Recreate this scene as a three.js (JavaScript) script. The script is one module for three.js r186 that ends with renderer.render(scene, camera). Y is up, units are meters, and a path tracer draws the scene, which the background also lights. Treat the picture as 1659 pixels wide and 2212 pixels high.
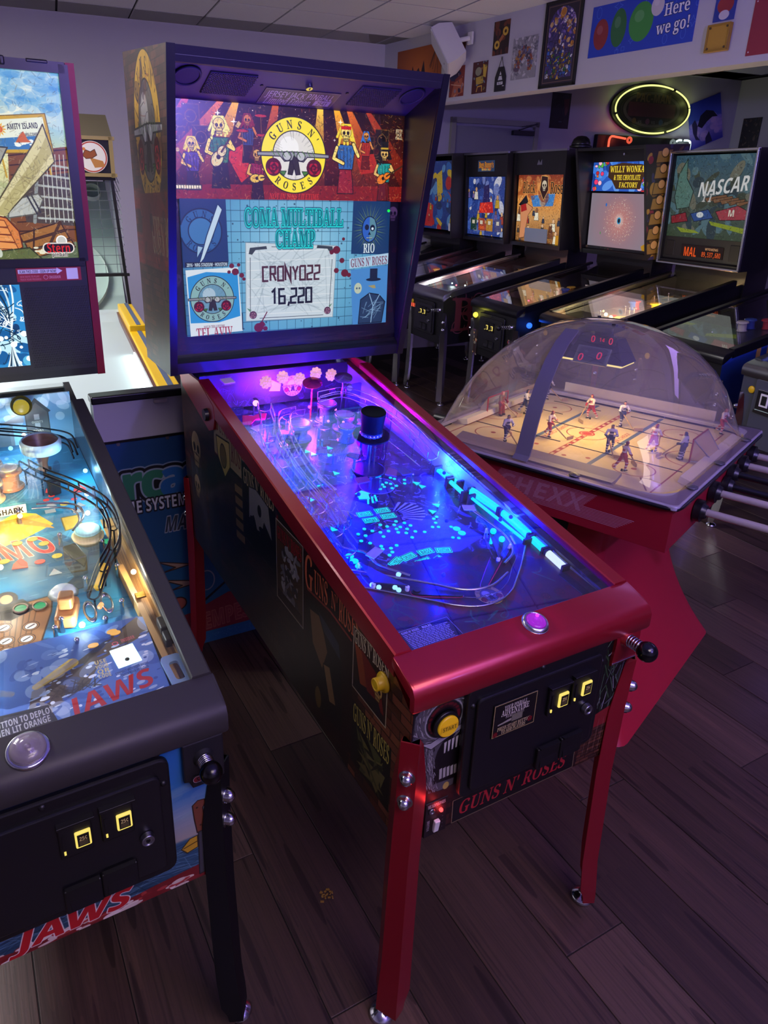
import * as THREE from 'three';
import { RoundedBoxGeometry } from 'three/addons/geometries/RoundedBoxGeometry.js';
import { mergeGeometries, mergeVertices, toCreasedNormals } from 'three/addons/utils/BufferGeometryUtils.js';
import { MarchingCubes } from 'three/addons/objects/MarchingCubes.js';
import { RectAreaLightUniformsLib } from 'three/addons/lights/RectAreaLightUniformsLib.js';

// ------------------------------------------------------------------ camera, light, exposure
const scene = new THREE.Scene();
scene.background = new THREE.Color(0x000000);          // a closed room: nothing of the sky comes in
RectAreaLightUniformsLib.init();
const camera = new THREE.PerspectiveCamera(71.52, 1659 / 2212, 0.05, 40);
camera.position.set(-0.8473, 1.6375, 0.8096);
camera.rotation.set(-0.37028, -0.50367, 0.02386, 'YXZ');
camera.setViewOffset(1659, 2212, 70.4, 103.7, 1659, 2212);
const renderer = new THREE.WebGLRenderer({ antialias: true });
renderer.toneMapping = THREE.LinearToneMapping;
renderer.toneMappingExposure = 1.0;
renderer.shadowMap.enabled = true;
const EX = {                                            // the strength of each kind of lamp in the room
  purplePanel: 3.0, purpleUp: 30, wash: 20, greyPanel: 38, farPurple: 2.6, frontPanel: 8,
  playBlue: 2.6, playViolet: 0.26, jawsPlay: 0.07, dome: 0.3, skee: 22, screen: 1.0,
};

// ------------------------------------------------------------------ helpers
const V = (x, y, z) => new THREE.Vector3(x, y, z);
let seed = 7;
const rnd = (a = 1, b) => { seed = (seed * 1664525 + 1013904223) >>> 0; const r = seed / 4294967296; return b === undefined ? r * a : a + r * (b - a); };
const taken = {};
const numbered = (n) => { const k = (taken[n] = (taken[n] ?? -1) + 1); return k ? `${n}_${String(k).padStart(3, '0')}` : n; };
function tag(o, label, category, group) { Object.assign(o.userData, { label, category }); if (group) o.userData.group = group; return o; }
function thing(name, label, category, pos = [0, 0, 0], turn = 0, group) {
  const o = new THREE.Group(); o.name = numbered(name); o.position.set(...pos); o.rotation.y = turn; scene.add(o);
  return tag(o, label, category, group);
}
const clean = (g) => { g = g.index ? g.toNonIndexed() : g.clone(); for (const k of Object.keys(g.attributes)) if (!['position', 'normal', 'uv'].includes(k)) g.deleteAttribute(k);
  if (!g.attributes.uv) g.setAttribute('uv', new THREE.BufferAttribute(new Float32Array(g.attributes.position.count * 2), 2)); return g; };
const merge = (list) => (list.length === 1 ? clean(list[0]) : mergeGeometries(list.map(clean)));
function part(name, geo, mat, parent = scene) {
  const m = new THREE.Mesh(Array.isArray(geo) ? merge(geo) : geo, mat); m.name = parent === scene ? numbered(name) : name;
  m.castShadow = m.receiveShadow = true; parent.add(m); return m;
}
const struct = (name, geo, mat) => { const m = part(name, geo, mat); m.userData.kind = 'structure'; return m; };
const at = (g, x, y, z, rx = 0, ry = 0, rz = 0) => g.applyMatrix4(new THREE.Matrix4().compose(V(x, y, z), new THREE.Quaternion().setFromEuler(new THREE.Euler(rx, ry, rz, 'YXZ')), V(1, 1, 1)));
const box = (w, h, d, x = 0, y = 0, z = 0, ...r) => at(new THREE.BoxGeometry(w, h, d), x, y, z, ...r);
const rbox = (w, h, d, x = 0, y = 0, z = 0, rad = 0.004, ...r) => at(new RoundedBoxGeometry(w, h, d, 2, Math.min(rad, w / 2.01, h / 2.01, d / 2.01)), x, y, z, ...r);
function rod(a, b, r1, r2 = r1, n = 12) {               // a tapered cylinder between two points
  const d = b.clone().sub(a), g = new THREE.CylinderGeometry(r2, r1, d.length(), n);
  return g.applyMatrix4(new THREE.Matrix4().compose(a.clone().add(b).multiplyScalar(0.5), new THREE.Quaternion().setFromUnitVectors(V(0, 1, 0), d.normalize()), V(1, 1, 1)));
}
function beam(a, b, w, h) {                              // a bar of w x h between two points, kept upright
  const d = b.clone().sub(a), g = new THREE.BoxGeometry(w, h, d.length()), m = new THREE.Matrix4().lookAt(b, a, V(0, 1, 0));
  m.setPosition(a.clone().add(b).multiplyScalar(0.5)); return g.applyMatrix4(m);
}
const tube = (pts, r, n = 24, k = 6, closed = false) => new THREE.TubeGeometry(new THREE.CatmullRomCurve3(pts.map((p) => (p.isVector3 ? p : V(...p))), closed, 'centripetal'), n, r, k, closed);
const lathe = (pts, n = 24) => new THREE.LatheGeometry(pts.map((p) => new THREE.Vector2(...p)), n);
const disc = (r, h = 0.002, n = 24) => new THREE.CylinderGeometry(r, r, h, n);
function prismX(poly, x0, x1) {                          // a polygon of (z, y) drawn out along x
  const s = new THREE.Shape(poly.map(([z, y]) => new THREE.Vector2(z, y))), g = new THREE.ExtrudeGeometry(s, { depth: Math.abs(x1 - x0), bevelEnabled: false });
  g.applyMatrix4(new THREE.Matrix4().set(0, 0, 1, Math.min(x0, x1), 0, 1, 0, 0, 1, 0, 0, 0, 0, 0, 0, 1));
  const i = g.index; if (i) { for (let k = 0; k < i.count; k += 3) { const t = i.getX(k); i.setX(k, i.getX(k + 2)); i.setX(k + 2, t); } } else for (const a of Object.values(g.attributes)) { const c = a.itemSize, v = a.array; for (let k = 0; k < a.count; k += 3) for (let e = 0; e < c; e++) { const t = v[k * c + e]; v[k * c + e] = v[(k + 2) * c + e]; v[(k + 2) * c + e] = t; } }
  g.computeVertexNormals(); return g;
}
function plate(poly, depth, bevel = 0) {                 // a polygon of (x, y) with a depth towards +z
  const s = poly instanceof THREE.Shape ? poly : new THREE.Shape(poly.map((p) => new THREE.Vector2(...p)));
  return new THREE.ExtrudeGeometry(s, { depth: depth - 2 * bevel, bevelEnabled: bevel > 0, bevelSize: bevel, bevelThickness: bevel, bevelOffset: -bevel, bevelSegments: 2, curveSegments: 16 }).translate(0, 0, bevel);
}
function roundRect(x0, y0, x1, y1, r) {
  const s = new THREE.Shape(); s.moveTo(x0 + r, y0); s.lineTo(x1 - r, y0); s.quadraticCurveTo(x1, y0, x1, y0 + r); s.lineTo(x1, y1 - r); s.quadraticCurveTo(x1, y1, x1 - r, y1);
  s.lineTo(x0 + r, y1); s.quadraticCurveTo(x0, y1, x0, y1 - r); s.lineTo(x0, y0 + r); s.quadraticCurveTo(x0, y0, x0 + r, y0); return s;
}
function loft(sections, crease = 0.7, caps = true) {     // closed loops of points joined one to the next
  const p = [], n = sections[0].length, push = (...v) => v.forEach((q) => p.push(q.x, q.y, q.z));
  for (let i = 0; i + 1 < sections.length; i++) for (let k = 0; k < n; k++) {
    const a = sections[i][k], b = sections[i][(k + 1) % n], c = sections[i + 1][k], d = sections[i + 1][(k + 1) % n]; push(a, b, d, a, d, c);
  }
  if (caps) for (const [s, flip] of [[sections[0], true], [sections.at(-1), false]]) for (let k = 1; k + 1 < n; k++) flip ? push(s[0], s[k + 1], s[k]) : push(s[0], s[k], s[k + 1]);
  const g = new THREE.BufferGeometry(); g.setAttribute('position', new THREE.Float32BufferAttribute(p, 3));
  g.setAttribute('uv', new THREE.Float32BufferAttribute(new Float32Array(p.length / 3 * 2), 2)); g.computeVertexNormals();
  return toCreasedNormals(g, crease);
}
function uvBy(g, f) {                                    // texture coordinates from the shape's own metres
  const p = g.attributes.position, uv = new Float32Array(p.count * 2);
  for (let i = 0; i < p.count; i++) { const [u, v] = f(p.getX(i), p.getY(i), p.getZ(i)); uv[2 * i] = u; uv[2 * i + 1] = v; }
  g.setAttribute('uv', new THREE.BufferAttribute(uv, 2)); return g;
}
const front = (g, x0, x1, y0, y1) => uvBy(g, (x, y) => [(x - x0) / (x1 - x0), (y - y0) / (y1 - y0)]);

// ------------------------------------------------------------------ print: canvases drawn in millimetres
function print(wmm, hmm, ppm, draw) {
  const c = document.createElement('canvas'); c.width = Math.round(wmm * ppm); c.height = Math.round(hmm * ppm);
  const x = c.getContext('2d'); x.scale(ppm, ppm); x.lineJoin = x.lineCap = 'round'; draw(x, wmm, hmm);
  const t = new THREE.CanvasTexture(c); t.colorSpace = THREE.SRGBColorSpace; t.magFilter = THREE.LinearFilter; return t;
}
const std = (color, roughness = 0.5, metalness = 0, more = {}) => new THREE.MeshStandardMaterial({ color, roughness, metalness, ...more });
const printed = (map, roughness = 0.4, more = {}) => new THREE.MeshStandardMaterial({ map, roughness, ...more });
const lit = (map, k = 1, more = {}) => new THREE.MeshStandardMaterial({ color: 0x000000, emissive: 0xffffff, emissiveMap: map, emissiveIntensity: k, roughness: 0.25, ...more });
const glow = (color, k = 1, more = {}) => new THREE.MeshStandardMaterial({ color: 0x111111, emissive: color, emissiveIntensity: k, roughness: 0.4, ...more });
const pane = (tint = 0xffffff, more = {}) => new THREE.MeshPhysicalMaterial({ color: tint, transmission: 1, thickness: 0, roughness: 0.0, ior: 1.5, ...more });
const R = (x, c, a, b, w, h) => { x.fillStyle = c; x.fillRect(a, b, w, h); };
function P(x, c, pts, stroke, lw = 1) { x.beginPath(); pts.forEach(([a, b], i) => (i ? x.lineTo(a, b) : x.moveTo(a, b))); x.closePath(); if (c) { x.fillStyle = c; x.fill(); } if (stroke) { x.strokeStyle = stroke; x.lineWidth = lw; x.stroke(); } }
function O(x, c, cx, cy, rx, ry = rx, stroke, lw = 1, rot = 0) { x.beginPath(); x.ellipse(cx, cy, rx, ry, rot, 0, 7); if (c) { x.fillStyle = c; x.fill(); } if (stroke) { x.strokeStyle = stroke; x.lineWidth = lw; x.stroke(); } }
function Ln(x, c, lw, ...pts) { x.strokeStyle = c; x.lineWidth = lw; x.beginPath(); pts.forEach(([a, b], i) => (i ? x.lineTo(a, b) : x.moveTo(a, b))); x.stroke(); }
function T(x, s, cx, cy, size, color, { font = 'sans-serif', w = 0, rot = 0, stroke, lw = 0, style = 'bold', align = 'center', skew = 0 } = {}) {
  x.save(); x.translate(cx, cy); x.rotate(rot); if (skew) x.transform(1, 0, skew, 1, 0, 0);
  x.font = `${style} 100px ${font}`; x.textBaseline = 'middle'; const m = x.measureText(s).width, k = size / 72, kx = w ? w / m : k; x.scale(kx, k);
  x.textAlign = align; if (stroke) { x.strokeStyle = stroke; x.lineWidth = lw / k; x.strokeText(s, 0, 4); } x.fillStyle = color; x.fillText(s, 0, 4); x.restore();
}
function ring(x, s, cx, cy, r, a0, a1, size, color, narrow = 0.75, inward = false) {   // letters round a circle
  [...s].forEach((ch, i) => { const a = a0 + (a1 - a0) * (s.length > 1 ? i / (s.length - 1) : 0.5);
    x.save(); x.translate(cx + Math.cos(a) * r, cy + Math.sin(a) * r); x.rotate(a + (inward ? -1 : 1) * Math.PI / 2); x.scale(narrow, 1); T(x, ch, 0, 0, size, color, { font: 'serif' }); x.restore(); });
}
function rose(x, cx, cy, r, c1 = '#b01522', c2 = '#4a060c') {
  O(x, c2, cx, cy, r); for (let k = 0; k < 16; k++) { const a = k * 2.4, q = r * (1 - k / 18); O(x, k % 2 ? c1 : c2, cx + Math.cos(a) * q * 0.32, cy + Math.sin(a) * q * 0.32, q * 0.68, q * 0.56, c2, r * 0.05, a); }
}
function bullet(x, cx, cy, r, k = 1, yellow = '#d8b21c', face = '#b9b6ae') {          // the band's round emblem
  O(x, '#15110a', cx, cy, r * 1.03); O(x, yellow, cx, cy, r); O(x, '#17130d', cx, cy, r * 0.665); O(x, face, cx, cy, r * 0.64); O(x, 'rgba(255,255,255,.45)', cx - r * 0.15, cy - r * 0.2, r * 0.3);
  for (let i = 0; i < 60; i++) { const a = rnd(6.28), q = r * rnd(0.4, 0.63); Ln(x, 'rgba(40,40,40,.25)', r * 0.01, [cx + Math.cos(a) * q, cy + Math.sin(a) * q], [cx + Math.cos(a) * r * 0.64, cy + Math.sin(a) * r * 0.64]); }
  ring(x, "GUNS", cx, cy, r * 0.83, -2.5, -1.35, r * 0.22, '#15110a'); ring(x, "N'", cx, cy, r * 0.83, -0.85, -0.55, r * 0.2, '#15110a'); ring(x, "ROSES", cx, cy, r * 0.83, 2.22, 0.92, r * 0.2, '#15110a', 0.75, true);
  for (const s of [-1, 1]) {
    x.save(); x.translate(cx, cy); x.scale(s, 1); P(x, '#8d8f92', [[0, -r * 0.1], [-r * 1.12, -r * 0.06], [-r * 1.12, r * 0.03], [-r * 0.42, r * 0.03], [-r * 0.3, r * 0.16], [r * 0.02, r * 0.12]], '#16161a', r * 0.025);
    O(x, '#b3b5b8', -r * 0.22, 0.02 * r, r * 0.13, r * 0.12, '#16161a', r * 0.025); P(x, '#2a2622', [[r * 0.0, 0], [r * 0.12, r * 0.1], [r * 0.2, r * 0.5], [r * 0.06, r * 0.52], [-r * 0.06, r * 0.14]], '#0c0c0c', r * 0.02);
    P(x, '#3f7a2a', [[-r * 0.5, r * 0.42], [-r * 0.25, r * 0.42], [-r * 0.32, r * 0.54]], '#16300e', r * 0.02); rose(x, -r * 0.64, r * 0.32, r * 0.24); x.restore();
  }
  for (let i = 0; i < 9; i++) Ln(x, '#4c7a33', r * 0.02, [cx - r * 0.7 + i * r * 0.16, cy - r * 0.12], [cx - r * 0.6 + i * r * 0.16, cy + r * 0.02 * (i % 3)]);
}
function bricks(x, x0, y0, w, h, c = ['#4a2018', '#5a2a1e', '#3a1812', '#6a3524', '#431c16'], bw = 42, bh = 15, joint = '#140a08') {
  x.save(); x.beginPath(); x.rect(x0, y0, w, h); x.clip(); R(x, joint, x0, y0, w, h);
  for (let j = 0; j * bh < h; j++) for (let i = -1; i * bw < w; i++) R(x, c[Math.floor(rnd(c.length))], x0 + i * bw + (j % 2) * bw / 2 + 1, y0 + j * bh + 1, bw - 2, bh - 2);
  for (let k = 0; k < w * h / 120; k++) R(x, `rgba(0,0,0,${rnd(0.25)})`, x0 + rnd(w), y0 + rnd(h), rnd(6), rnd(2)); x.restore();
}
function skull(x, cx, cy, s, c = '#d8c9a0', dark = '#1a120c') {
  O(x, c, cx, cy, s, s * 1.05, dark, s * 0.08); P(x, c, [[cx - s * 0.6, cy + s * 0.6], [cx + s * 0.6, cy + s * 0.6], [cx + s * 0.45, cy + s * 1.5], [cx - s * 0.45, cy + s * 1.5]], dark, s * 0.08);
  for (const k of [-1, 1]) O(x, dark, cx + k * s * 0.4, cy + s * 0.15, s * 0.27, s * 0.32); P(x, dark, [[cx, cy + s * 0.35], [cx - s * 0.14, cy + s * 0.68], [cx + s * 0.14, cy + s * 0.68]]);
  for (let k = -2; k <= 2; k++) Ln(x, dark, s * 0.06, [cx + k * s * 0.17, cy + s * 0.9], [cx + k * s * 0.17, cy + s * 1.4]); Ln(x, dark, s * 0.07, [cx - s * 0.45, cy + s * 1.12], [cx + s * 0.45, cy + s * 1.12]);
}
function player(x, cx, cy, s, o) {                       // a bony musician with hair, clothes and perhaps a guitar
  const d = '#140c08', bone = o.bone ?? '#e0c878';
  P(x, o.legs, [[cx - s * 0.9, cy + s * 4.2], [cx + s * 0.9, cy + s * 4.2], [cx + s * 1.3, cy + s * 8], [cx - s * 1.3, cy + s * 8]], d, s * 0.12);
  P(x, o.shirt, [[cx - s * 1.5, cy + s * 1.6], [cx + s * 1.5, cy + s * 1.6], [cx + s * 1.1, cy + s * 4.8], [cx - s * 1.1, cy + s * 4.8]], d, s * 0.12);
  for (let k = 0; k < 4; k++) Ln(x, 'rgba(0,0,0,.4)', s * 0.12, [cx - s + k * s * 0.6, cy + s * 2], [cx - s * 0.7 + k * s * 0.5, cy + s * 4.5]);
  for (let k = -5; k <= 5; k++) { Ln(x, o.hair, s * 0.34, [cx + k * s * 0.12, cy - s * 0.9], [cx + k * s * 0.28, cy + s * (0.6 + rnd(1.2))]); }
  skull(x, cx, cy, s * 0.78, bone, d); if (o.band) R(x, o.band, cx - s * 0.8, cy - s * 0.75, s * 1.6, s * 0.42);
  if (o.hat) { R(x, '#17171a', cx - s * 0.75, cy - s * 2, s * 1.5, s * 1.4); O(x, '#17171a', cx, cy - s * 0.6, s * 1.35, s * 0.25); R(x, '#b9962c', cx - s * 0.75, cy - s * 1.0, s * 1.5, s * 0.3); }
  Ln(x, d, s * 0.62, [cx - s * 1.4, cy + s * 2], [cx - s * 1.9, cy + s * 3.4], [cx - s * 0.4, cy + s * 4]); Ln(x, bone, s * 0.42, [cx - s * 1.4, cy + s * 2], [cx - s * 1.9, cy + s * 3.4], [cx - s * 0.4, cy + s * 4]);
  Ln(x, d, s * 0.62, [cx + s * 1.4, cy + s * 2], [cx + s * 2, cy + s * 3], [cx + s * 1.2, cy + s * (o.guitar ? 2.6 : 1.5)]); Ln(x, bone, s * 0.42, [cx + s * 1.4, cy + s * 2], [cx + s * 2, cy + s * 3], [cx + s * 1.2, cy + s * (o.guitar ? 2.6 : 1.5)]);
  if (o.guitar) { x.save(); x.translate(cx - s * 0.4, cy + s * 4.3); x.rotate(o.tilt ?? -0.7); O(x, o.guitar, 0, 0, s * 1.1, s * 0.8, d, s * 0.12); O(x, o.guitar, s * 1.2, 0, s * 0.75, s * 0.6, d, s * 0.1); R(x, '#3a2414', s, -s * 0.13, s * 4.2, s * 0.26); R(x, '#c9a860', s * 5, -s * 0.25, s * 0.8, s * 0.5); O(x, d, s * 0.3, 0, s * 0.3); x.restore(); }
}
function scribble(x, w, h, n, cols, len = 30, lw = 1) { for (let k = 0; k < n; k++) { x.strokeStyle = cols[k % cols.length]; x.lineWidth = rnd(lw * 0.4, lw); const a = rnd(w), b = rnd(h); x.beginPath(); x.moveTo(a, b); x.bezierCurveTo(a + rnd(-len, len), b + rnd(-len, len), a + rnd(-len, len), b + rnd(-len, len), a + rnd(-len, len), b + rnd(-len, len)); x.stroke(); } }
function grit(x, w, h, n, cols, len = 8, alpha = 0.35) {          // short brush strokes that break a flat print up
  x.save(); x.globalAlpha = alpha; for (let k = 0; k < n; k++) { const a = rnd(w), b = rnd(h), q = rnd(6.28), l = rnd(len * 0.3, len); Ln(x, cols[Math.floor(rnd(cols.length))], rnd(0.5, 2.2), [a, b], [a + Math.cos(q) * l, b + Math.sin(q) * l]); } x.restore();
}
function blots(x, w, h, n, cols, r0, r1) { for (let k = 0; k < n; k++) { O(x, cols[Math.floor(rnd(cols.length))], rnd(w), rnd(h), rnd(r0, r1), rnd(r0, r1) * 0.7, null, 1, rnd(3)); } }

// ------------------------------------------------------------------ materials
const M = {
  black: std(0x0b0b0d, 0.45), blackSatin: std(0x101013, 0.32), blackMatt: std(0x0a0a0b, 0.8), rubber: std(0x0c0c0c, 0.6), charcoal: std(0x2b2a2c, 0.4, 0.3),
  chrome: std(0xc9ccd2, 0.16, 1), steel: std(0x9a9ca2, 0.32, 1), brass: std(0xb58a3a, 0.3, 1), wire: std(0xb4b8c2, 0.2, 1),
  red: new THREE.MeshPhysicalMaterial({ color: 0xa01828, roughness: 0.34, metalness: 0.55, clearcoat: 0.5, clearcoatRoughness: 0.15 }),
  redPlastic: std(0xb01c30, 0.42), white: std(0xd9d8d6, 0.6), cream: std(0xd8cfae, 0.6), yellow: std(0xd8b018, 0.35), woodLight: std(0xa8824a, 0.5), grey: std(0x6a6c72, 0.5),
  wall: std(0xb9b6be, 0.9), ceilingBack: std(0x35343a, 0.95), tile: std(0xb4b2b8, 0.95), dark: std(0x1a1a1e, 0.7), clear: pane(0xffffff, { roughness: 0.02 }), glass: pane(0xf4f6f6),
};
// ------------------------------------------------------------------ the room (turned 7 degrees to the machines)
const CORNER = V(3.042, 2.9, -5.783), A7 = THREE.MathUtils.degToRad(6.99), WALL_TURN = -A7;
const along = V(Math.cos(A7), 0, Math.sin(A7)), toward = V(-Math.sin(A7), 0, Math.cos(A7));
const roomAt = (a, y, b) => CORNER.clone().addScaledVector(along, a).addScaledVector(toward, b).setY(y);
const roomBox = (name, a0, a1, y0, y1, b0, b1, mat) => { const g = box(a1 - a0, y1 - y0, b1 - b0); const m = struct(name, g, mat); m.position.copy(roomAt((a0 + a1) / 2, (y0 + y1) / 2, (b0 + b1) / 2)); m.rotation.y = WALL_TURN; return m; };
const CEIL = 2.9;
const wallBump = (() => { const c = document.createElement('canvas'); c.width = c.height = 512; const x = c.getContext('2d'); R(x, '#808080', 0, 0, 512, 512); for (let k = 0; k < 9000; k++) { const v = Math.floor(rnd(110, 146)); O(x, `rgb(${v},${v},${v})`, rnd(512), rnd(512), rnd(1, 4)); } const t = new THREE.CanvasTexture(c); t.wrapS = t.wrapT = THREE.RepeatWrapping; t.repeat.set(6, 3); t.magFilter = THREE.LinearFilter; return t; })();
Object.assign(M.wall, { bumpMap: wallBump, bumpScale: 0.001 });
roomBox('wall_back', -6.2, 4.65, 0, CEIL, -0.12, 0, M.wall);
roomBox('wall_left', -6.2, -6.08, 0, CEIL, 0, 10, M.wall);
roomBox('wall_right', 4.525, 4.65, 0, CEIL, 0, 10, M.wall);
roomBox('wall_front', -6.2, 4.65, 0, CEIL, 10, 10.12, M.wall);
// the soffit that crosses the room, seen from its left side
const BEAM_DIR = V(Math.cos(1.50674), 0, Math.sin(1.50674)), BEAM_TURN = Math.PI / 2 - 1.50674;   // its length runs along local z
const BEAM_FACE = V(BEAM_DIR.z, 0, -BEAM_DIR.x);                                                   // away from us, into the wall
const beamAt = (s, y, off = 0) => CORNER.clone().addScaledVector(BEAM_DIR, s).addScaledVector(BEAM_FACE, off).setY(y);
{ const m = struct('wall_beam', box(0.16, CEIL - 2.345, 9.6), M.wall); m.position.copy(beamAt(4.8, (CEIL + 2.345) / 2, 0.08)); m.rotation.y = BEAM_TURN; }
// dropped ceiling: mineral tiles in a grid
const ceiling = roomBox('ceiling', -6.2, 4.65, CEIL + 0.012, CEIL + 0.12, -0.12, 10.12, M.ceilingBack);
const tileTex = print(540, 540, 0.8, (x, w, h) => { R(x, '#cfcdd2', 0, 0, w, h); for (let k = 0; k < 2600; k++) { const v = rnd(0.16); O(x, `rgba(60,58,66,${v})`, rnd(w), rnd(h), rnd(0.6, 2.4), rnd(0.6, 1.6)); } });
const tileMat = printed(tileTex, 0.95);
{
  const S = 0.556, big = uvBy(box(S - 0.018, 0.014, S - 0.018), (x, y, z) => [x / S + 0.5, z / S + 0.5]);
  const c0 = CORNER.clone().addScaledVector(along, (-6.2 + 4.65) / 2).addScaledVector(toward, 5).setY(CEIL + 0.066), inv = new THREE.Matrix4().makeRotationY(WALL_TURN).setPosition(c0).invert();
  const rest = [];
  for (let i = -11; i <= 8; i++) for (let j = -1; j < 17; j++) {
    const a0 = -0.65 + (i + 0.5) * S, b0 = 0.4 + (j + 0.5) * S; if (b0 < 0.05 || a0 < -6 || a0 > 4.4 || b0 > 9.8) continue;
    const p = roomAt(a0, CEIL + 0.005, b0).applyMatrix4(inv), seen = a0 < 1 && a0 > -5 && b0 < 3;
    if (seen) { const m = part('ceiling_tile', big, tileMat, ceiling); m.position.copy(p); } else rest.push(big.clone().translate(p.x, p.y, p.z));
  }
  const r = part('ceiling_tiles', rest, tileMat, ceiling); r.userData.kind = 'stuff';
  const edge = []; for (let i = -11; i <= 8; i++) { const p = roomAt(-0.65 + (i + 0.5) * S, CEIL + 0.005, 0.2).applyMatrix4(inv); edge.push(uvBy(box(S - 0.018, 0.014, 0.38), (x, y, z) => [x / S + 0.5, z / S + 0.5]).translate(p.x, p.y, p.z)); }
  part('ceiling_tiles', edge, tileMat, ceiling).userData.kind = 'stuff';
}
// floor of dark vinyl planks running towards the back wall
const floor = struct('floor', box(11.6, 0.1, 11.6, 0, 0, 0), std(0x150f0d, 0.6)); floor.position.set(0.9, -0.0525, -0.6); floor.rotation.y = WALL_TURN;
const plankTex = [0, 1].map((v) => print(360, 1220, 0.8, (x, w, h) => {
  R(x, v ? '#5b463c' : '#4e3a32', 0, 0, w, h);
  for (let k = 0; k < 900; k++) { const d = Math.floor(rnd(20, 105)); x.strokeStyle = `rgba(${d},${d * 0.76},${d * 0.64},${rnd(0.05, 0.28)})`; x.lineWidth = rnd(0.5, 4); const a = rnd(w), b = rnd(-200, h), L = rnd(100, 700); x.beginPath(); x.moveTo(a, b); x.bezierCurveTo(a + rnd(-8, 8), b + L / 3, a + rnd(-8, 8), b + L * 0.6, a + rnd(-12, 12), b + L); x.stroke(); }
  for (let k = 0; k < 16; k++) { const a = rnd(w), b = rnd(h); O(x, 'rgba(18,10,8,.35)', a, b, rnd(3, 12), rnd(30, 130)); }
  for (let k = 0; k < 9; k++) O(x, 'rgba(140,105,85,.16)', rnd(w), rnd(h), rnd(4, 16), rnd(60, 240));
}));
{
  const bump = (() => { const c = document.createElement('canvas'); c.width = 256; c.height = 1024; const x = c.getContext('2d'); R(x, '#808080', 0, 0, 256, 1024); for (let k = 0; k < 2200; k++) { const d = Math.floor(rnd(40, 215)); const a = rnd(256), b = rnd(1024), L = rnd(30, 220); Ln(x, `rgba(${d},${d},${d},.35)`, rnd(0.5, 2), [a, b], [a + rnd(-2, 2), b + L]); } const t = new THREE.CanvasTexture(c); t.wrapS = t.wrapT = THREE.RepeatWrapping; t.magFilter = THREE.LinearFilter; return t; })();
  for (const t of plankTex) t.wrapS = t.wrapT = THREE.RepeatWrapping;
  const mats = []; for (let k = 0; k < 6; k++) mats.push(new THREE.MeshStandardMaterial({ map: plankTex[k % 2], color: new THREE.Color().setScalar([0.78, 0.95, 0.6, 1.12, 0.85, 0.7][k]), roughness: [0.42, 0.5, 0.46, 0.4, 0.48, 0.44][k], bumpMap: bump, bumpScale: 0.0006 }));
  const W = 0.18, L = 1.22, geos = [0, 1, 2, 3, 4].map((k) => uvBy(rbox(W - 0.0024, 0.012, L - 0.0024, 0, -0.006, 0, 0.0016), (x, y, z) => [(x + W / 2) / 0.36 + (k % 2) * 0.5, (z + L / 2) / L + k * 0.23]));
  const inv = new THREE.Matrix4().makeRotationY(WALL_TURN).setPosition(0.9, -0.0525, -0.6).invert(), turn = new THREE.Matrix4(), rest = [];
  for (let i = -20; i < 34; i++) for (let j = -4; j < 5; j++) {
    const x = -0.03 + W * (i + 0.5), z = 0.12 + ((i * 0.37 + 20) % 1) * L + j * L - 1.1, seen = x > -1.7 && x < 2.6 && z > -3.2 && z < 1.6;
    if (Math.abs(x - 0.9) > 4.7 || Math.abs(z + 0.6) > 4.3) continue;
    const k = Math.floor(rnd(6)), g = geos[Math.floor(rnd(5))]; turn.makeRotationY(0).setPosition(x, 0, z).premultiply(inv);
    if (seen) { const m = part('plank', g, mats[k], floor); m.applyMatrix4(turn); } else rest.push(g.clone().applyMatrix4(turn));
  }
  part('planks', rest, mats[2], floor).userData.kind = 'stuff';
}
// lamps of the room, all outside the picture: two LED panels on the ceiling, one in the next room
function ceilingLamp(name, label, pos, w, d, color, k) {
  const t = thing(name, label, 'ceiling light', [pos.x, CEIL - 0.002, pos.z], WALL_TURN);
  part('frame', [box(w + 0.04, 0.03, 0.02, 0, -0.015, d / 2 + 0.01), box(w + 0.04, 0.03, 0.02, 0, -0.015, -d / 2 - 0.01), box(0.02, 0.03, d, w / 2 + 0.01, -0.015, 0), box(0.02, 0.03, d, -w / 2 - 0.01, -0.015, 0)], M.white, t);
  part('lamp_diffuser', box(w, 0.012, d, 0, -0.01, 0), glow(color, 0.8), t);
  const l = new THREE.RectAreaLight(color, k, w, d); l.position.set(0, -0.03, 0); l.rotation.x = -Math.PI / 2; t.add(l); return t;
}
{ // suspended LED bar that shines both down and up
  const t = thing('ceiling_light', 'violet LED panel hung below the ceiling to the right behind the viewer', 'ceiling light', [0.7, 2.42, 2.6], WALL_TURN), c = new THREE.Color(0.40, 0.27, 1.0);
  part('housing', [box(1.24, 0.03, 2.04, 0, 0.02, 0)], M.white, t); part('lamp_diffuser', box(1.2, 0.01, 2.0, 0, 0, 0), glow(c, 0.8), t); part('upper_lamp_diffuser', box(1.2, 0.01, 2.0, 0, 0.04, 0), glow(c, 0.8), t);
  for (const z of [-0.7, 0.7]) part('hanger', rod(V(0, 0.04, z), V(0, CEIL - 2.42, z), 0.004), M.steel, t);
  for (const [y, r] of [[-0.012, -1], [0.052, 1]]) { const l = new THREE.RectAreaLight(c, r < 0 ? EX.purplePanel : EX.purpleUp, 1.2, 2.0); l.position.set(0, y, 0); l.rotation.x = r * Math.PI / 2; t.add(l); }
}
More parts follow.
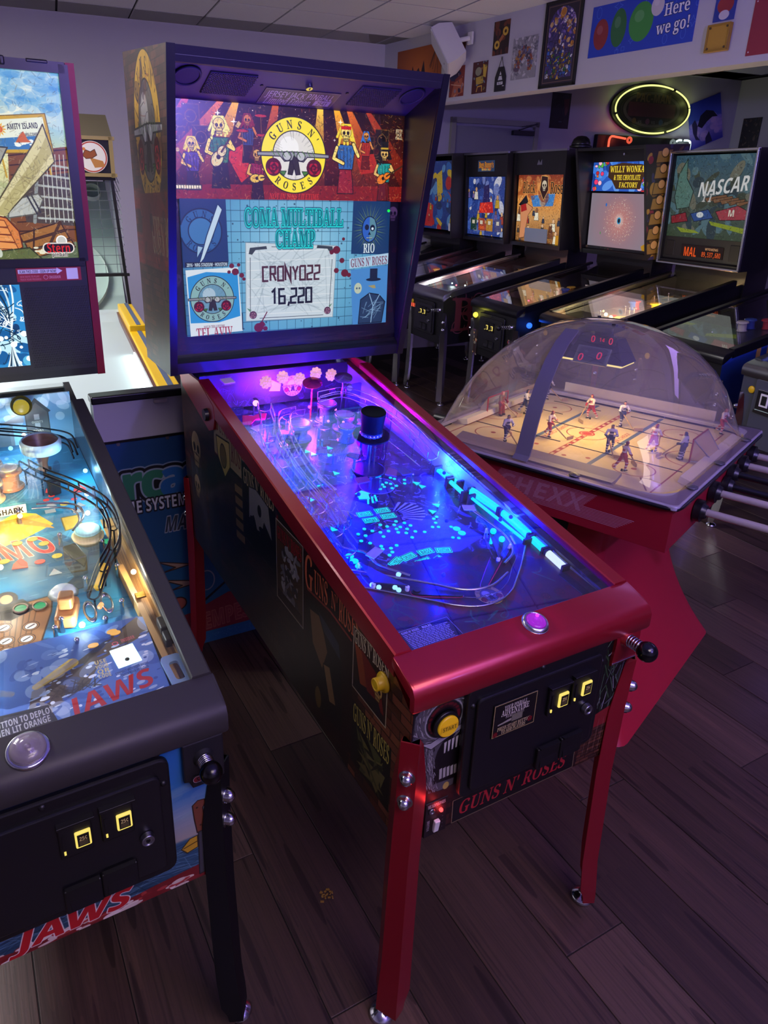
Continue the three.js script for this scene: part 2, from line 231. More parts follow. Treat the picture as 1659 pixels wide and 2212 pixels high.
{ // par can that washes the soffit
  const t = thing('wash_light', 'violet stage wash lamp hung from the ceiling behind the viewer', 'stage light', [0.5, 2.1, 2.3]), c = new THREE.Color(0.28, 0.22, 1.0), to = V(2.6, 2.8, -2.6).sub(V(0.5, 2.1, 2.3)).normalize();
  const q = new THREE.Quaternion().setFromUnitVectors(V(0, 1, 0), to), pose = (g) => g.applyQuaternion(q);
  part('lamp_housing', pose(lathe([[0, -0.2], [0.05, -0.2], [0.085, -0.12], [0.09, 0.02], [0.086, 0.02], [0.08, -0.1], [0, -0.12]], 28)), M.black, t); part('lamp_lens', pose(disc(0.08, 0.006, 28).translate(0, -0.02, 0)), glow(c, 1.5), t); part('bracket', rod(V(0, 0, 0), V(0, CEIL - 2.1, 0), 0.01), M.black, t);
  const l = new THREE.SpotLight(c, EX.wash, 0, 1.0, 0.8); l.position.copy(to).multiplyScalar(0.03); l.target.position.copy(to).multiplyScalar(3); l.shadow.radius = 3; t.add(l, l.target);
}
ceilingLamp('ceiling_light', 'grey-white LED panel on the ceiling at the far left', roomAt(-4.6, 0, 3.6), 1.2, 1.2, new THREE.Color(1, 0.93, 0.95), EX.greyPanel);
ceilingLamp('ceiling_light', 'violet LED panel on the ceiling of the next room', roomAt(3.2, 0, 4.6), 1.2, 2.4, new THREE.Color(0.5, 0.3, 1.0), EX.farPurple);
ceilingLamp('ceiling_light', 'dim warm LED panel on the ceiling behind the viewer', roomAt(-2.4, 0, 8.0), 1.2, 1.2, new THREE.Color(1, 0.8, 0.82), EX.frontPanel);
// ------------------------------------------------------------------ a pinball machine's body: cabinet, rails, legs, glass, backbox
function leg(hw, zc, sx, sz, top, height, mat, root, lean = () => 0) {   // a bent steel leg with a chamfered corner, two bolts and a round levelling foot
  const sec = (y, wing, out) => {                        // outline seen from above, built for the corner at +x +z
    const o = out, w = wing, t = 0.004;
    return [[0.003 + o, -w], [0.0145 + o, -0.0095], [-0.0095 + o, 0.0145 + o], [-w, 0.003 + o], [-w, 0.001 + o], [-0.0105 + o, 0.0115 + o], [0.0115 + o, -0.0105], [0.001 + o, -w]]
      .map(([x, z]) => V(sx * (hw + x), y, zc + sz * z + lean(y)));
  };
  const lev = [[top, 0.019, 0], [top - 0.012, 0.026, 0], [top - 0.075, 0.036, 0], [top - 0.13, 0.043, 0], [top - 0.3, 0.042, 0.002], [height * 0.35, 0.038, 0.008], [0.085, 0.034, 0.014], [0.055, 0.022, 0.0155], [0.034, 0.019, 0.016]];
  const m = part('leg', loft((sx * sz > 0 ? lev : lev.slice().reverse()).map((q) => sec(...q))), mat, root);
  for (const dy of [0.078, 0.136]) {
    const dir = V(sx, 0, sz).normalize(), p = V(sx * (hw + 0.0005), top - dy, zc + sz * 0.0005 + lean(top - dy)), q = new THREE.Quaternion().setFromUnitVectors(V(0, 1, 0), dir);
    const g = merge([new THREE.CylinderGeometry(0.0125, 0.0135, 0.008, 6), at(new THREE.SphereGeometry(0.0115, 10, 6, 0, 6.3, 0, 1.5), 0, 0.003, 0), disc(0.015, 0.003).translate(0, -0.004, 0)]);
    part('bolt', g.applyMatrix4(new THREE.Matrix4().compose(p.addScaledVector(dir, 0.006), q, V(1, 1, 1))), M.chrome, m);
  }
  const fx = sx * (hw + 0.0135), fz = zc + sz * (-0.012);
  part('foot', merge([lathe([[0, 0], [0.024, 0], [0.027, 0.004], [0.024, 0.012], [0.012, 0.02], [0.006, 0.022], [0.006, 0.05], [0, 0.05]], 24).translate(fx, 0.0, fz)]), M.chrome, m);
}
function cabinet(o) {                                    // o: hw, f0, f1, r0, r1, L and materials
  const { root, hw, f0, f1, r0, r1, L } = o, ft = 0.014, t = 0.018, k = o.mats;
  const poly = [[0, f0], [ft, f1], [-L, r1], [-L, r0]];
  const yTop = (z) => f1 + (ft - z) * (r1 - f1) / (L + ft), yBot = (z) => f0 - z * (r0 - f0) / L, slope = Math.atan2(r1 - f1, L);
  const sideUV = (g, mirror) => uvBy(g, (x, y, z) => [mirror ? 1 - (z + L) / (L + 0.02) : (z + L) / (L + 0.02), (y - 0.48) / 0.68]);
  part('side_panel', sideUV(prismX(poly, -hw, -hw + t), false), k.left, root);
  part('side_panel', sideUV(prismX(poly, hw - t, hw), true), k.right, root);
  part('front_panel', front(prismX([[-t, f0 + 0.001], [0.0005, f0], [ft + 0.0005, f1], [ft - t, f1]], -hw + 0.0005, hw - 0.0005), -hw, hw, f0, f1), k.front, root);
  part('back_panel', prismX([[-L + 0.0, r0], [-L + t, r0], [-L + t, r1 - 0.012], [-L, r1 - 0.012]], -hw + t, hw - t), M.black, root);
  part('bottom_panel', prismX([[-t, f0 + 0.002], [-t, f0 + 0.014], [-L + t, r0 + 0.014], [-L + t, r0 + 0.002]], -hw + t, hw - t), M.blackMatt, root);
  part('inner_wall', [prismX([[-t, f0 + 0.06], [-t, f1 - 0.004], [-L + t, r1 - 0.004], [-L + t, r0 + 0.06]], -hw + t, -hw + t + 0.002), prismX([[-t, f0 + 0.06], [-t, f1 - 0.004], [-L + t, r1 - 0.004], [-L + t, r0 + 0.06]], hw - t - 0.002, hw - t)], k.inner ?? M.blackSatin, root);
  const railEnd = o.railEnd ?? -1.13, rz0 = -0.045;
  for (const s of [-1, 1]) {                             // side rails: a skirt on the outside and a ledge that holds the glass
    const X = s * hw, h = 0.042, pts = [[X + s * 0.006, 0.034], [X + s * 0.006, h], [X + s * 0.003, h + 0.003], [X - s * 0.027, h + 0.003], [X - s * 0.029, h], [X - s * 0.029, h - 0.012], [X - s * 0.0255, h - 0.012], [X - s * 0.0255, h - 0.001], [X + s * 0.002, h - 0.001], [X + s * 0.002, -0.002], [X + s * 0.006, -0.002]];
    const ring_ = (z) => pts.map(([x, dy]) => V(x, yTop(z) + dy, z));
    const secs = s > 0 ? [ring_(railEnd), ring_(rz0)] : [ring_(rz0), ring_(railEnd)];
    part('side_rail', loft(secs, 0.5), k.rail, root);
  }
  {                                                      // lockbar
    const y = yTop(0), prof = [[-0.05, y + 0.03], [-0.05, y + 0.047], [-0.046, y + 0.05], [0.006, y + 0.034], [0.02, y + 0.026], [0.027, y + 0.012], [0.027, y - 0.016], [0.023, y - 0.022], [0.018, y - 0.02], [0.018, y + 0.004]];
    const X = hw + 0.0095, secs = [[-X, 0.004], [-X + 0.001, 0.0012], [-X + 0.005, 0], [X - 0.005, 0], [X - 0.001, 0.0012], [X, 0.004]].map(([x, inset]) => prof.map(([z, yy]) => V(x, y + (yy - y) * (1 - inset * 12), z + (z > 0 ? -inset : inset))));
    part('lockbar', loft(secs, 0.9), k.rail, root);
  }
  const gy = 0.036, glassOf = (z) => yTop(z) + gy;
  part('playfield_glass', beam(V(0, glassOf(-0.05), -0.05), V(0, glassOf(-L + 0.08), -L + 0.08), 2 * hw - 0.056, 0.0008), M.clear, root);
  for (const sx of [-1, 1]) { leg(hw, 0, sx, 1, f0 + 0.258, f0, k.leg, root, (y) => Math.max(0, (y - f0) / (f1 - f0)) * ft + 0.0005); leg(hw, -L, sx, -1, r0 + 0.2, r0, k.leg, root); }
  return { yTop, yBot, slope, glassOf };
}
function playfieldBoard(root, o, mat) {                  // the board under the glass; its children sit in its own flat coordinates
  const { hw, f1, L } = o, y0 = (o.pfY ?? f1), z0 = -0.1, slope = Math.atan(0.13165), W = 2 * (hw - 0.021), l = L - 0.13;
  const g = uvBy(box(W, 0.012, l, 0, -0.006, 0), (x, y, z) => [x / W + 0.5, 0.5 - z / l]);
  const m = part('playfield', g, mat, root), zc = -0.055 - l / 2 * Math.cos(slope);
  m.position.set(0, y0 + 0.13165 * (z0 - zc), zc); m.rotation.x = slope;
  const loc = (x, z, h = 0) => V(x, h, (z - zc) / Math.cos(slope));
  return { board: m, loc, W, l };
}
function backbox(o) {                                    // o: root, bw, front edge zb..zt, rear zr, yb..yt, mats
  const { root, bw, zb, zt, zr, yb, yt } = o, t = 0.02, k = o.mats, zf = (y) => zb + (zt - zb) * (y - yb) / (yt - yb), deep = o.deep ?? -1.105;
  const poly = [[zb, yb], [zt, yt], [zr, yt + (o.rise ?? 0.0)], [zr, yb]];
  const uv = (g, mirror) => uvBy(g, (x, y, z) => { const u = (z - zr) / (zt - zr); return [mirror ? 1 - u : u, (y - yb) / (yt + (o.rise ?? 0) - yb)]; });
  const side = [uv(prismX(poly, -bw, -bw + t), false), uv(prismX(poly, bw - t, bw), true)];
  part('backbox_side', side[0], k.side, root); part('backbox_side', side[1], k.sideRight ?? k.side, root);
  if (k.edge) for (const s of [-1, 1]) part('edge_trim', prismX([[zb, yb], [zb + 0.004, yb], [zt + 0.004, yt], [zt, yt]], s > 0 ? bw - t : -bw, s > 0 ? bw : -bw + t), k.edge, root);
  for (const s of [-1, 1]) part('side_liner', prismX([[deep, yb + 0.052], [zf(yb + 0.052) - 0.006, yb + 0.052], [zt - 0.006, yt - t - 0.002], [deep, yt - t - 0.002]], s * (bw - t - 0.0015), s * (bw - t - 0.0003)), M.blackSatin, root);
  part('backbox_top', prismX([[zt - 0.002, yt - t], [zt - 0.002, yt - 0.001], [zr, yt + (o.rise ?? 0) - 0.001], [zr, yt + (o.rise ?? 0) - t]], -bw + t, bw - t), k.body ?? M.black, root);
  part('backbox_back', box(2 * bw - 2 * t, yt - yb - 0.004, 0.012, 0, (yt + yb) / 2, zr + 0.006), M.black, root);
  part('backbox_floor', prismX([[zb - 0.002, yb + 0.001], [zb - 0.002 + (zt - zb) * 0.03, yb + 0.03], [deep, yb + 0.05], [zr, yb + 0.05], [zr, yb + 0.001]], -bw + t, bw - t), k.body ?? M.black, root);
  return { zf, deep };
}
function coinDoor(root, x0, x1, y0, y1, z, o = {}) {      // coin door with frame, two price windows, lock and two return flaps
  const door = part('coin_door', plate(roundRect(x0, y0, x1, y1, 0.022), 0.014, 0.004).translate(0, 0, z), M.black, root);
  part('door_leaf', plate(roundRect(x0 + 0.018, y0 + 0.018, x1 - 0.018, y1 - 0.026, 0.014), 0.01, 0.003).translate(0, 0, z + 0.011), M.blackSatin, door);
  for (const [px, py, n] of o.slots) {
    part('coin_slot', [rbox(0.05, 0.062, 0.008, px - 0.006, py, z + 0.024, 0.003), rbox(0.056, 0.005, 0.012, px - 0.004, py + 0.034, z + 0.026, 0.001), box(0.004, 0.03, 0.004, px - 0.024, py + 0.002, z + 0.0275)], M.black, door);
    const w = part('price_window_light', [rbox(0.0235, 0.031, 0.008, px + 0.004, py, z + 0.028, 0.002)], M.amber, door);
    const f = part('price_label', front(box(0.0175, 0.023, 0.001, px + 0.004, py, z + 0.0325), px - 0.00475, px + 0.01275, py - 0.0115, py + 0.0115), M.price, w);
    part('slot_light', box(0.003, 0.006, 0.003, px - 0.024, py - 0.018, z + 0.0285), M.amber, door);
  }
  const lk = part('lock', [at(new THREE.CylinderGeometry(0.011, 0.012, 0.008, 20), 0, 0, 0, Math.PI / 2), at(new THREE.TorusGeometry(0.009, 0.002, 8, 20), 0, 0, 0.004)].map((g) => g.translate(o.lock[0], o.lock[1], z + 0.026)), M.steel, door);
  part('keyhole', [box(0.002, 0.007, 0.001), disc(0.0035, 0.001, 12).rotateX(Math.PI / 2)].map((g) => g.translate(o.lock[0], o.lock[1], z + 0.0306)), M.black, lk);
  for (const [rx, ry] of o.returns) { const f = part('coin_return', [rbox(0.058, 0.05, 0.01, rx, ry, z + 0.024, 0.003), box(0.05, 0.003, 0.008, rx, ry + 0.026, z + 0.028)], M.black, door); part('return_flap', rbox(0.044, 0.034, 0.004, rx, ry - 0.004, z + 0.0275, 0.001, -0.12), M.blackSatin, f); }
  part('door_rivet', [[x0 + 0.012, y1 - 0.04], [x1 - 0.012, y1 - 0.05], [(x0 + x1) / 2, y1 - 0.011]].map(([a, b]) => at(new THREE.SphereGeometry(0.006, 12, 6, 0, 6.3, 0, 1.57), a, b, z + 0.012, Math.PI / 2)), M.black, door);
  return door;
}
function plunger(root, x, y, z, len, r, mats) {          // housing, coil spring, rod and knob
  const p = part('plunger', [at(new THREE.CylinderGeometry(0.015, 0.02, 0.012, 20), x, y, z + 0.004, Math.PI / 2), rod(V(x, y, z), V(x, y, z + len), 0.005)], mats.body, root);
  const pts = []; for (let k = 0; k <= 60; k++) { const a = k / 60 * Math.PI * 2 * 5; pts.push(V(x + Math.cos(a) * 0.0115, y + Math.sin(a) * 0.0115, z + 0.008 + k / 60 * len)); }
  part('spring', tube(pts, 0.0017, 120, 6), M.chrome, p);
  part('knob', [at(lathe([[0, 0], [r * 0.4, 0], ...[...Array(13)].map((_, i) => [Math.sin(0.42 + i / 12 * 2.72) * r, 0.003 + r * 0.92 - Math.cos(0.42 + i / 12 * 2.72) * r])], 28), x, y, z + len, Math.PI / 2)], mats.knob, p);
}
const amberTex = print(26, 34, 4, (x, w, h) => R(x, '#ffffff', 0, 0, w, h));
M.amber = glow(new THREE.Color(1.0, 0.78, 0.16), 1.0);
M.price = printed(print(17, 21, 6, (x, w, h) => { R(x, '#14120c', 0, 0, w, h); T(x, '25¢', w / 2, 7, 7, '#d8c878', { w: 12 }); for (let k = 0; k < 4; k++) R(x, '#7a7040', 2, 11.5 + k * 2.2, 13, 0.9); }), 0.4);
function bulbLight(parent, p, color, k, r = 0.006, g = 3) {   // a small bulb: a glowing bead with a lamp of its colour in it
  const c = new THREE.Color(...color), m = part('bulb', new THREE.SphereGeometry(r, 12, 8), glow(c, g), parent); m.position.copy(p);
  if (k) { const l = new THREE.PointLight(c, k); l.shadow.radius = r / 0.02 * 0.9; l.castShadow = true; m.add(l); }
  return m;
}
// ------------------------------------------------------------------ the red pinball machine in the middle
const gnr = thing('pinball_machine', 'red pinball machine in the middle, playfield lit blue, screen reading COMA MULTIBALL CHAMP', 'pinball machine');
{
  const hw = 0.2765, L = 1.346;
  const o = { root: gnr, hw, f0: 0.486, f1: 0.835, r0: 0.5416, r1: 1.1133, L, railEnd: -1.14 };
  const BRK = ['#4a2a1a', '#5a3420', '#3a2014', '#6a3c24', '#301a12'];
  // left side: posters pasted on brick; x along the side from the back, y from 1.16 m down
  const side = print(1366, 680, 1.25, (x, w, h) => {
    const sx = (z) => (z + L) * 1000, sy = (y) => (1.16 - y) * 1000;
    bricks(x, 0, 0, w, h, ['#1a0c0a', '#241210', '#160a08', '#2c1612', '#120808'], 60, 20, '#080404');
    bricks(x, sx(-0.21), 0, 260, h, ['#5a2c1a', '#6a3620', '#47210f', '#7a4428', '#381a10'], 62, 21, '#120806');
    scribble(x, w, h, 260, ['rgba(90,60,50,.35)', 'rgba(8,6,10,.6)', 'rgba(60,10,14,.5)'], 90, 4);
    // dark shapes of figures and cloth along the lower half
    for (const [a, b, c, d, k] of [[60, 330, 210, 660, '#16121a'], [230, 300, 330, 640, '#0d0c14'], [560, 470, 700, 680, '#120c10'], [760, 520, 1010, 690, '#0e0c12'], [900, 380, 1120, 560, '#0b0f10']]) { R(x, k, a, b, c - a, d - b); }
    for (const [a, b, r] of [[130, 270, 46], [120, 400, 30]]) { skull(x, a, b, r, '#5a4a3a', '#120c0a'); }
    for (let k = 0; k < 26; k++) Ln(x, 'rgba(120,110,100,.22)', 2, [60 + rnd(240), 300 + rnd(60)], [60 + rnd(240), 520 + rnd(120)]);
    R(x, 'rgba(120,14,20,.85)', 330, 170, 240, 12); for (let k = 0; k < 8; k++) R(x, 'rgba(140,16,24,.7)', 300 + rnd(560), 180 + rnd(60), rnd(30, 70), rnd(10, 40));
    // ivory poster with red letters and a crest
    const poster = (z0, y0, z1, y1, c, edge) => { P(x, c, [[sx(z0), sy(y0)], [sx(z1), sy(y0 - 0.004)], [sx(z1), sy(y1)], [sx(z0), sy(y1 + 0.004)]], edge, 3); };
    poster(-1.03, 1.075, -0.765, 0.93, '#8f7f58'); T(x, 'GUNS N', sx(-0.94), sy(1.035), 52, '#5a1012', { w: 150, font: 'serif' }); T(x, 'ROSES', sx(-0.83), sy(0.985), 60, '#5a1012', { w: 120, font: 'serif' });
    P(x, '#b09a50', [[sx(-1.01), sy(0.99)], [sx(-0.9), sy(1.0)], [sx(-0.9), sy(0.93)], [sx(-0.945), sy(0.885)], [sx(-1.0), sy(0.93)]], '#2a2010', 5); O(x, '#6a5626', sx(-0.955), sy(0.945), 26, 34, '#2a2010', 4);
    for (let k = 0; k < 5; k++) P(x, '#7a6238', [[sx(-0.87), sy(0.9 - k * 0.034)], [sx(-0.80), sy(0.905 - k * 0.034)], [sx(-0.80), sy(0.878 - k * 0.034)], [sx(-0.87), sy(0.873 - k * 0.034)]], '#1c140c', 5);
    poster(-0.81, 0.985, -0.583, 0.765, '#0e0d12', '#3a3a40'); T(x, "GUNS N' ROSES", sx(-0.697), sy(0.952), 44, '#a8966a', { w: 205, font: 'serif' });
    P(x, '#7d7c78', [[sx(-0.76), sy(0.93)], [sx(-0.71), sy(0.94)], [sx(-0.63), sy(0.925)], [sx(-0.61), sy(0.84)], [sx(-0.66), sy(0.87)], [sx(-0.69), sy(0.80)], [sx(-0.73), sy(0.86)], [sx(-0.765), sy(0.84)]], '#232326', 4);
    O(x, '#17171c', sx(-0.69), sy(0.89), 13, 16); scribble(x, 1, 1, 0, ['#000']); for (let k = 0; k < 40; k++) O(x, '#090910', sx(-0.8) + rnd(210), sy(0.85) + rnd(80), rnd(8, 24), rnd(4, 16));
    R(x, '#241418', sx(-0.80), sy(0.75), 150, 60); T(x, 'NIGHT TRAIN', sx(-0.725), sy(0.72), 28, '#4a2420', { w: 130, font: 'serif' });
    poster(-0.584, 0.917, -0.434, 0.705, '#4a3420', '#a9a18c'); T(x, "GUNS N' ROSES", sx(-0.51), sy(0.888), 34, '#a81a1e', { w: 138, font: 'serif', stroke: '#1a0a08', lw: 4 });
    blots(x, 0, 0, 0, ['#000'], 1, 2); for (let k = 0; k < 70; k++) O(x, ['#8a8884', '#6c6a68', '#a09c92', '#3a3434'][k % 4], sx(-0.51) + rnd(-46, 46), sy(0.80) + rnd(-60, 70), rnd(3, 10), rnd(6, 20), null, 1, rnd(3)); R(x, '#22080a', sx(-0.578), sy(0.735), 138, 24);
    // painted title in an arc, underlined, over a dark figure with a gun
    P(x, '#20080a', [[sx(-0.43), sy(0.92)], [sx(-0.2), sy(0.9)], [sx(-0.2), sy(0.54)], [sx(-0.43), sy(0.5)]]);
    T(x, 'G', sx(-0.405), sy(0.868), 84, '#c8643c', { font: 'serif', w: 44 }); T(x, 'UNS', sx(-0.345), sy(0.862), 56, '#c8643c', { font: 'serif', w: 66 }); T(x, "N'", sx(-0.283), sy(0.862), 40, '#b8583a', { font: 'serif', w: 30 }); T(x, 'ROSES', sx(-0.222), sy(0.858), 52, '#c8643c', { font: 'serif', w: 84 });
    Ln(x, '#8a3026', 6, [sx(-0.41), sy(0.822)], [sx(-0.3), sy(0.828)], [sx(-0.21), sy(0.815)]);
    P(x, '#0b0a0e', [[sx(-0.42), sy(0.8)], [sx(-0.33), sy(0.81)], [sx(-0.25), sy(0.74)], [sx(-0.24), sy(0.56)], [sx(-0.41), sy(0.54)]]); P(x, '#7a5a34', [[sx(-0.4), sy(0.78)], [sx(-0.345), sy(0.79)], [sx(-0.31), sy(0.72)], [sx(-0.335), sy(0.66)], [sx(-0.385), sy(0.70)]], '#160c08', 4);
    P(x, '#2c3442', [[sx(-0.36), sy(0.80)], [sx(-0.26), sy(0.775)], [sx(-0.25), sy(0.735)], [sx(-0.33), sy(0.76)]], '#0c0c10', 4); P(x, '#8f6f40', [[sx(-0.33), sy(0.68)], [sx(-0.3), sy(0.69)], [sx(-0.27), sy(0.61)], [sx(-0.3), sy(0.6)]], '#140c08', 3); O(x, '#6a5418', sx(-0.355), sy(0.573), 17, 30, '#1a1408', 4);
    scribble(x, w, h, 60, ['rgba(150,120,90,.12)'], 60, 2);
    poster(-0.2, 0.854, -0.072, 0.71, '#2c1410', '#b4a684'); T(x, "GUNS N' ROSES", sx(-0.136), sy(0.836), 30, '#cdbf98', { w: 122, font: 'serif' }); P(x, '#8a3a18', [[sx(-0.196), sy(0.82)], [sx(-0.15), sy(0.815)], [sx(-0.11), sy(0.76)], [sx(-0.17), sy(0.74)]], null);
    P(x, '#6e1512', [[sx(-0.17), sy(0.822)], [sx(-0.1), sy(0.80)], [sx(-0.08), sy(0.73)], [sx(-0.14), sy(0.735)]]); skull(x, sx(-0.105), sy(0.772), 17, '#c09a4c', '#2a0a08'); P(x, '#181018', [[sx(-0.19), sy(0.74)], [sx(-0.1), sy(0.745)], [sx(-0.08), sy(0.712)], [sx(-0.2), sy(0.716)]]);
    poster(-0.2, 0.684, -0.048, 0.525, '#0d0f0c'); T(x, "GUNS N' ROSES", sx(-0.124), sy(0.66), 44, '#b8a848', { w: 140, font: 'serif' }); for (let k = 0; k < 22; k++) P(x, ['#4c4f26', '#6a6430', '#24281a'][k % 3], [[sx(-0.19) + rnd(130), sy(0.64) + rnd(100)], [sx(-0.18) + rnd(120), sy(0.63) + rnd(110)], [sx(-0.17) + rnd(110), sy(0.62) + rnd(96)]]);
    T(x, "GUNS N ROSES", sx(-0.62), sy(0.56), 26, '#3c3a38', { w: 150, font: 'serif' });
  });
  const frontArt = print(553, 349, 2, (x, w, h) => {
    bricks(x, 0, 0, w, h, ['#2a1210', '#3a1a14', '#1c0c0a'], 44, 15, '#0b0505');
    const fx = (a) => (a + hw) * 1000, fy = (b) => (0.835 - b) * 1000;
    // large grey skull at the left with its jaw open
    P(x, '#0b0a0e', [[0, 0], [122, 0], [112, 240], [62, 246], [36, 200], [0, 130]]);
    P(x, '#4a494e', [[4, 40], [30, 8], [70, 2], [118, 2], [116, 96], [76, 112], [62, 138], [54, 176], [62, 218], [108, 222], [108, 240], [72, 242], [48, 224], [34, 168], [22, 122], [3, 100]], '#1a191d', 2);
    for (let k = 0; k < 420; k++) { const q = rnd(6.28), r0 = rnd(36, 92), a = 68 + Math.cos(q) * r0, b2 = 66 + Math.sin(q) * r0; if (a < 6 || a > 114 || b2 < 5 || b2 > 112) continue; Ln(x, ['#8c8b90', '#1d1c21', '#6a696e', '#a9a7aa', '#26252a'][k % 5], rnd(0.6, 1.6), [a, b2], [a + Math.cos(q + 1.3) * rnd(5, 13), b2 + Math.sin(q + 1.3) * rnd(5, 13)]); }
    for (let k = 0; k < 150; k++) { const b2 = rnd(112, 236), a = 34 + (b2 - 112) * 0.16 + rnd(-10, 16); Ln(x, ['#77767b', '#1d1c21', '#98969a'][k % 3], rnd(0.6, 1.5), [a, b2], [a + rnd(1, 4), b2 + rnd(6, 14)]); }
    O(x, '#2a0c10', 68, 66, 36, 38, '#19181c', 3); O(x, null, 68, 66, 40, 42, '#8f8e93', 2.5); for (let k = 0; k < 30; k++) O(x, '#571218', 68 + Math.cos(k) * 31, 66 + Math.sin(k) * 33, 4, 3); O(x, '#0d0c10', 68, 70, 29, 29);
    P(x, '#96959a', [[20, 106], [44, 112], [80, 100], [116, 92], [116, 104], [82, 114], [46, 128]], '#1a191d', 1.5); P(x, '#08080b', [[74, 128], [114, 118], [112, 212], [66, 208], [60, 170]]);
    for (let k = 0; k < 5; k++) { P(x, '#b2b0aa', [[74 + k * 8.4, 124 - k * 1.4], [81 + k * 8.4, 122 - k * 1.4], [80 + k * 8.4, 150 - k], [76 + k * 8.4, 151 - k]], '#232226', 1.2); P(x, '#9c9a95', [[70 + k * 8.4, 186 + k], [77 + k * 8.4, 184 + k], [79 + k * 8.4, 212], [72 + k * 8.4, 213]], '#232226', 1.2); }
    O(x, '#a8924a', fx(-0.186), fy(0.60), 7, 9); P(x, '#3a120e', [[fx(-0.235), fy(0.6)], [fx(-0.16), fy(0.585)], [fx(-0.165), fy(0.56)], [fx(-0.225), fy(0.57)]]); P(x, '#3c5a2a', [[fx(-0.245), fy(0.6)], [fx(-0.232), fy(0.585)], [fx(-0.23), fy(0.555)], [fx(-0.25), fy(0.56)]]);
    // green and grey winged shape at the right, brick below
    P(x, '#0b0e0d', [[fx(0.15), 0], [w, 0], [w, fy(0.62)], [fx(0.18), fy(0.6)]]); for (let k = 0; k < 90; k++) { const a = rnd(0.17, 0.27), b = rnd(0.63, 0.83); Ln(x, ['#2f4a2c', '#49624a', '#7f7d80', '#1a2a1c', '#5c6066'][k % 5], rnd(1, 3), [fx(a), fy(b)], [fx(a + rnd(-0.02, 0.02)), fy(b - rnd(0.01, 0.05))]); }
    P(x, '#7a1c20', [[fx(0.165), fy(0.61)], [fx(0.25), fy(0.63)], [fx(0.25), fy(0.58)], [fx(0.165), fy(0.565)]]); bricks(x, fx(0.165), fy(0.58), 110, 100, ['#4a2a1e', '#5a3424', '#3a2018'], 26, 9); for (let k = 0; k < 6; k++) R(x, 'rgba(190,170,150,.35)', fx(0.18 + k * 0.015), fy(0.6), 1.4, 90);
    P(x, '#8a7a30', [[fx(0.125), fy(0.568)], [fx(0.16), fy(0.583)], [fx(0.15), fy(0.562)]]);
    // black strip with the band's name
    P(x, '#0c0a0c', [[fx(-0.163), fy(0.548)], [fx(0.153), fy(0.55)], [fx(0.158), fy(0.488)], [fx(-0.16), fy(0.488)]], '#8a7a5a', 1.4);
    T(x, "GUNS N' ROSES", fx(-0.006), fy(0.522), 36, '#a01e28', { w: 280, font: 'serif', skew: -0.12 });
  });
  // ---------------------------------------------------------------- backbox art
  const bbSide = print(420, 772, 1.5, (x, w, h) => {
    bricks(x, 0, 0, w, h, ['#3a1c16', '#47241a', '#301712', '#522b1e', '#2a1410'], 48, 17, '#150a08');
    for (let k = 0; k < 14; k++) { x.fillStyle = `rgba(${k % 2 ? '150,20,24' : '40,18,40'},.3)`; x.fillRect(0, 270 + rnd(200), w, rnd(10, 50)); }
    x.save(); x.translate(205, 190); x.scale(0.75, 1); bullet(x, 0, 0, 170, 1, '#b98f1e', '#5a5650'); x.restore();
    P(x, '#5d1116', [[60, 330], [400, 320], [400, 470], [70, 480]]); T(x, "GUNS N' ROSES", 290, 420, 90, '#8a7c58', { font: 'serif', w: 230 }); scribble(x, w, h, 160, ['rgba(120,40,30,.4)', 'rgba(20,10,16,.55)', 'rgba(140,110,80,.2)'], 60, 4);
    skull(x, 280, 550, 44, '#4a3626', '#150c0a'); P(x, '#241016', [[140, 620], [390, 600], [390, 760], [150, 770]]); blots(x, w, h, 60, ['rgba(70,20,20,.4)', 'rgba(30,16,40,.4)', 'rgba(90,60,40,.3)'], 10, 40);
  });
  const trans = print(700, 232, 2, (x, w, h) => {         // backglass: stage, beams of light, five bony musicians, the emblem
    const bg = x.createLinearGradient(0, 0, 0, h); bg.addColorStop(0, '#1c0a06'); bg.addColorStop(0.6, '#4a1006'); bg.addColorStop(1, '#1a0605'); x.fillStyle = bg; x.fillRect(0, 0, w, h);
    for (const [a, b, c, col] of [[150, -60, 40, '#e07010'], [190, 90, 44, '#ffb818'], [60, -70, 36, '#b83a0c'], [300, 250, 30, '#c85a10'], [480, 560, 40, '#ffb018'], [520, 640, 44, '#e06c10'], [580, 760, 40, '#a8380c'], [430, 420, 26, '#ffd040']]) { const g = x.createLinearGradient(a, 0, b, h); g.addColorStop(0, col); g.addColorStop(1, 'rgba(120,20,4,.25)'); P(x, g, [[a - 9, 0], [a + 9, 0], [b + c, h], [b - c, h]]); }
    for (const [a, b, s] of [[20, 20, 46], [50, 10, 44], [74, 58, 44], [560, 60, 40], [604, 40, 44], [590, 106, 40]]) { R(x, '#1b100b', a, b, s, s * 1.15); Ln(x, '#5a3a1c', 2, [a, b], [a + s, b], [a + s, b + s * 1.15]); O(x, '#0b0706', a + s / 2, b + s * 0.62, s * 0.32, s * 0.32, '#6a4820', 2); }
    for (let k = 0; k < 60; k++) O(x, '#ffe9b0', rnd(w), rnd(h * 0.6), rnd(0.5, 1.4)); for (const [a, b, r] of [[142, 26, 9], [184, 44, 10], [30, 94, 6], [492, 28, 9], [118, 112, 5], [474, 74, 5]]) { P(x, '#fff8e0', [[a, b - r], [a + r * 0.2, b - r * 0.2], [a + r, b], [a + r * 0.2, b + r * 0.2], [a, b + r], [a - r * 0.2, b + r * 0.2], [a - r, b], [a - r * 0.2, b - r * 0.2]]); }
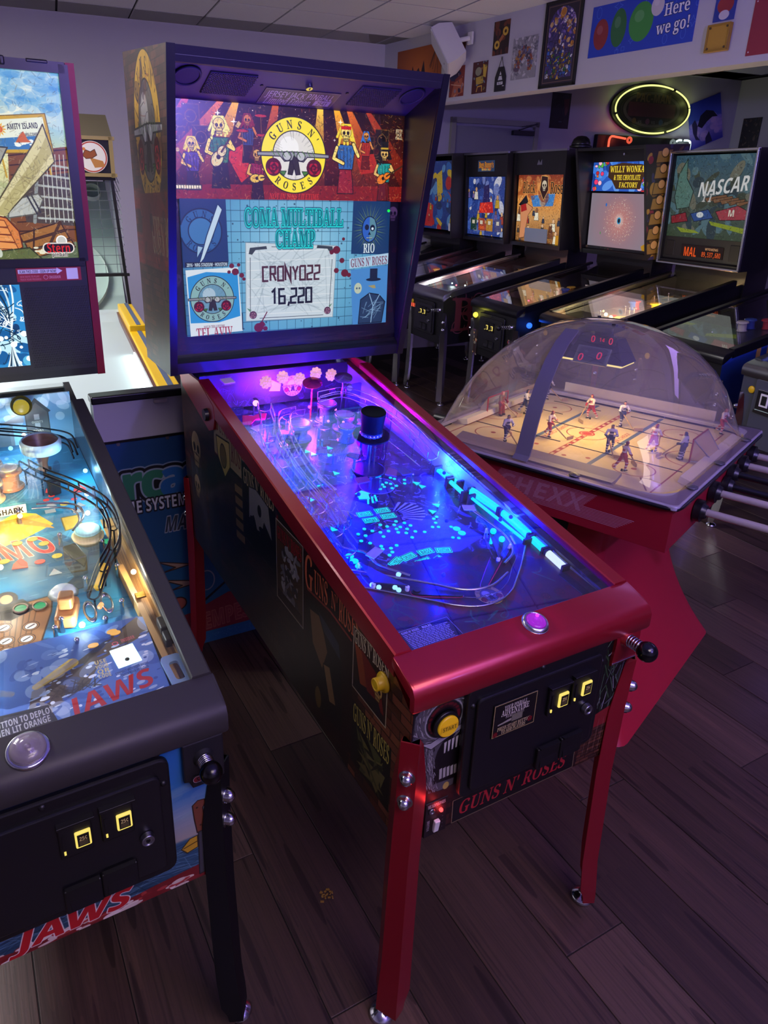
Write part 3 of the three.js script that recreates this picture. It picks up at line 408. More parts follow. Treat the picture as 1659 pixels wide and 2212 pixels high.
    P(x, '#7a1810', [[0, 196], [w, 190], [w, h], [0, h]]); P(x, '#c22a10', [[160, 120], [230, 84], [250, 150], [200, 190]]); P(x, '#a8260f', [[540, 110], [600, 104], [620, 150], [560, 160]]);
    player(x, 221, 36, 13, { hair: '#7a1410', shirt: '#2a3a66', legs: '#20100c', bone: '#c8702c' }); for (const [a, b] of [[258, 26], [262, 72], [206, 64]]) { O(x, '#b5281c', a, b, 17, 4, '#2a0a06', 1.5); Ln(x, '#8a5a2a', 1.6, [a, b], [a + 2, b + 60]); }
    player(x, 70, 98, 14, { hair: '#e0c41c', shirt: '#43307e', legs: '#1a1020', bone: '#e0bc50' }); R(x, '#2a2624', 10, 196, 82, 14); for (let k = 0; k < 12; k++) R(x, '#e8dcc0', 12 + k * 6.6, 199, 5, 8); Ln(x, '#1a1210', 3, [36, 118], [78, 190]); O(x, '#c8a860', 34, 116, 5);
    player(x, 144, 52, 19, { hair: '#e8e070', shirt: '#1c6a40', legs: '#121210', guitar: '#d8c890', tilt: -0.95, bone: '#f0d060' });
    player(x, 245, 118, 14, { hair: '#4a1c14', shirt: '#8a1c3c', legs: '#241020', guitar: '#e0b840', tilt: -0.12, bone: '#d8a048' });
    player(x, 510, 52, 20, { hair: '#e8d030', shirt: '#2a62a8', legs: '#8a1c24', band: '#c81a14', bone: '#f0d870' });
    player(x, 574, 58, 11, { hair: '#2c6ac0', shirt: '#a82a14', legs: '#601408', bone: '#d88a3c' });
    player(x, 636, 102, 16, { hair: '#17120f', shirt: '#17908c', legs: '#5a1418', guitar: '#e07818', tilt: -0.5, hat: 1, bone: '#d8b060' });
    bullet(x, 352, 118, 94, 1, '#f0dc20', '#d8d4cc'); T(x, 'NOT IN THIS LIFETIME', 352, 221, 15, '#c8321c', { font: 'serif', w: 150, style: 'bold italic' }); T(x, 'JERSEY', 682, 40, 8, '#d8c8a0', { w: 22 }); T(x, 'JACK', 682, 50, 8, '#d8c8a0', { w: 18 }); T(x, 'PINBALL', 682, 59, 7, '#d8c8a0', { w: 24 });
    grit(x, w, h, 3200, ['#120402', '#1c0805', '#000', '#ffcf70', '#e86a18', '#7a1408'], 9, 0.34); bullet(x, 352, 118, 94, 1, '#f0dc20', '#d8d4cc');
  });
  const lcd = print(628, 354, 2, (x, w, h) => {           // the score screen
    const bg = x.createRadialGradient(330, 120, 20, 330, 170, 420); bg.addColorStop(0, '#9fd8ee'); bg.addColorStop(0.5, '#5fa6cc'); bg.addColorStop(1, '#2a5c8c'); x.fillStyle = bg; x.fillRect(0, 0, w, h);
    for (let k = 0; k < 24; k++) Ln(x, 'rgba(20,60,90,.7)', 1.4, [k * 27, 0], [k * 27 - 4, h]); for (let k = 0; k < 14; k++) Ln(x, 'rgba(20,60,90,.7)', 1.4, [0, k * 27], [w, k * 27 + 3]);
    for (let k = 0; k < 130; k++) O(x, 'rgba(16,40,66,.6)', rnd(w), rnd(h), rnd(0.5, 3));
    P(x, '#12386e', [[0, 0], [122, 0], [124, 160], [0, 172]]); O(x, '#2c62a0', 52, 80, 56, 56, '#0b2850', 4); O(x, '#3c78b4', 52, 80, 34, 34, '#0b2850', 3); ring(x, 'GUNS', 52, 80, 44, -2.4, -0.8, 16, '#12305c'); ring(x, 'ROSES', 52, 80, 44, 2.4, 0.75, 16, '#12305c', 0.75, true); P(x, '#c4dcec', [[100, 12], [112, 26], [78, 104], [56, 150], [40, 168], [50, 140], [66, 92]], '#12305c', 2.5); P(x, '#9cc0dc', [[56, 120], [36, 150], [40, 116]], '#12305c', 2);
    R(x, '#0c1a30', 4, 158, 118, 13); T(x, '2016 · NRG STADIUM · HOUSTON', 64, 164.5, 9, '#d8e8f0', { w: 112 });
    P(x, '#dfeaf0', [[4, 178], [150, 174], [158, 348], [8, 354]]); P(x, '#2892d8', [[8, 196], [60, 184], [148, 190], [152, 306], [90, 320], [10, 318]]); x.save(); x.translate(74, 256); bullet(x, 0, 0, 60, 1, '#8ab6b4', '#6a9ab4'); x.restore();
    T(x, 'NOT IN THIS LIFETIME', 76, 330, 7, '#7a3a4c', { w: 60, font: 'serif' }); T(x, 'TEL AVIV', 76, 346, 28, '#a83a4c', { w: 104, font: 'serif' });
    P(x, '#123a6a', [[504, 0], [w, 0], [w, 150], [500, 146]]); for (let k = 0; k < 44; k++) { const a = k / 44 * 6.28; P(x, k % 2 ? '#5f7c5c' : '#36587c', [[560 + Math.cos(a) * 20, 76 + Math.sin(a) * 30], [560 + Math.cos(a + 0.05) * 58, 76 + Math.sin(a + 0.05) * 74], [560 + Math.cos(a + 0.14) * 20, 76 + Math.sin(a + 0.14) * 30]]); } O(x, '#2c62c4', 560, 78, 25, 36, '#08203c', 3); P(x, '#5c8ea0', [[560, 43], [576, 50], [584, 74], [578, 100], [560, 113]]); O(x, '#0a1a34', 551, 72, 7, 8); O(x, '#0a1a34', 570, 74, 8, 9); O(x, '#dcecf4', 570, 76, 4, 4); P(x, '#0a1a34', [[560, 84], [555, 93], [565, 93]]); R(x, '#0a1a34', 550, 100, 20, 4); for (let k = 0; k < 5; k++) R(x, '#dcecf4', 551 + k * 4, 100, 2, 3); T(x, 'RIO', 560, 130, 26, '#e4f0f4', { font: 'serif', w: 40 });
    P(x, '#b4d4ea', [[494, 160], [w, 146], [w, 178], [496, 188]]); T(x, "GUNS N' ROSES", 562, 168, 24, '#7a3450', { w: 126, font: 'serif', rot: -0.06 });
    P(x, '#4a8cd0', [[500, 192], [w, 182], [w, h], [510, h]]); R(x, '#13203c', 566, 190, 26, 30); O(x, '#13203c', 579, 222, 26, 5); O(x, '#c0ccb4', 526, 246, 13, 16); O(x, '#4c6074', 522, 246, 3); O(x, '#4c6074', 531, 246, 3); P(x, '#a89a68', [[560, 240], [584, 238], [588, 248], [578, 248]]); P(x, '#233a5e', [[536, 280], [566, 262], [600, 268], [622, 290], [612, 352], [530, 352]], '#0c1a30', 3); Ln(x, '#8cb0d4', 3, [566, 264], [580, 300], [574, 350]); Ln(x, '#8cb0d4', 3, [602, 268], [582, 300]); for (let k = 0; k < 16; k++) Ln(x, 'rgba(150,190,225,.5)', 2, [rnd(536, 616), rnd(280, 340)], [rnd(536, 616), rnd(280, 340)]);
    P(x, '#cfdde4', [[174, 110], [452, 122], [442, 326], [168, 322]], '#8aa4b4', 2); for (let k = 0; k < 60; k++) Ln(x, 'rgba(140,160,172,.3)', rnd(1, 4), [rnd(176, 440), rnd(116, 320)], [rnd(176, 440), rnd(116, 320)]); for (let k = 0; k < 8; k++) Ln(x, 'rgba(255,255,255,.5)', 2, [178, 136 + k * 24], [440, 132 + k * 25]);
    Ln(x, '#3c4650', 1.6, [182, 300], [186, 150]); Ln(x, '#3c4650', 1.6, [438, 160], [430, 304]); Ln(x, '#3c4650', 1.6, [250, 122], [370, 126]); Ln(x, '#3c4650', 1.6, [210, 316], [410, 318]);
    for (const s of [0, 1]) { x.save(); x.translate(s ? 452 : 172, 116); x.scale(s ? -1 : 1, 1); P(x, '#39434c', [[10, 24], [14, 8], [62, 4], [64, 12], [30, 14], [20, 26]]); x.restore(); rose(x, s ? 424 : 190, 306, 11, '#a8788c', '#5c3a50'); P(x, '#5a8a6a', [[s ? 432 : 180, 296], [s ? 440 : 172, 286], [s ? 428 : 186, 292]]); }
    for (const [a, b, r] of [[132, 170, 7], [142, 186, 10], [160, 196, 7], [152, 168, 5], [124, 186, 5], [166, 206, 5], [452, 134, 12], [470, 164, 8], [452, 192, 8], [480, 200, 12], [494, 206, 7], [436, 140, 7], [474, 104, 5], [206, 342, 14], [216, 334, 9], [226, 346, 7]]) O(x, '#6a1a2c', a, b, r, r * 0.9); Ln(x, '#6a1a2c', 3, [206, 342], [232, 300]); Ln(x, '#14283c', 3, [158, 300], [158, 344]);
    const neon = (s, y, ww) => { T(x, s, 322, y, 46, 'rgba(0,60,90,.55)', { font: 'serif', w: ww, stroke: 'rgba(0,60,90,.55)', lw: 12 }); T(x, s, 322, y, 46, 'rgba(0,220,225,.5)', { font: 'serif', w: ww, stroke: 'rgba(0,220,225,.5)', lw: 6.5 }); T(x, s, 322, y, 46, '#04505f', { font: 'serif', w: ww, stroke: '#1cfff6', lw: 3.4 }); T(x, s, 322, y, 46, '#05788c', { font: 'serif', w: ww, style: '' }); };
        neon('COMA MULTIBALL', 44, 300); neon('CHAMP', 100, 122);
    x.save(); x.lineJoin = 'miter'; x.lineCap = 'butt'; const word = (s, x0, y0, cw, chh, c, lw) => { const G = { C: [[1, 0, 0, 0, 0, 1, 1, 1]], R: [[0, 1, 0, 0, 0.9, 0, 0.9, 0.5, 0, 0.5], [0.5, 0.5, 1, 1]], O: [[0, 0, 1, 0, 1, 1, 0, 1, 0, 0]], N: [[0, 1, 0, 0, 1, 1, 1, 0]], Y: [[0, 0, 0.5, 0.5, 1, 0], [0.5, 0.5, 0.5, 1]], 0: [[0, 0, 1, 0, 1, 1, 0, 1, 0, 0]], 2: [[0, 0, 1, 0, 1, 0.5, 0, 0.6, 0, 1, 1, 1]], 1: [[0.1, 0.2, 0.6, 0, 0.6, 1]], 6: [[1, 0, 0, 0, 0, 1, 1, 1, 1, 0.5, 0, 0.5]], ',': [[0.4, 0.9, 0.2, 1.2]] }; let cx = x0; for (const ch of s) { for (const l of G[ch]) { const pts = []; for (let i = 0; i < l.length; i += 2) pts.push([cx + l[i] * cw, y0 + l[i + 1] * chh]); Ln(x, c, lw, ...pts); } cx += ch === ',' ? cw * 0.7 : cw * 1.42; } x.restore(); };
    word('CRONYO22', 222, 176, 16, 38, '#4a2430', 5.6); x.save(); x.lineJoin = 'miter'; x.lineCap = 'butt'; word('16,220', 246, 238, 17, 40, '#10141c', 6);
  });
  const plateTex = print(207, 43, 4, (x, w, h) => { R(x, '#5c5148', 0, 0, w, h); R(x, '#3f362f', 2, 2, w - 4, h - 4); T(x, 'JERSEY JACK PINBALL', w / 2, 13, 15, '#a59a8e', { w: 186, style: '' }); T(x, 'Limited Edition', 78, 31, 17, '#a59a8e', { w: 128, font: 'serif', style: 'italic' }); R(x, '#8d8378', 152, 23, 46, 14); T(x, '2541', 175, 30, 10, '#3a322c'); });
  const plaque = print(102, 74, 5, (x, w, h) => { R(x, '#100e10', 0, 0, w, h); x.strokeStyle = '#a4905c'; x.lineWidth = 1.4; x.strokeRect(1.4, 1.4, w - 2.8, h - 2.8); T(x, 'YOUR PINBALL', w / 2, 12, 9, '#b8b2a4', { font: 'serif', w: 54 }); T(x, 'ADVENTURE', w / 2, 23, 13, '#c4beb0', { font: 'serif', w: 66 }); T(x, 'STARTS HERE', w / 2, 33, 7, '#a8a294', { font: 'serif', w: 44 }); P(x, '#8a8878', [[12, 46], [46, 40], [46, 46], [12, 49]]); P(x, '#6a6858', [[44, 34], [70, 34], [70, 50], [44, 50]], '#2a2a24', 1); T(x, 'PRESS START BUTTON', w / 2, 57, 8, '#b8a878', { font: 'serif', w: 78 }); T(x, 'TO ADD PLAYERS', w / 2, 66, 8, '#b8a878', { font: 'serif', w: 58 }); rose(x, 90, 60, 6, '#8a1c24'); rose(x, 8, 67, 6, '#8a1c24'); });
  const rules = print(130, 62, 6, (x, w, h) => { R(x, '#12101e', 0, 0, w, h); x.strokeStyle = '#8d8ab0'; x.lineWidth = 1; x.strokeRect(2, 2, w - 4, h - 4); T(x, "GUNS N' ROSES", 38, 8, 6, '#b6b4d0', { w: 40 }); T(x, 'RULES', 76, 8, 6, '#c8c6e0', { w: 22 }); for (let k = 0; k < 11; k++) { let a = 18; while (a < 112) { const q = rnd(3, 11); R(x, '#9c9ac0', a, 14 + k * 4, q, 1.7); a += q + 1.6; } } });
  M.gnrSide = printed(side, 0.35); M.gnrFront = printed(frontArt, 0.35); M.gnrBB = printed(bbSide, 0.4);
  o.mats = { left: M.gnrSide, right: M.gnrSide, front: M.gnrFront, rail: M.red, leg: M.red, inner: std(0x8088a8, 0.25) };
  const f = cabinet(o);
  // hinge plates, bolts, buttons
  for (const s of [-1, 1]) { const h = part('hinge_plate', [prismX([[-1.13, 1.115], [-1.005, 1.075], [-0.995, 1.04], [-1.01, 1.005], [-1.05, 0.99], [-1.3, 1.06], [-1.346, 1.113]], s > 0 ? hw : -hw - 0.007, s > 0 ? hw + 0.007 : -hw)], M.red, gnr); part('pivot_bolt', at(new THREE.CylinderGeometry(0.017, 0.019, 0.012, 20), s * (hw + 0.011), 1.035, -1.06, 0, 0, Math.PI / 2), M.blackSatin, h); }
  for (const s of [-1, 1]) part('flipper_button', [at(lathe([[0, 0.02], [0.0105, 0.02], [0.0125, 0.017], [0.0125, 0.006], [0.0185, 0.006], [0.02, 0.003], [0.02, 0], [0, 0]], 28), s * hw, 0.806, -0.083, 0, 0, -s * Math.PI / 2), at(new THREE.TorusGeometry(0.0105, 0.0022, 8, 24), s * (hw + 0.019), 0.806, -0.083, 0, Math.PI / 2)], M.yellow, gnr);
  { const b = part('start_button', [at(lathe([[0, 0.01], [0.026, 0.01], [0.027, 0.006], [0.027, 0], [0, 0]], 28), -0.208, 0.762, 0.012, Math.PI / 2)], M.blackSatin, gnr); const cap = part('button_cap_light', at(lathe([[0, 0.007], [0.019, 0.0065], [0.0215, 0.004], [0.0215, 0], [0, 0]], 28), -0.208, 0.762, 0.021, Math.PI / 2), printed(print(10, 10, 4, (x) => R(x, '#c99d18', 0, 0, 10, 10)), 0.35, { emissive: 0xc89a10, emissiveIntensity: 0.25 }), b); part('button_print', front(box(0.036, 0.012, 0.0006, -0.208, 0.762, 0.0285), -0.226, -0.19, 0.756, 0.768), printed(print(36, 12, 8, (x, w, h) => { R(x, '#c99d18', 0, 0, w, h); T(x, 'START', w / 2, h / 2, 8, '#1a1408', { w: 30 }); }), 0.35, { emissive: 0xc89a10, emissiveIntensity: 0.1 }), cap); }
  { const d = coinDoor(gnr, -0.17, 0.172, 0.574, 0.828, 0.012, { slots: [[0.046, 0.737], [0.106, 0.742]], lock: [0.125, 0.683], returns: [[0.034, 0.606], [0.094, 0.608]] }); part('instruction_plaque', front(rbox(0.102, 0.074, 0.003, -0.065, 0.741, 0.0345, 0.001), -0.116, -0.014, 0.704, 0.778), printed(plaque, 0.35), d); }
  { const p = part('headphone_panel', front(rbox(0.05, 0.084, 0.004, -0.203, 0.529, 0.003, 0.001), -0.228, -0.178, 0.487, 0.571), printed(print(50, 84, 5, (x, w, h) => { R(x, '#1a1012', 0, 0, w, h); T(x, 'HEADPHONES', w / 2, 9, 8, '#b9b2b0', { font: 'serif', w: 40 }); T(x, 'VOLUME', 8, 56, 6, '#8d8688', { rot: -1.57, w: 26 }); for (let k = 0; k < 5; k++) R(x, '#8d8688', 40, 36 + k * 9, 2, 1); }), 0.45), gnr);
    part('jack', [at(new THREE.TorusGeometry(0.005, 0.0018, 8, 18), -0.214, 0.549, 0.006), at(disc(0.004, 0.001), -0.214, 0.549, 0.0055, Math.PI / 2)], M.steel, p); bulbLight(p, V(-0.194, 0.546, 0.0075), [1, 0.05, 0.05], 0.004, 0.0042, 3); part('rocker_switch', [rbox(0.012, 0.03, 0.008, -0.203, 0.511, 0.0075, 0.002, 0.14)], M.white, p); }
  // plunger in its red box at the right
  { const b = part('plunger_box', [prismX([[0, 0.735], [0.016, 0.745], [0.02, 0.80], [0.018, 0.822], [0, 0.832]], 0.203, 0.27)], M.red, gnr); part('box_trim', rbox(0.067, 0.003, 0.003, 0.2365, 0.824, 0.018, 0.001, -0.3), M.chrome, b); part('box_trim', rbox(0.067, 0.003, 0.003, 0.2365, 0.749, 0.017, 0.001), M.chrome, b); plunger(gnr, 0.23, 0.805, 0.018, 0.03, 0.0205, { body: M.red, knob: std(0x08080c, 0.12) }); }
  { const b = part('launch_button', lathe([[0, 0.004], [0.026, 0.004], [0.027, 0], [0, 0]], 32), M.chrome, gnr); b.position.set(0.014, f.yTop(0) + 0.041, -0.022); b.rotation.x = 0.28; part('bezel', lathe([[0.0185, 0.003], [0.0185, 0.009], [0.022, 0.01], [0.0255, 0.006], [0.0262, 0.003]], 32), M.chrome, b); const c = part('button_cap_light', [lathe([[0, 0.014], [0.007, 0.0135], [0.009, 0.011], [0.011, 0.0115], [0.0165, 0.012], [0.0185, 0.008], [0.0185, 0.002], [0, 0.002]], 32)], glow(new THREE.Color(0.42, 0.02, 0.75), 0.8, { roughness: 0.12 }), b); bulbLight(c, V(0.002, 0.019, -0.004), [0.55, 0.03, 1], 0.012, 0.0035, 2.2); }
  // ---------------------------------------------------------------- backbox with translite, screen and speaker panel
  const B = { root: gnr, bw: 0.373, zb: -1.088, zt: -0.923, zr: -1.343, yb: 1.148, yt: 1.92, rise: 0.035, mats: { side: M.gnrBB, edge: std(0x120f10, 0.35), body: std(0x1a1517, 0.4) } };
  backbox(B);
  const zp = -1.1, sheet = (name, x0, x1, y0, y1, mat, d = 0.006, z = zp, par = gnr) => part(name, front(box(x1 - x0, y1 - y0, d, (x0 + x1) / 2, (y0 + y1) / 2, z - d / 2), x0, x1, y0, y1), mat, par);
  const sp = part('speaker_panel', prismX([[-1.11, 1.832], [-1.098, 1.832], [-0.948, 1.891], [-0.948, 1.905], [-1.11, 1.86]], -0.353, 0.353), std(0x2a221f, 0.5), gnr);
  part('header_board', prismX([[-0.947, 1.887], [-0.929, 1.887], [-0.92, 1.919], [-0.96, 1.915], [-0.947, 1.9]], -0.353, 0.353), std(0x211c1c, 0.4), gnr);
  const spk = (g) => at(g, 0, 1.8625, -1.022, 1.197);    // the panel leans out over the glass
  for (const s of [-1, 1]) { const g = part('speaker_grille', spk(rbox(0.118, 0.1, 0.006, s * 0.2, 0.004, 0.001, 0.012)), std(0x15110f, 0.7), sp); const dots = []; for (let i = -9; i <= 9; i++) for (let j = -7; j <= 7; j++) dots.push(spk(box(0.0028, 0.0034, 0.002, s * 0.2 + i * 0.006 + (j % 2) * 0.003, 0.004 + j * 0.0062, 0.0045))); part('grille_mesh', dots, std(0x2a2420, 0.5), g).userData.kind = 'stuff'; part('speaker', spk(merge([at(new THREE.CylinderGeometry(0.031, 0.031, 0.004, 28), s * 0.307, 0.02, 0.001, Math.PI / 2), at(new THREE.TorusGeometry(0.03, 0.003, 8, 28), s * 0.307, 0.02, 0.003)]).scale(1, 1.3, 1)), std(0x110e0d, 0.7), sp); part('screw', spk(at(disc(0.004, 0.003, 12), s * 0.118, 0.01, 0.001, Math.PI / 2)), M.black, sp); }
  { part('name_plate', spk(front(box(0.207, 0.078, 0.003, 0, -0.034, 0.001), -0.1035, 0.1035, -0.073, 0.005)), printed(plateTex, 0.35, { metalness: 0.3 }), sp); const l = part('lock', spk(merge([at(new THREE.CylinderGeometry(0.0085, 0.0095, 0.012, 20), 0, 0.03, 0.004, Math.PI / 2)])), M.chrome, sp); part('keyhole', spk(box(0.002, 0.007, 0.001, 0.001, 0.03, 0.0105)), M.black, l); }
  const tl = sheet('translite_display', -0.345, 0.353, 1.602, 1.832, lit(trans, 1.15));
  sheet('art_bezel', -0.353, 0.353, 1.165, 1.832, printed(print(706, 667, 0.8, (x, w, h) => { R(x, '#0e0708', 0, 0, w, h); for (let k = 0; k < 26; k++) { const l = k % 2, a = l ? rnd(6, 30) : rnd(w - 30, w - 6), b = rnd(h); rose(x, a, b, rnd(9, 15), '#4a0e12', '#1a0506'); } for (let k = 0; k < 16; k++) rose(x, 60 + rnd(580), 610 + rnd(44), rnd(8, 14), '#420c10', '#180506'); for (let k = 0; k < 40; k++) Ln(x, '#3a3016', 1.6, [rnd(w), 600 + rnd(60)], [rnd(w), 600 + rnd(60)]); skull(x, 26, 250, 15, '#5a4a3c'); skull(x, 684, 260, 16, '#7a5a44'); skull(x, 22, 430, 13, '#4a3c34'); }), 0.3), 0.004, zp - 0.008);
  const sc = sheet('score_screen', -0.314, 0.314, 1.249, 1.603, lit(lcd, 0.92), 0.008, zp + 0.002);
  part('screen_led', at(new THREE.SphereGeometry(0.004, 10, 6), 0.308, 1.577, zp + 0.004), glow(0x10ff30, 1.5), sc);
  for (const [c, w, h, y, k] of [[new THREE.Color(0.35, 0.75, 1), 0.62, 0.34, 1.426, 0.55], [new THREE.Color(1, 0.55, 0.15), 0.68, 0.22, 1.717, 0.55]]) { const l = new THREE.RectAreaLight(c, k * EX.screen, w, h); l.position.set(0, y, zp + 0.01); l.rotation.y = Math.PI; gnr.add(l); }
  part('backbox_glass', box(0.704, 0.66, 0.0008, 0, 1.5, zp + 0.012), M.clear, gnr);
  part('lower_bezel', prismX([[-1.1, 1.15], [-1.088, 1.15], [-1.084, 1.18], [-1.096, 1.19], [-1.1, 1.19]], -0.353, 0.353), M.black, gnr);
  // ---------------------------------------------------------------- the playfield
  const pfT = print(511, 1216, 1.4, (x, w, h) => {
    R(x, '#0e1020', 0, 0, w, h); blots(x, w, h, 160, ['#080a14', '#1a2038', '#241c38', '#0c0e1c', '#2c3458'], 14, 60);
    scribble(x, w, h, 1300, ['#7a86b8', '#05060c', '#9aa4d0', '#3c4a80', '#a894c4', '#05060c', '#05060c'], 22, 2.0); grit(x, w, h, 1600, ['#04050a', '#aab4dc'], 10, 0.5);
    for (let k = 0; k < 700; k++) O(x, '#05060c', rnd(w), rnd(h), rnd(0.6, 1.6));
    P(x, '#39406c', [[150, 800], [300, 770], [400, 820], [420, 900], [330, 930], [240, 900], [170, 930]]); for (let k = 0; k < 90; k++) Ln(x, '#161a30', 0.8, [150 + rnd(260), 775 + rnd(150)], [152 + rnd(270), 775 + rnd(150)]);
    O(x, '#0a0b16', 300, 600, 52, 46); O(x, '#272c50', 300, 600, 48, 42, '#8791c4', 2);
    for (let k = 0; k < 17; k++) { const a = -2.5 + k * 0.11; P(x, k % 2 ? '#0a0c16' : '#8e98c4', [[256 + Math.cos(a + 1.5) * 34, 742 + Math.sin(a + 1.5) * 22], [256 + Math.cos(a + 1.5) * 96, 742 + Math.sin(a + 1.5) * 60], [256 + Math.cos(a + 1.59) * 96, 742 + Math.sin(a + 1.59) * 60], [256 + Math.cos(a + 1.59) * 34, 742 + Math.sin(a + 1.59) * 22]]); }
    R(x, '#0a0b14', 168, 928, 150, 60); skull(x, 270, 1070, 26, '#7884b0', '#0a0c16'); for (let k = 0; k < 24; k++) { const a = rnd(6.28); P(x, '#5e6a98', [[250, 1050], [250 + Math.cos(a) * 90, 1050 + Math.sin(a) * 50], [250 + Math.cos(a + 0.06) * 90, 1050 + Math.sin(a + 0.06) * 50]]); }
  });
  const { board, loc } = playfieldBoard(gnr, { ...o, pfY: 0.835 }, printed(pfT, 0.28));
  const cy = new THREE.Color(0.0, 0.62, 0.95), M_in = glow(cy, 1.35), M_bar = glow(new THREE.Color(0.0, 0.62, 1), 1.45), M_barW = glow(new THREE.Color(0.5, 0.62, 1), 1.6);
  const insT = (s) => print(40, 22, 4, (x, w, h) => { R(x, '#10d4ff', 0, 0, w, h); x.strokeStyle = '#04303c'; x.lineWidth = 2; x.strokeRect(2, 2, w - 4, h - 4); T(x, s, w / 2, h / 2, 12, '#04303c', { w: 28 }); });
  const words = ['MULTI', 'SONG', 'Amps', 'CROWD', 'LYRIC', 'DRUMS', 'BASS', 'GUITAR'].map((s) => lit(insT(s), 1.3));
  const ins = (name, g, x, z, m, h = 0.0008, ry = 0) => { const q = part(name, g, m, board); q.position.copy(loc(x, z, h)); q.rotation.y = ry; return q; };
  const dotG = disc(0.0045, 0.0014, 12), circG = disc(0.0095, 0.0014, 20), rectG = front(at(new THREE.BoxGeometry(0.038, 0.02, 0.0014), 0, 0, 0), -0.019, 0.019, -0.01, 0.01).rotateX(-Math.PI / 2);
  [[-0.056, -0.554], [-0.006, -0.554], [-0.055, -0.525], [-0.005, -0.526]].forEach(([a, b], i) => ins('insert_light', rectG, a, b, words[i], 0.0008, -0.1));
  [[-0.087, -0.356, 0.5], [-0.05, -0.363, 0.2], [-0.002, -0.365, 0], [0.041, -0.355, -0.3], [-0.066, -0.323, 1.2], [-0.026, -0.335, 0.1], [0.016, -0.323, -1.2]].forEach(([a, b, r], i) => ins('insert_light', rectG, a, b, words[(i + 4) % 8], 0.0008, r));
  for (const [a, b] of [[-0.037, -0.308], [-0.015, -0.308], [-0.003, -0.29], [-0.025, -0.291], [-0.047, -0.29], [-0.035, -0.272], [-0.013, -0.272], [-0.173, -0.412], [-0.172, -0.392], [-0.171, -0.371], [0.123, -0.418], [0.124, -0.398]]) ins('insert_light', circG, a, b, M_in);
  const dots = [[-0.113, -0.482], [-0.089, -0.496], [-0.075, -0.482], [-0.044, -0.498], [-0.039, -0.468], [-0.016, -0.469], [0.016, -0.485], [-0.003, -0.446], [-0.003, -0.473], [-0.012, -0.486], [0.021, -0.444], [0.041, -0.434], [-0.087, -0.42], [-0.052, -0.41], [-0.075, -0.391], [-0.087, -0.383], [-0.09, -0.409], [0.092, -0.39], [0.104, -0.383], [0.107, -0.48], [0.089, -0.458], [0.071, -0.445], [0.085, -0.44], [0.075, -0.67], [0.107, -0.681], [0.13, -0.667], [0.059, -0.653], [0.043, -0.647], [0.092, -0.647], [0.083, -0.661],
    [-0.1, -0.47], [-0.06, -0.47], [-0.12, -0.455], [-0.062, -0.452], [0.0, -0.498], [0.008, -0.46], [-0.02, -0.455], [0.024, -0.47], [-0.105, -0.44], [0.06, -0.665], [0.12, -0.65], [0.075, -0.64], [0.1, -0.69], [0.115, -0.43], [-0.032, -0.486], [0.095, -0.475], [-0.07, -0.405], [0.0, -0.425]];
  for (const [a, b] of dots) ins('insert_light', dotG, a, b, M_in);
  ins('insert_light', at(plate([[-0.014, -0.02], [0.014, -0.02], [0.014, 0.006], [0.02, 0.006], [0, 0.022], [-0.02, 0.006], [-0.014, 0.006]], 0.0014), 0, 0, 0, -Math.PI / 2), -0.016, -0.634, M_in, 0.001, -0.3);
  for (const [a, b, r] of [[-0.017, -0.605, -0.5], [-0.004, -0.606, -0.42], [0.008, -0.61, -0.34]]) ins('key_light', box(0.005, 0.0014, 0.03), a, b, M_in, 0.001, r);
  for (const [a, b, r] of [[0.11, -0.504, 0.4], [0.138, -0.526, 0.8], [0.15, -0.64, 0.5], [0.155, -0.62, 0.3], [0.03, -0.77, 0.2], [0.07, -0.71, 0], [-0.03, -0.76, 0.2], [-0.05, -0.9, 0], [-0.04, -0.88, 0], [0.0, -0.86, 0.3], [0.02, -0.9, 0.1], [-0.2, -0.62, 0], [-0.15, -0.66, 0.4], [-0.1, -0.72, 0.2], [-0.16, -0.52, 0]]) ins('insert_light', at(plate([[-0.009, -0.007], [0.009, -0.007], [0, 0.012]], 0.0014), 0, 0, 0, -Math.PI / 2), a, b, M_in, 0.001, r);
  // tube lamps along the right wall, thinner strip beside them
  for (const [a, b, r, m] of [[[0.246, -0.53], [0.258, -0.425], 0.0105, M_bar], [[0.259, -0.415], [0.251, -0.305], 0.0105, M_bar], [[0.248, -0.296], [0.243, -0.245], 0.009, M_bar], [[0.243, -0.236], [0.238, -0.174], 0.009, M_barW], [[0.225, -0.5], [0.227, -0.288], 0.004, M_bar], [[0.226, -0.655], [0.226, -0.6], 0.0055, M_bar], [[0.232, -0.66], [0.24, -0.57], 0.005, M_bar], [[0.222, -0.59], [0.218, -0.52], 0.006, M_bar]]) {
    const t = part('tube_light', rod(loc(a[0], a[1], 0.02), loc(b[0], b[1], 0.02), r, r, 14), m, board); part('clip', [box(0.022, 0.03, 0.006).translate(a[0], 0.015, loc(a[0], a[1]).z), box(0.022, 0.03, 0.006).translate(b[0], 0.015, loc(b[0], b[1]).z)], M.black, t);
  }
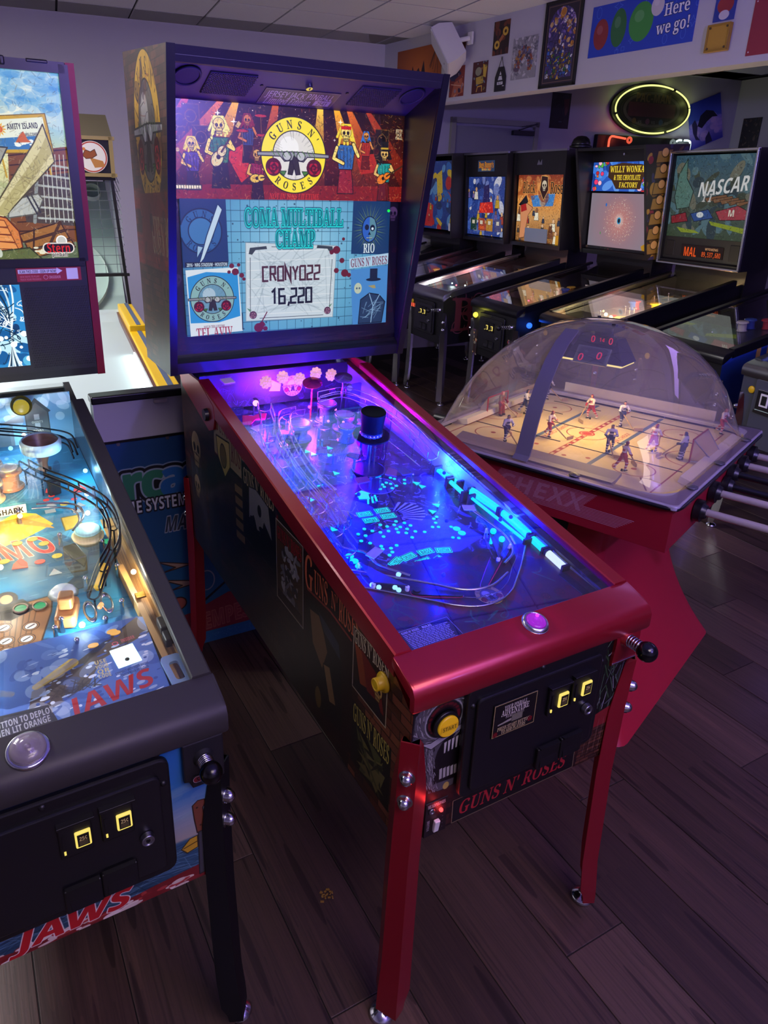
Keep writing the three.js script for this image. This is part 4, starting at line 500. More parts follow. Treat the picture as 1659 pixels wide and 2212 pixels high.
  // flippers, slingshots, posts
  const flip = (x0, z0, x1, z1) => { const a = loc(x0, z0, 0.014), b = loc(x1, z1, 0.014), d = b.clone().sub(a), n = V(-d.z, 0, d.x).normalize(), out = []; for (let k = 0; k <= 24; k++) { const q = k / 24 * Math.PI * 2; const c = Math.cos(q) > 0 ? b : a, r = Math.cos(q) > 0 ? 0.007 : 0.0125; out.push(c.clone().addScaledVector(d.clone().normalize(), Math.cos(q) * r).addScaledVector(n, Math.sin(q) * r)); }
    const m = part('flipper', loft([out.map((p) => p.clone().setY(0.02)), out.map((p) => p.clone().setY(0.006))], 0.6), std(0x0d0d12, 0.3), board); part('rubber_ring', tube(out.slice(0, 24).map((p) => p.clone().setY(0.013)), 0.0036, 60, 6, true), std(0xb0126a, 0.5), m); part('flipper_cap', at(disc(0.008, 0.004, 18), a.x, 0.022, a.z), M.black, m); };
  flip(0.117, -0.264, 0.030, -0.196); flip(-0.115, -0.232, -0.036, -0.19);
  const sling = (pts) => { const q = pts.map(([x, z]) => loc(x, z)); const m = part('slingshot', q.map((p) => rod(p, p.clone().setY(0.026), 0.0045, 0.0045, 12)), M.white, board); part('rubber_ring', tube(q.map((p) => p.clone().setY(0.014)), 0.003, 40, 6, true), std(0x1a1c28, 0.6), m); part('sling_cover', loft([q.map((p) => p.clone().setY(0.029)), q.map((p) => p.clone().setY(0.0265))]), std(0x23284a, 0.3), m); };
  sling([[0.165, -0.36], [0.175, -0.29], [0.115, -0.255]]); sling([[-0.185, -0.35], [-0.19, -0.28], [-0.13, -0.245]]);
  for (const [a, b] of [[0.164, -0.338], [0.162, -0.304]]) { const p = loc(a, b); part('lamp_post_light', [rod(p, p.clone().setY(0.03), 0.004, 0.004), at(new THREE.SphereGeometry(0.0075, 14, 10), p.x, 0.034, p.z)], M_in, board); }
  // guide rails, lanes and chrome wire ramps
  const wire = (name, pts, r = 0.0022, m = M.wire, n = 60) => part(name, tube(pts.map(([x, z, h]) => loc(x, z, h)), r, n, 6), m, board);
  const ramp = (pts, gap = 0.017) => { const up = (d, e) => pts.map(([x, z, h], i) => { const q = pts[Math.min(i + 1, pts.length - 1)], p = pts[Math.max(i - 1, 0)], t = V(q[0] - p[0], 0, q[1] - p[1]).normalize(); return [x - t.z * d, z + t.x * d, h + e]; });
    const g = part('wire_ramp', [tube(up(-gap, 0).map(([x, z, h]) => loc(x, z, h)), 0.002, 90, 6), tube(up(gap, 0).map(([x, z, h]) => loc(x, z, h)), 0.002, 90, 6)], M.wire, board);
    part('upper_wire', [tube(up(-gap * 1.15, 0.02).map(([x, z, h]) => loc(x, z, h)), 0.0018, 90, 6), tube(up(gap * 1.15, 0.02).map(([x, z, h]) => loc(x, z, h)), 0.0018, 90, 6)], M.wire, g);
    const hoops = []; const A = up(-gap, 0), Bq = up(gap, 0), C = up(-gap * 1.15, 0.02), D = up(gap * 1.15, 0.02); for (let i = 0; i < pts.length; i++) { const m = pts[i]; hoops.push(tube([C[i], A[i], [m[0], m[1], m[2] - 0.006], Bq[i], D[i]].map(([x, z, h]) => loc(x, z, h)), 0.0016, 14, 5)); hoops.push(rod(loc(m[0], m[1], m[2] - 0.006), loc(m[0], m[1], 0), 0.002)); } part('hoop', hoops, M.wire, g); };
  ramp([[-0.12, -1.05, 0.075], [-0.15, -0.95, 0.08], [-0.19, -0.85, 0.08], [-0.205, -0.72, 0.075], [-0.205, -0.62, 0.068], [-0.2, -0.52, 0.058], [-0.195, -0.44, 0.045], [-0.19, -0.385, 0.03]]);
  ramp([[-0.02, -1.02, 0.06], [-0.08, -0.98, 0.075], [-0.13, -0.88, 0.08], [-0.155, -0.76, 0.075], [-0.165, -0.64, 0.07], [-0.16, -0.55, 0.06], [-0.165, -0.46, 0.045]], 0.014);
  ramp([[0.08, -1.1, 0.06], [0.15, -1.08, 0.075], [0.2, -1.0, 0.075], [0.222, -0.9, 0.07], [0.226, -0.78, 0.06], [0.222, -0.68, 0.045]], 0.015);
  for (const [a, b, c, d] of [[-0.2, -0.95, -0.214, -0.5], [-0.22, -0.9, -0.23, -0.46], [0.19, -0.95, 0.2, -0.7], [0.205, -0.48, 0.2, -0.34]]) wire('guide_rail', [[a, b, 0.012], [(a + c) / 2 + 0.004, (b + d) / 2, 0.012], [c, d, 0.012]], 0.0026);
  wire('ball_guide', [[-0.225, -0.33, 0.012], [-0.152, -0.278, 0.012], [-0.087, -0.228, 0.012], [-0.05, -0.196, 0.012], [-0.009, -0.172, 0.012], [0.04, -0.168, 0.012], [0.09, -0.19, 0.012], [0.13, -0.225, 0.012], [0.19, -0.275, 0.012], [0.215, -0.33, 0.012]], 0.0042, M.chrome, 80);
  wire('ball_guide', [[-0.225, -0.345, 0.026], [-0.15, -0.29, 0.026], [-0.08, -0.236, 0.026], [-0.02, -0.19, 0.026], [0.04, -0.182, 0.026], [0.1, -0.205, 0.026]], 0.003, M.chrome, 60);
  wire('lane_guide', [[-0.2, -0.46, 0.02], [-0.185, -0.42, 0.02], [-0.15, -0.39, 0.02], [-0.145, -0.34, 0.02], [-0.1, -0.28, 0.02]], 0.0036, M.chrome); wire('lane_guide', [[0.19, -0.45, 0.02], [0.195, -0.33, 0.02], [0.17, -0.27, 0.02], [0.12, -0.24, 0.02]], 0.0036, M.chrome);
  for (const [a, b, w, d, r] of [[-0.115, -0.66, 0.012, 0.09, 0.12], [-0.15, -0.35, 0.04, 0.022, 0.5], [0.16, -0.43, 0.03, 0.022, -0.4]]) part('plastic_plate', at(rbox(w, 0.003, d, 0, 0, 0, 0.001), ...loc(a, b, 0.045).toArray(), 0, r), std(0x9a9aa8, 0.4), board);
  // pop bumpers dressed as drums and cymbals, the top hat toy, the guitar, the fixed plastics
  for (const [a, b, h, r] of [[-0.036, -0.985, 0.05, 0.034], [0.12, -1.0, 0.05, 0.03], [0.09, -0.93, 0.045, 0.024], [0.1, -1.08, 0.055, 0.03]]) { const p = loc(a, b), m = part('pop_bumper', lathe([[0, h], [r * 0.95, h], [r, h - 0.004], [r, h - 0.012], [r * 0.75, h - 0.016], [r * 0.7, 0.008], [r * 1.1, 0.004], [r * 1.1, 0], [0, 0]], 26), std(0x3a3858, 0.25, 0.4), board); m.position.copy(p); part('drum_head', at(disc(r * 0.86, 0.003, 26), 0, h + 0.001, 0), std(0x6a6688, 0.3), m); part('rim', at(new THREE.TorusGeometry(r * 0.95, 0.0028, 8, 26), 0, h, 0, Math.PI / 2), M.chrome, m); }
  for (const [a, b, h, r, c] of [[0.055, -1.1, 0.12, 0.03, 0xb03048], [0.155, -1.09, 0.13, 0.028, 0x9a7ab0]]) { const p = loc(a, b), m = part('cymbal', [rod(p, p.clone().setY(h), 0.0025), at(lathe([[0, 0.008], [0.006, 0.007], [r, 0], [r, -0.002], [0, 0.004]], 26), p.x, h, p.z, 0.2, 0, 0.15)], std(c, 0.2, 0.8), board); }
  { const p = loc(0.085, -0.785), m = part('hat_post', [rod(p.clone().setY(0.004), p.clone().setY(0.075), 0.008, 0.006), rod(p.clone().add(V(0.012, 0.004, 0.008)), p.clone().add(V(0.012, 0.05, 0.008)), 0.004)], M.chrome, board); const h = part('top_hat', lathe([[0, 0.076], [0.026, 0.0765], [0.0325, 0.082], [0.0345, 0.079], [0.031, 0.045], [0.0285, 0.016], [0.03, 0.008], [0.05, 0.011], [0.0525, 0.008], [0.046, 0.002], [0.02, 0], [0, 0]], 40), new THREE.MeshPhysicalMaterial({ color: 0x040406, roughness: 0.7, specularIntensity: 0.35 }), board); h.position.copy(p).setY(0.078); h.rotation.set(0.05, 0, 0.04); part('hat_band', lathe([[0.0287, 0.008], [0.0312, 0.01], [0.031, 0.024], [0.0296, 0.024]], 40), std(0x15131f, 0.5), h); for (const a of [0.75, 1.15, 1.55, 1.95, 2.35, 2.75, 0.35]) { const q = part('concho', lathe([[0, 0.003], [0.004, 0.0025], [0.006, 0.001], [0.0065, 0], [0, 0]], 16), M.chrome, h); q.position.set(Math.cos(a + 0.7) * 0.0305, 0.015, Math.sin(a + 0.7) * 0.0305); q.rotation.set(0, 0, 0); q.lookAt(q.getWorldPosition(V()).add(V(Math.cos(a + 0.7), 0, Math.sin(a + 0.7)))); q.rotateX(Math.PI / 2); } }
  { const p = loc(0.065, -0.75); part('turntable', [at(disc(0.046, 0.004, 40), p.x, 0.002, p.z), at(new THREE.TorusGeometry(0.046, 0.002, 8, 40), p.x, 0.004, p.z, Math.PI / 2)], std(0x0a0b18, 0.35), board); }
  { const p = loc(-0.16, -1.03); part('guitar_ornament', at(plate([[-0.045, -0.012], [-0.02, -0.02], [0.0, -0.008], [0.03, -0.014], [0.045, 0.004], [0.02, 0.01], [0.0, 0.006], [-0.03, 0.016]], 0.008, 0.002), p.x, 0.06, p.z, -1.1, 0.2), std(0xb01830, 0.25), board); }
  for (const [a, b, w, h2, d] of [[-0.2, -1.1, 0.07, 0.07, 0.01], [0.2, -1.1, 0.06, 0.1, 0.01], [-0.07, -1.06, 0.09, 0.045, 0.008], [0.16, -1.03, 0.1, 0.03, 0.006]]) part('ramp_plastic', at(rbox(w, h2, d, 0, h2 / 2, 0, 0.003), ...loc(a, b).toArray(), 0, rnd(-0.3, 0.3)), pane(0xb8b0e0, { roughness: 0.1 }), board);
  for (let k = 0; k < 26; k++) { const p = loc(rnd(-0.22, 0.2), rnd(-1.05, -0.62)); part('post', [rod(p, p.clone().setY(0.028), 0.004, 0.003, 8), at(new THREE.SphereGeometry(0.0042, 8, 6), p.x, 0.03, p.z)], k % 3 ? M.chrome : std(0x3a3c60, 0.3), board); }
  for (let k = 0; k < 14; k++) { const p = loc(rnd(-0.19, 0.17), rnd(-1.02, -0.6), 0.032); part('plastic_plate', at(plate([[-0.02, -0.012], [0.018, -0.016], [0.026, 0.008], [-0.012, 0.018]], 0.003), p.x, p.y, p.z, -Math.PI / 2, rnd(3)), [std(0x3b3f78, 0.25), std(0x7a4c80, 0.25), std(0x20244a, 0.2)][k % 3], board); }
  part('back_board', front(box(0.5, 0.11, 0.008, 0, 1.045, -1.235), -0.25, 0.25, 0.99, 1.1), printed(print(500, 110, 2, (x, w, h) => { R(x, '#0a0a1c', 0, 0, w, h); scribble(x, w, h, 60, ['#20245a', '#3a2c68'], 30, 2); bullet(x, 305, 60, 34, 1, '#9fb4c8', '#c8d8e0'); for (const s of [-1, 1]) P(x, '#c8dce0', [[305 + s * 40, 50], [305 + s * 80, 28], [305 + s * 74, 52], [305 + s * 84, 70], [305 + s * 44, 74]], '#12202c', 2); }), 0.4), gnr);
  { const p = part('cabinet_sticker', front(box(0.034, 0.0006, 0.034), -1, 1, -1, 1), M.white, gnr); p.position.set(-0.196, f.glassOf(-1.13) + 0.002, -1.13); p.rotation.set(0.203, 0.1, 0); }
  // five glowing roses on the back, spotlights, bulbs
  const violet = [0.13, 0.0, 1], blue = [0.0, 0.008, 1];
  for (const [a, b, i] of [[-0.071, 1.085, 0], [-0.016, 1.095, 1], [0.04, 1.084, 2], [0.096, 1.096, 3], [0.15, 1.086, 4]]) {
    const r = part('rose_lamp', new THREE.SphereGeometry(0.008, 12, 8), glow(new THREE.Color(1, 0.45, 0.55), 1.6), gnr); r.position.set(a, b, -1.145);
    const pet = []; for (const [nn, e, s, z] of [[3, 0.004, 0.0055, 0.006], [6, 0.0095, 0.0062, 0.003], [9, 0.015, 0.0058, -0.001]]) for (let k = 0; k < nn; k++) { const q = k / nn * 6.283 + e * 90; pet.push(at(new THREE.SphereGeometry(s, 8, 6), Math.cos(q) * e, Math.sin(q) * e, z)); }
    part('petals', pet, glow(new THREE.Color(1, 0.42, 0.62), 0.95), r); if (i % 2 === 0) { const l = new THREE.PointLight(new THREE.Color(...violet), EX.playViolet * 0.6); l.position.set(0, -0.05, 0.01); l.shadow.radius = 0.5; r.add(l); }
  }
  const spot = (x, y, z, c, k) => { const m = part('spot_lamp', [at(new THREE.CylinderGeometry(0.012, 0.008, 0.024, 16, 1, true), 0, 0, -0.01, 1.3), rod(V(0, 0, -0.01), V(0, -0.08, -0.02), 0.003)], M.chrome, gnr); m.position.set(x, y, z); bulbLight(m, V(0, 0, 0.006), c, k, 0.009, 2.4); };
  spot(-0.125, 1.04, -1.1, [1, 0.35, 0.75], EX.playViolet * 0.16); spot(0.2, 1.045, -1.12, [0.4, 0.3, 1], EX.playViolet * 0.2);
  for (const [a, b, h, c, k] of [[-0.2, -0.78, 0.03, blue, 0.3], [0.03, -0.8, 0.03, blue, 0.25], [0.222, -0.62, 0.03, blue, 0.5], [-0.05, -0.6, 0.03, blue, 0.18], [0.232, -0.36, 0.045, blue, 0.5], [-0.215, -0.45, 0.03, blue, 0.3], [0.09, -0.42, 0.03, blue, 0.16], [-0.02, -0.3, 0.03, blue, 0.14], [0.14, -0.95, 0.05, violet, 0.25], [-0.1, -0.98, 0.05, violet, 0.2], [0.03, -1.06, 0.06, [0.6, 0.08, 0.8], 0.2]]) bulbLight(board, loc(a, b, h), c, EX.playBlue * k, 0.005, 2);
  bulbLight(gnr, V(0.244, 0.95, -0.63), [0.05, 0.3, 1], EX.playBlue * 0.06, 0.006, 4); for (const [a, b, h, k] of [[-0.215, -0.335, 0.045, 0.3], [0.2, -0.36, 0.045, 0.12], [-0.05, -0.235, 0.04, 0.1]]) bulbLight(board, loc(a, b, h), blue, EX.playBlue * k, 0.005, 1.5);
  for (const [a, b] of [[-0.12, -0.295], [-0.181, -0.273], [-0.147, -0.25], [-0.15, -0.26], [-0.19, -0.285]]) bulbLight(board, loc(a, b, 0.018), [0.25, 0.55, 1], 0, 0.0055, 1.8);
  for (const [a, b] of [[-0.132, -0.9], [-0.12, -0.905], [-0.135, -0.885], [-0.12, -0.885], [0.0, -1.0], [0.05, -1.02], [0.06, -0.99], [0.12, -1.06], [0.15, -1.0], [0.1, -0.97]]) bulbLight(board, loc(a, b, 0.04), [1, 0.25, 0.8], 0, 0.004, 1.5);
  // apron with the rules card
  const ap = [[-0.25, -0.345], [-0.225, -0.296], [-0.167, -0.25], [-0.102, -0.197], [-0.069, -0.169], [-0.024, -0.146], [0.025, -0.142], [0.075, -0.16], [0.11, -0.187], [0.164, -0.232], [0.217, -0.282], [0.254, -0.29], [0.254, -0.052], [-0.254, -0.052], [-0.254, -0.345]];
  const apT = print(510, 300, 2, (x, w, h) => { R(x, '#2c1430', 0, 0, w, h); blots(x, w, h, 120, ['#42162c', '#1a1434', '#301838', '#54182a'], 10, 40); scribble(x, w, h, 70, ['#1f4438', '#17352c', '#2c5a48'], 60, 4); for (let k = 0; k < 26; k++) rose(x, rnd(w), rnd(40, h), rnd(6, 12), '#5a1424', '#240a14'); bullet(x, 278, 180, 30, 1, '#b4a05a', '#5c5c70'); });
  const apron = part('apron', uvBy(loft([ap.map(([a, b]) => loc(a, b, 0.016)), ap.map(([a, b]) => loc(a, b, 0.0))], 0.4), (a, y, z) => [(a + 0.255) / 0.51, 1 - (z - loc(0, -0.345).z) / 0.297]), printed(apT, 0.3), board);
  { const c = part('rules_card', front(box(0.13, 0.062, 0.001), -0.065, 0.065, -0.031, 0.031).rotateX(-Math.PI / 2), printed(rules, 0.3), apron); c.position.copy(loc(-0.165, -0.113, 0.0175)); c.rotation.y = 0.02; part('shooter_slot', rbox(0.022, 0.003, 0.075, 0.222, 0.0165, loc(0, -0.13).z, 0.001), M.black, apron); part('apron_edge', tube(ap.slice(1, 11).map(([a, b]) => loc(a, b, 0.018)), 0.002, 60, 6), M.chrome, apron); }
}
// ------------------------------------------------------------------ the shark pinball machine at the left edge
const shark = thing('pinball_machine', 'black pinball machine with blue ocean front and red JAWS lettering, left foreground', 'pinball machine', [-0.848, 0, -0.14], 0.0186);
{
  const hw = 0.28, L = 1.3, root = shark, o = { root, hw, f0: 0.447, f1: 0.797, r0: 0.5, r1: 1.0696, L, railEnd: -1.09 };
  const frontArt = print(560, 350, 1.8, (x, w, h) => {
    const g = x.createLinearGradient(0, 0, 0, h); g.addColorStop(0, '#1b5a9c'); g.addColorStop(0.35, '#2c70ac'); g.addColorStop(0.55, '#7f8f98'); g.addColorStop(0.68, '#9a9488'); g.addColorStop(0.7, '#2c5570'); g.addColorStop(1, '#1d3f54'); x.fillStyle = g; x.fillRect(0, 0, w, h);
    for (let k = 0; k < 50; k++) O(x, `rgba(${rnd(150, 220)},${rnd(160, 210)},${rnd(170, 200)},.10)`, rnd(w), 90 + rnd(130), rnd(20, 70), rnd(4, 12), null, 1, -0.15);
    for (let k = 0; k < 160; k++) Ln(x, ['rgba(140,180,200,.35)', 'rgba(10,34,52,.5)'][k % 2], rnd(0.6, 2), [rnd(w), 245 + rnd(100)], [rnd(w), 250 + rnd(96)]);
    P(x, '#6e1418', [[0, 344], [180, 334], [300, 336], [430, 322], [w, 312], [w, h], [0, h]]); for (let k = 0; k < 60; k++) O(x, ['#a03430', '#c9b8a8', '#7a1a1c', '#d8cabc'][k % 4], rnd(w), 330 + rnd(20), rnd(4, 22), rnd(2, 6), null, 1, -0.1);
    P(x, '#b79020', [[478, 262], [494, 244], [528, 240], [526, 266], [488, 276]], '#3a2c0a', 2); P(x, '#b79020', [[530, 226], [548, 218], [550, 236], [534, 240]], '#3a2c0a', 1.5); Ln(x, '#3a2c0a', 2, [482, 262], [526, 252]); Ln(x, '#3a2c0a', 2, [508, 242], [508, 270]);
    P(x, '#6d3a26', [[502, 168], [512, 160], [524, 162], [526, 172], [520, 180], [522, 206], [528, 222], [520, 234], [508, 236], [504, 200]], '#20100a', 2); O(x, '#2a160e', 510, 176, 2); O(x, '#2a160e', 515, 220, 2); P(x, '#3a3b40', [[510, 236], [522, 234], [528, 290], [522, 340], [508, 342]], '#141416', 2); Ln(x, '#7c7e84', 1.6, [524, 240], [526, 320]);
    T(x, 'JAWS', 296, 316, 42, '#b0141e', { w: 182, skew: -0.3, stroke: '#d8ccc4', lw: 5 }); T(x, 'JAWS', 296, 316, 42, '#b0141e', { w: 182, skew: -0.3, stroke: '#b0141e', lw: 2 });
  });
  M.black2 = std(0x17171a, 0.5);
  const plain = std(0x101418, 0.45), art = printed(frontArt, 0.35);
  o.mats = { left: plain, right: plain, front: art, rail: std(0x3a3836, 0.5, 0.25), leg: std(0x0d1013, 0.45, 0.3), inner: std(0x3c4c5a, 0.22, 0.6) };
  const f = cabinet(o);
  coinDoor(root, -0.2, 0.185, 0.524, 0.77, 0.012, { slots: [[0.037, 0.687], [0.1, 0.69]], lock: [0.137, 0.629], returns: [[0.03, 0.565], [0.088, 0.568]] });
  part('front_button', at(new THREE.SphereGeometry(0.0095, 14, 8, 0, 6.3, 0, 1.5), 0.168, 0.779, 0.013, Math.PI / 2), M.black, root);
  { const p = part('plunger_plate', [plate([[0.208, 0.779], [0.279, 0.779], [0.279, 0.69], [0.262, 0.683], [0.222, 0.683], [0.216, 0.698], [0.208, 0.7]], 0.012, 0.003).translate(0, 0, 0.012)], M.black2, root); part('maker_badge', front(rbox(0.046, 0.018, 0.0012, 0.244, 0.701, 0.0245, 0.0005), 0.221, 0.267, 0.692, 0.71), printed(print(46, 18, 6, (x, w, h) => { R(x, '#141416', 0, 0, w, h); x.beginPath(); x.roundRect(2, 3, 42, 12, 6); x.fillStyle = '#8d1820'; x.fill(); x.strokeStyle = '#c8b8b4'; x.lineWidth = 1; x.stroke(); T(x, 'Stern', 22, 9, 10, '#1c0c0c', { w: 30 }); }), 0.4), p); plunger(root, 0.243, 0.742, 0.022, 0.02, 0.019, { body: M.black2, knob: std(0x060608, 0.2) }); }
  { const b = part('action_button', lathe([[0.032, 0], [0.032, 0.005], [0.029, 0.008], [0.027, 0.006], [0, 0.006]], 32), M.chrome, root); b.position.set(-0.012, f.yTop(0) + 0.037, -0.012); b.rotation.x = 0.3; part('button_cap', lathe([[0.0265, 0.006], [0.0255, 0.013], [0.019, 0.018], [0.016, 0.0165], [0.0145, 0.021], [0.006, 0.0245], [0, 0.0245]], 32), new THREE.MeshPhysicalMaterial({ color: 0xd8ccd0, roughness: 0.08, transmission: 0.75, thickness: 0.01, ior: 1.45 }), b); part('button_core', [disc(0.024, 0.002, 24).translate(0, 0.0075, 0), at(new THREE.SphereGeometry(0.004, 10, 6), 0, 0.012, 0)], M.steel, b); }
  // backbox with the painted glass and the small playfield picture under it
  const B = { root, bw: 0.348, zb: -1.07, zt: -1.06, zr: -1.30, yb: 1.141, yt: 1.9, mats: { side: std(0x7c1626, 0.4, 0.3), body: M.black } }; backbox(B);
  const glassArt = print(640, 440, 1.7, (x, w, h) => {
    const g = x.createLinearGradient(0, 0, 0, h); g.addColorStop(0, '#4b9ccf'); g.addColorStop(0.3, '#9fc8d0'); g.addColorStop(0.5, '#d8d890'); g.addColorStop(0.75, '#7a8a70'); g.addColorStop(1, '#5a6a48'); x.fillStyle = g; x.fillRect(0, 0, w, h);
    for (let k = 0; k < 60; k++) O(x, `rgba(255,250,225,${rnd(0.1, 0.35)})`, 380 + rnd(260), rnd(130), rnd(14, 46), rnd(10, 28)); for (let k = 0; k < 30; k++) O(x, 'rgba(40,130,200,.25)', 480 + rnd(160), rnd(110), rnd(10, 30), rnd(6, 16));
    for (let k = 0; k < 40; k++) O(x, 'rgba(250,240,190,.3)', rnd(520), 110 + rnd(200), rnd(20, 60), rnd(14, 40));
    P(x, '#7a4a22', [[500, 190], [640, 170], [640, 400], [480, 390]]); for (let k = 0; k < 9; k++) { Ln(x, '#3a2410', 3, [500, 196 + k * 22], [640, 176 + k * 24]); } P(x, '#4a4238', [[520, 250], [640, 230], [640, 360], [520, 350]]);
    for (let k = 0; k < 6; k++) Ln(x, '#aeb4b0', 5, [560 - k * 2, 210 + k * 26], [636, 220 + k * 25]); Ln(x, '#8c9490', 8, [566, 196], [540, 350]); for (let k = 0; k < 7; k++) Ln(x, '#c8ccc4', 2, [576 + k * 10, 190], [566 + k * 11, 350]); P(x, '#b8bcb4', [[490, 300], [556, 282], [566, 296], [548, 330], [480, 340]], '#5a5a50', 3); Ln(x, '#33363a', 4, [530, 288], [548, 330]); Ln(x, '#33363a', 4, [540, 286], [556, 326]);
    P(x, '#c9a018', [[460, 112], [594, 98], [604, 186], [470, 192]], '#6a5208', 2); P(x, '#e6ecd8', [[466, 120], [588, 106], [596, 178], [474, 184]]); P(x, '#3a78b0', [[472, 160], [594, 146], [596, 178], [474, 184]]); for (let k = 0; k < 14; k++) O(x, '#eef4ee', 520 + rnd(60), 158 + rnd(16), rnd(4, 8), rnd(2, 5)); for (let k = 0; k < 12; k++) { const a = k * 0.52; P(x, '#e8a818', [[488 + Math.cos(a) * 16, 138 + Math.sin(a) * 16], [488 + Math.cos(a + 0.25) * 9, 138 + Math.sin(a + 0.25) * 9], [488 + Math.cos(a - 0.25) * 9, 138 + Math.sin(a - 0.25) * 9]]); } O(x, '#d86818', 488, 138, 8);
    T(x, 'AMITY ISLAND', 540, 128, 13, '#1c1c20', { w: 70, rot: -0.1 }); T(x, 'WELCOMES YOU', 566, 145, 7, '#2c2c30', { w: 46, rot: -0.1 }); P(x, '#c86428', [[530, 150], [540, 140], [548, 158], [556, 164], [520, 166]]);
    for (const [a, b] of [[486, 205], [588, 196]]) Ln(x, '#c8a028', 4, [a, b], [a + 4, b + 40]);
    P(x, '#9b9c90', [[330, 330], [392, 200], [440, 176], [500, 178], [470, 230], [420, 330]], '#3a3c38', 3); P(x, '#d8cf9a', [[442, 330], [560, 166], [586, 122], [598, 172], [604, 206], [480, 330], [462, 346]], '#4a4426', 3); P(x, '#b8ae72', [[452, 330], [570, 186], [590, 150], [600, 186], [476, 336]]); for (let k = 0; k < 40; k++) Ln(x, 'rgba(90,80,40,.18)', 2, [460 + rnd(120), 200 + rnd(130)], [470 + rnd(120), 190 + rnd(130)]);
    for (const [a, b, c, d, r] of [[500, 380, 600, 350, 0.1], [510, 400, 610, 372, 0.1], [520, 420, 622, 394, 0.1]]) P(x, '#a06a2c', [[a, b], [c, d], [c + 8, d + 18], [a + 6, b + 18]], '#3a2410', 3); Ln(x, '#3a2410', 4, [536, 366], [528, 420]); Ln(x, '#4a3014', 7, [600, 350], [560, 420]); for (let k = 0; k < 24; k++) O(x, '#e8e4c8', 500 + rnd(110), 412 + rnd(16), rnd(3, 8), rnd(2, 4));
    P(x, '#d8803a', [[436, 330], [476, 340], [500, 372], [504, 410], [470, 434], [430, 438], [400, 400], [410, 350]], '#5a2408', 3); for (let k = 0; k < 4; k++) P(x, '#e89850', [[420 + k * 4, 340 + k * 18], [470 + k * 6, 346 + k * 18], [476 + k * 6, 362 + k * 18], [422 + k * 4, 358 + k * 18]], '#7a3410', 2); P(x, '#5f6a38', [[440, 420], [520, 412], [546, 440], [430, 440]], '#2a3014', 3); for (let k = 0; k < 60; k++) O(x, ['#f0ead0', '#c8d0c0', '#90a0a0'][k % 3], 320 + rnd(130), 300 + rnd(130), rnd(3, 9), rnd(3, 12));
    grit(x, w, h, 2600, ['#2c2010', '#fff4d0', '#6a4a20', '#e8e0b0', '#203040'], 12, 0.26); O(x, '#c8c8c0', 598, 396, 12, 12, '#ffffff', 3); x.beginPath(); x.roundRect(552, 402, 74, 24, 11); x.fillStyle = '#101010'; x.fill(); x.strokeStyle = '#e8e0d8'; x.lineWidth = 3; x.stroke(); T(x, 'Stern', 589, 413, 23, '#d02018', { w: 58 }); T(x, 'pinball', 590, 430, 9, '#1a1410', { w: 38, stroke: '#e8e0d8', lw: 2 });
  });
  const zq = -1.075; const sheet = (n, x0, x1, y0, y1, m, d = 0.005, z = zq, par = root) => part(n, front(box(x1 - x0, y1 - y0, d, (x0 + x1) / 2, (y0 + y1) / 2, z - d / 2), x0, x1, y0, y1), m, par);
  sheet('translite_display', -0.318, 0.316, 1.452, 1.884, lit(glassArt, 1.0), 0.005, -1.069);
  part('glass_frame', [box(0.65, 0.024, 0.02, 0, 1.888, -1.068), box(0.022, 0.45, 0.02, 0.322, 1.67, -1.068), box(0.65, 0.02, 0.02, 0, 1.443, -1.068), rbox(0.012, 0.02, 0.01, 0.19, 1.893, -1.06), rbox(0.05, 0.01, 0.01, 0.265, 1.897, -1.062)], M.blackSatin, root);
  const sp = part('speaker_panel', [box(0.652, 0.27, 0.016, 0, 1.298, -1.073)], M.black2, root);
  { const dots = []; for (let i = 0; i < 26; i++) for (let j = 0; j < 34; j++) dots.push(box(0.003, 0.003, 0.002, 0.17 + i * 0.006 + (j % 2) * 0.003, 1.175 + j * 0.0062, -1.0645)); part('grille_mesh', dots, M.black, sp).userData.kind = 'stuff'; }
  sheet('scan_sticker', 0.157, 0.312, 1.397, 1.431, printed(print(155, 34, 5, (x, w, h) => { R(x, '#8f1a26', 0, 0, w, h); R(x, '#d8d0d0', 4, 4, 92, 10); P(x, '#d8d0d0', [[96, 1], [110, 9], [96, 17]]); T(x, 'SCAN THIS CODE - SIGN UP NOW!', 51, 9, 7, '#181414', { w: 88 }); T(x, 'NEW WAYS TO PLAY!', 30, 21, 5, '#c06a70', { w: 46 }); T(x, 'TRACK YOUR PROGRESS', 32, 28, 5, '#c06a70', { w: 50 }); T(x, 'INSIDER', 90, 24, 7, '#c88a90', { w: 28 }); O(x, null, 68, 24, 5, 5, '#c88a90', 1.2); R(x, '#d8d4d4', 119, 3, 28, 28); }), 0.4), 0.0012, -1.0632, sp);
  const mini = print(200, 208, 2, (x, w, h) => { R(x, '#2a88c8', 0, 0, w, h); blots(x, w, h, 70, ['#0e5c9c', '#5ab8e0', '#bfe8f4', '#0a3c6c'], 8, 30); for (let k = 0; k < 7; k++) { x.strokeStyle = ['#e8f4f8', '#10344c', '#c8e0ea'][k % 3]; x.lineWidth = 4; x.beginPath(); x.moveTo(60 + k * 20, 0); x.bezierCurveTo(190, 40 + k * 8, 180 - k * 6, 120, 150 + k * 5, h); x.stroke(); } for (const [a, b] of [[80, 60], [120, 150], [60, 130]]) O(x, '#123650', a, b, 16, 16, '#d8ecf4', 4); P(x, '#e8c828', [[110, 110], [124, 116], [104, 150], [96, 146]]); scribble(x, w, h, 90, ['#f4fbff', '#08304c'], 26, 2.6); for (let k = 0; k < 24; k++) O(x, '#ffffff', 60 + rnd(140), 120 + rnd(80), rnd(2, 8)); });
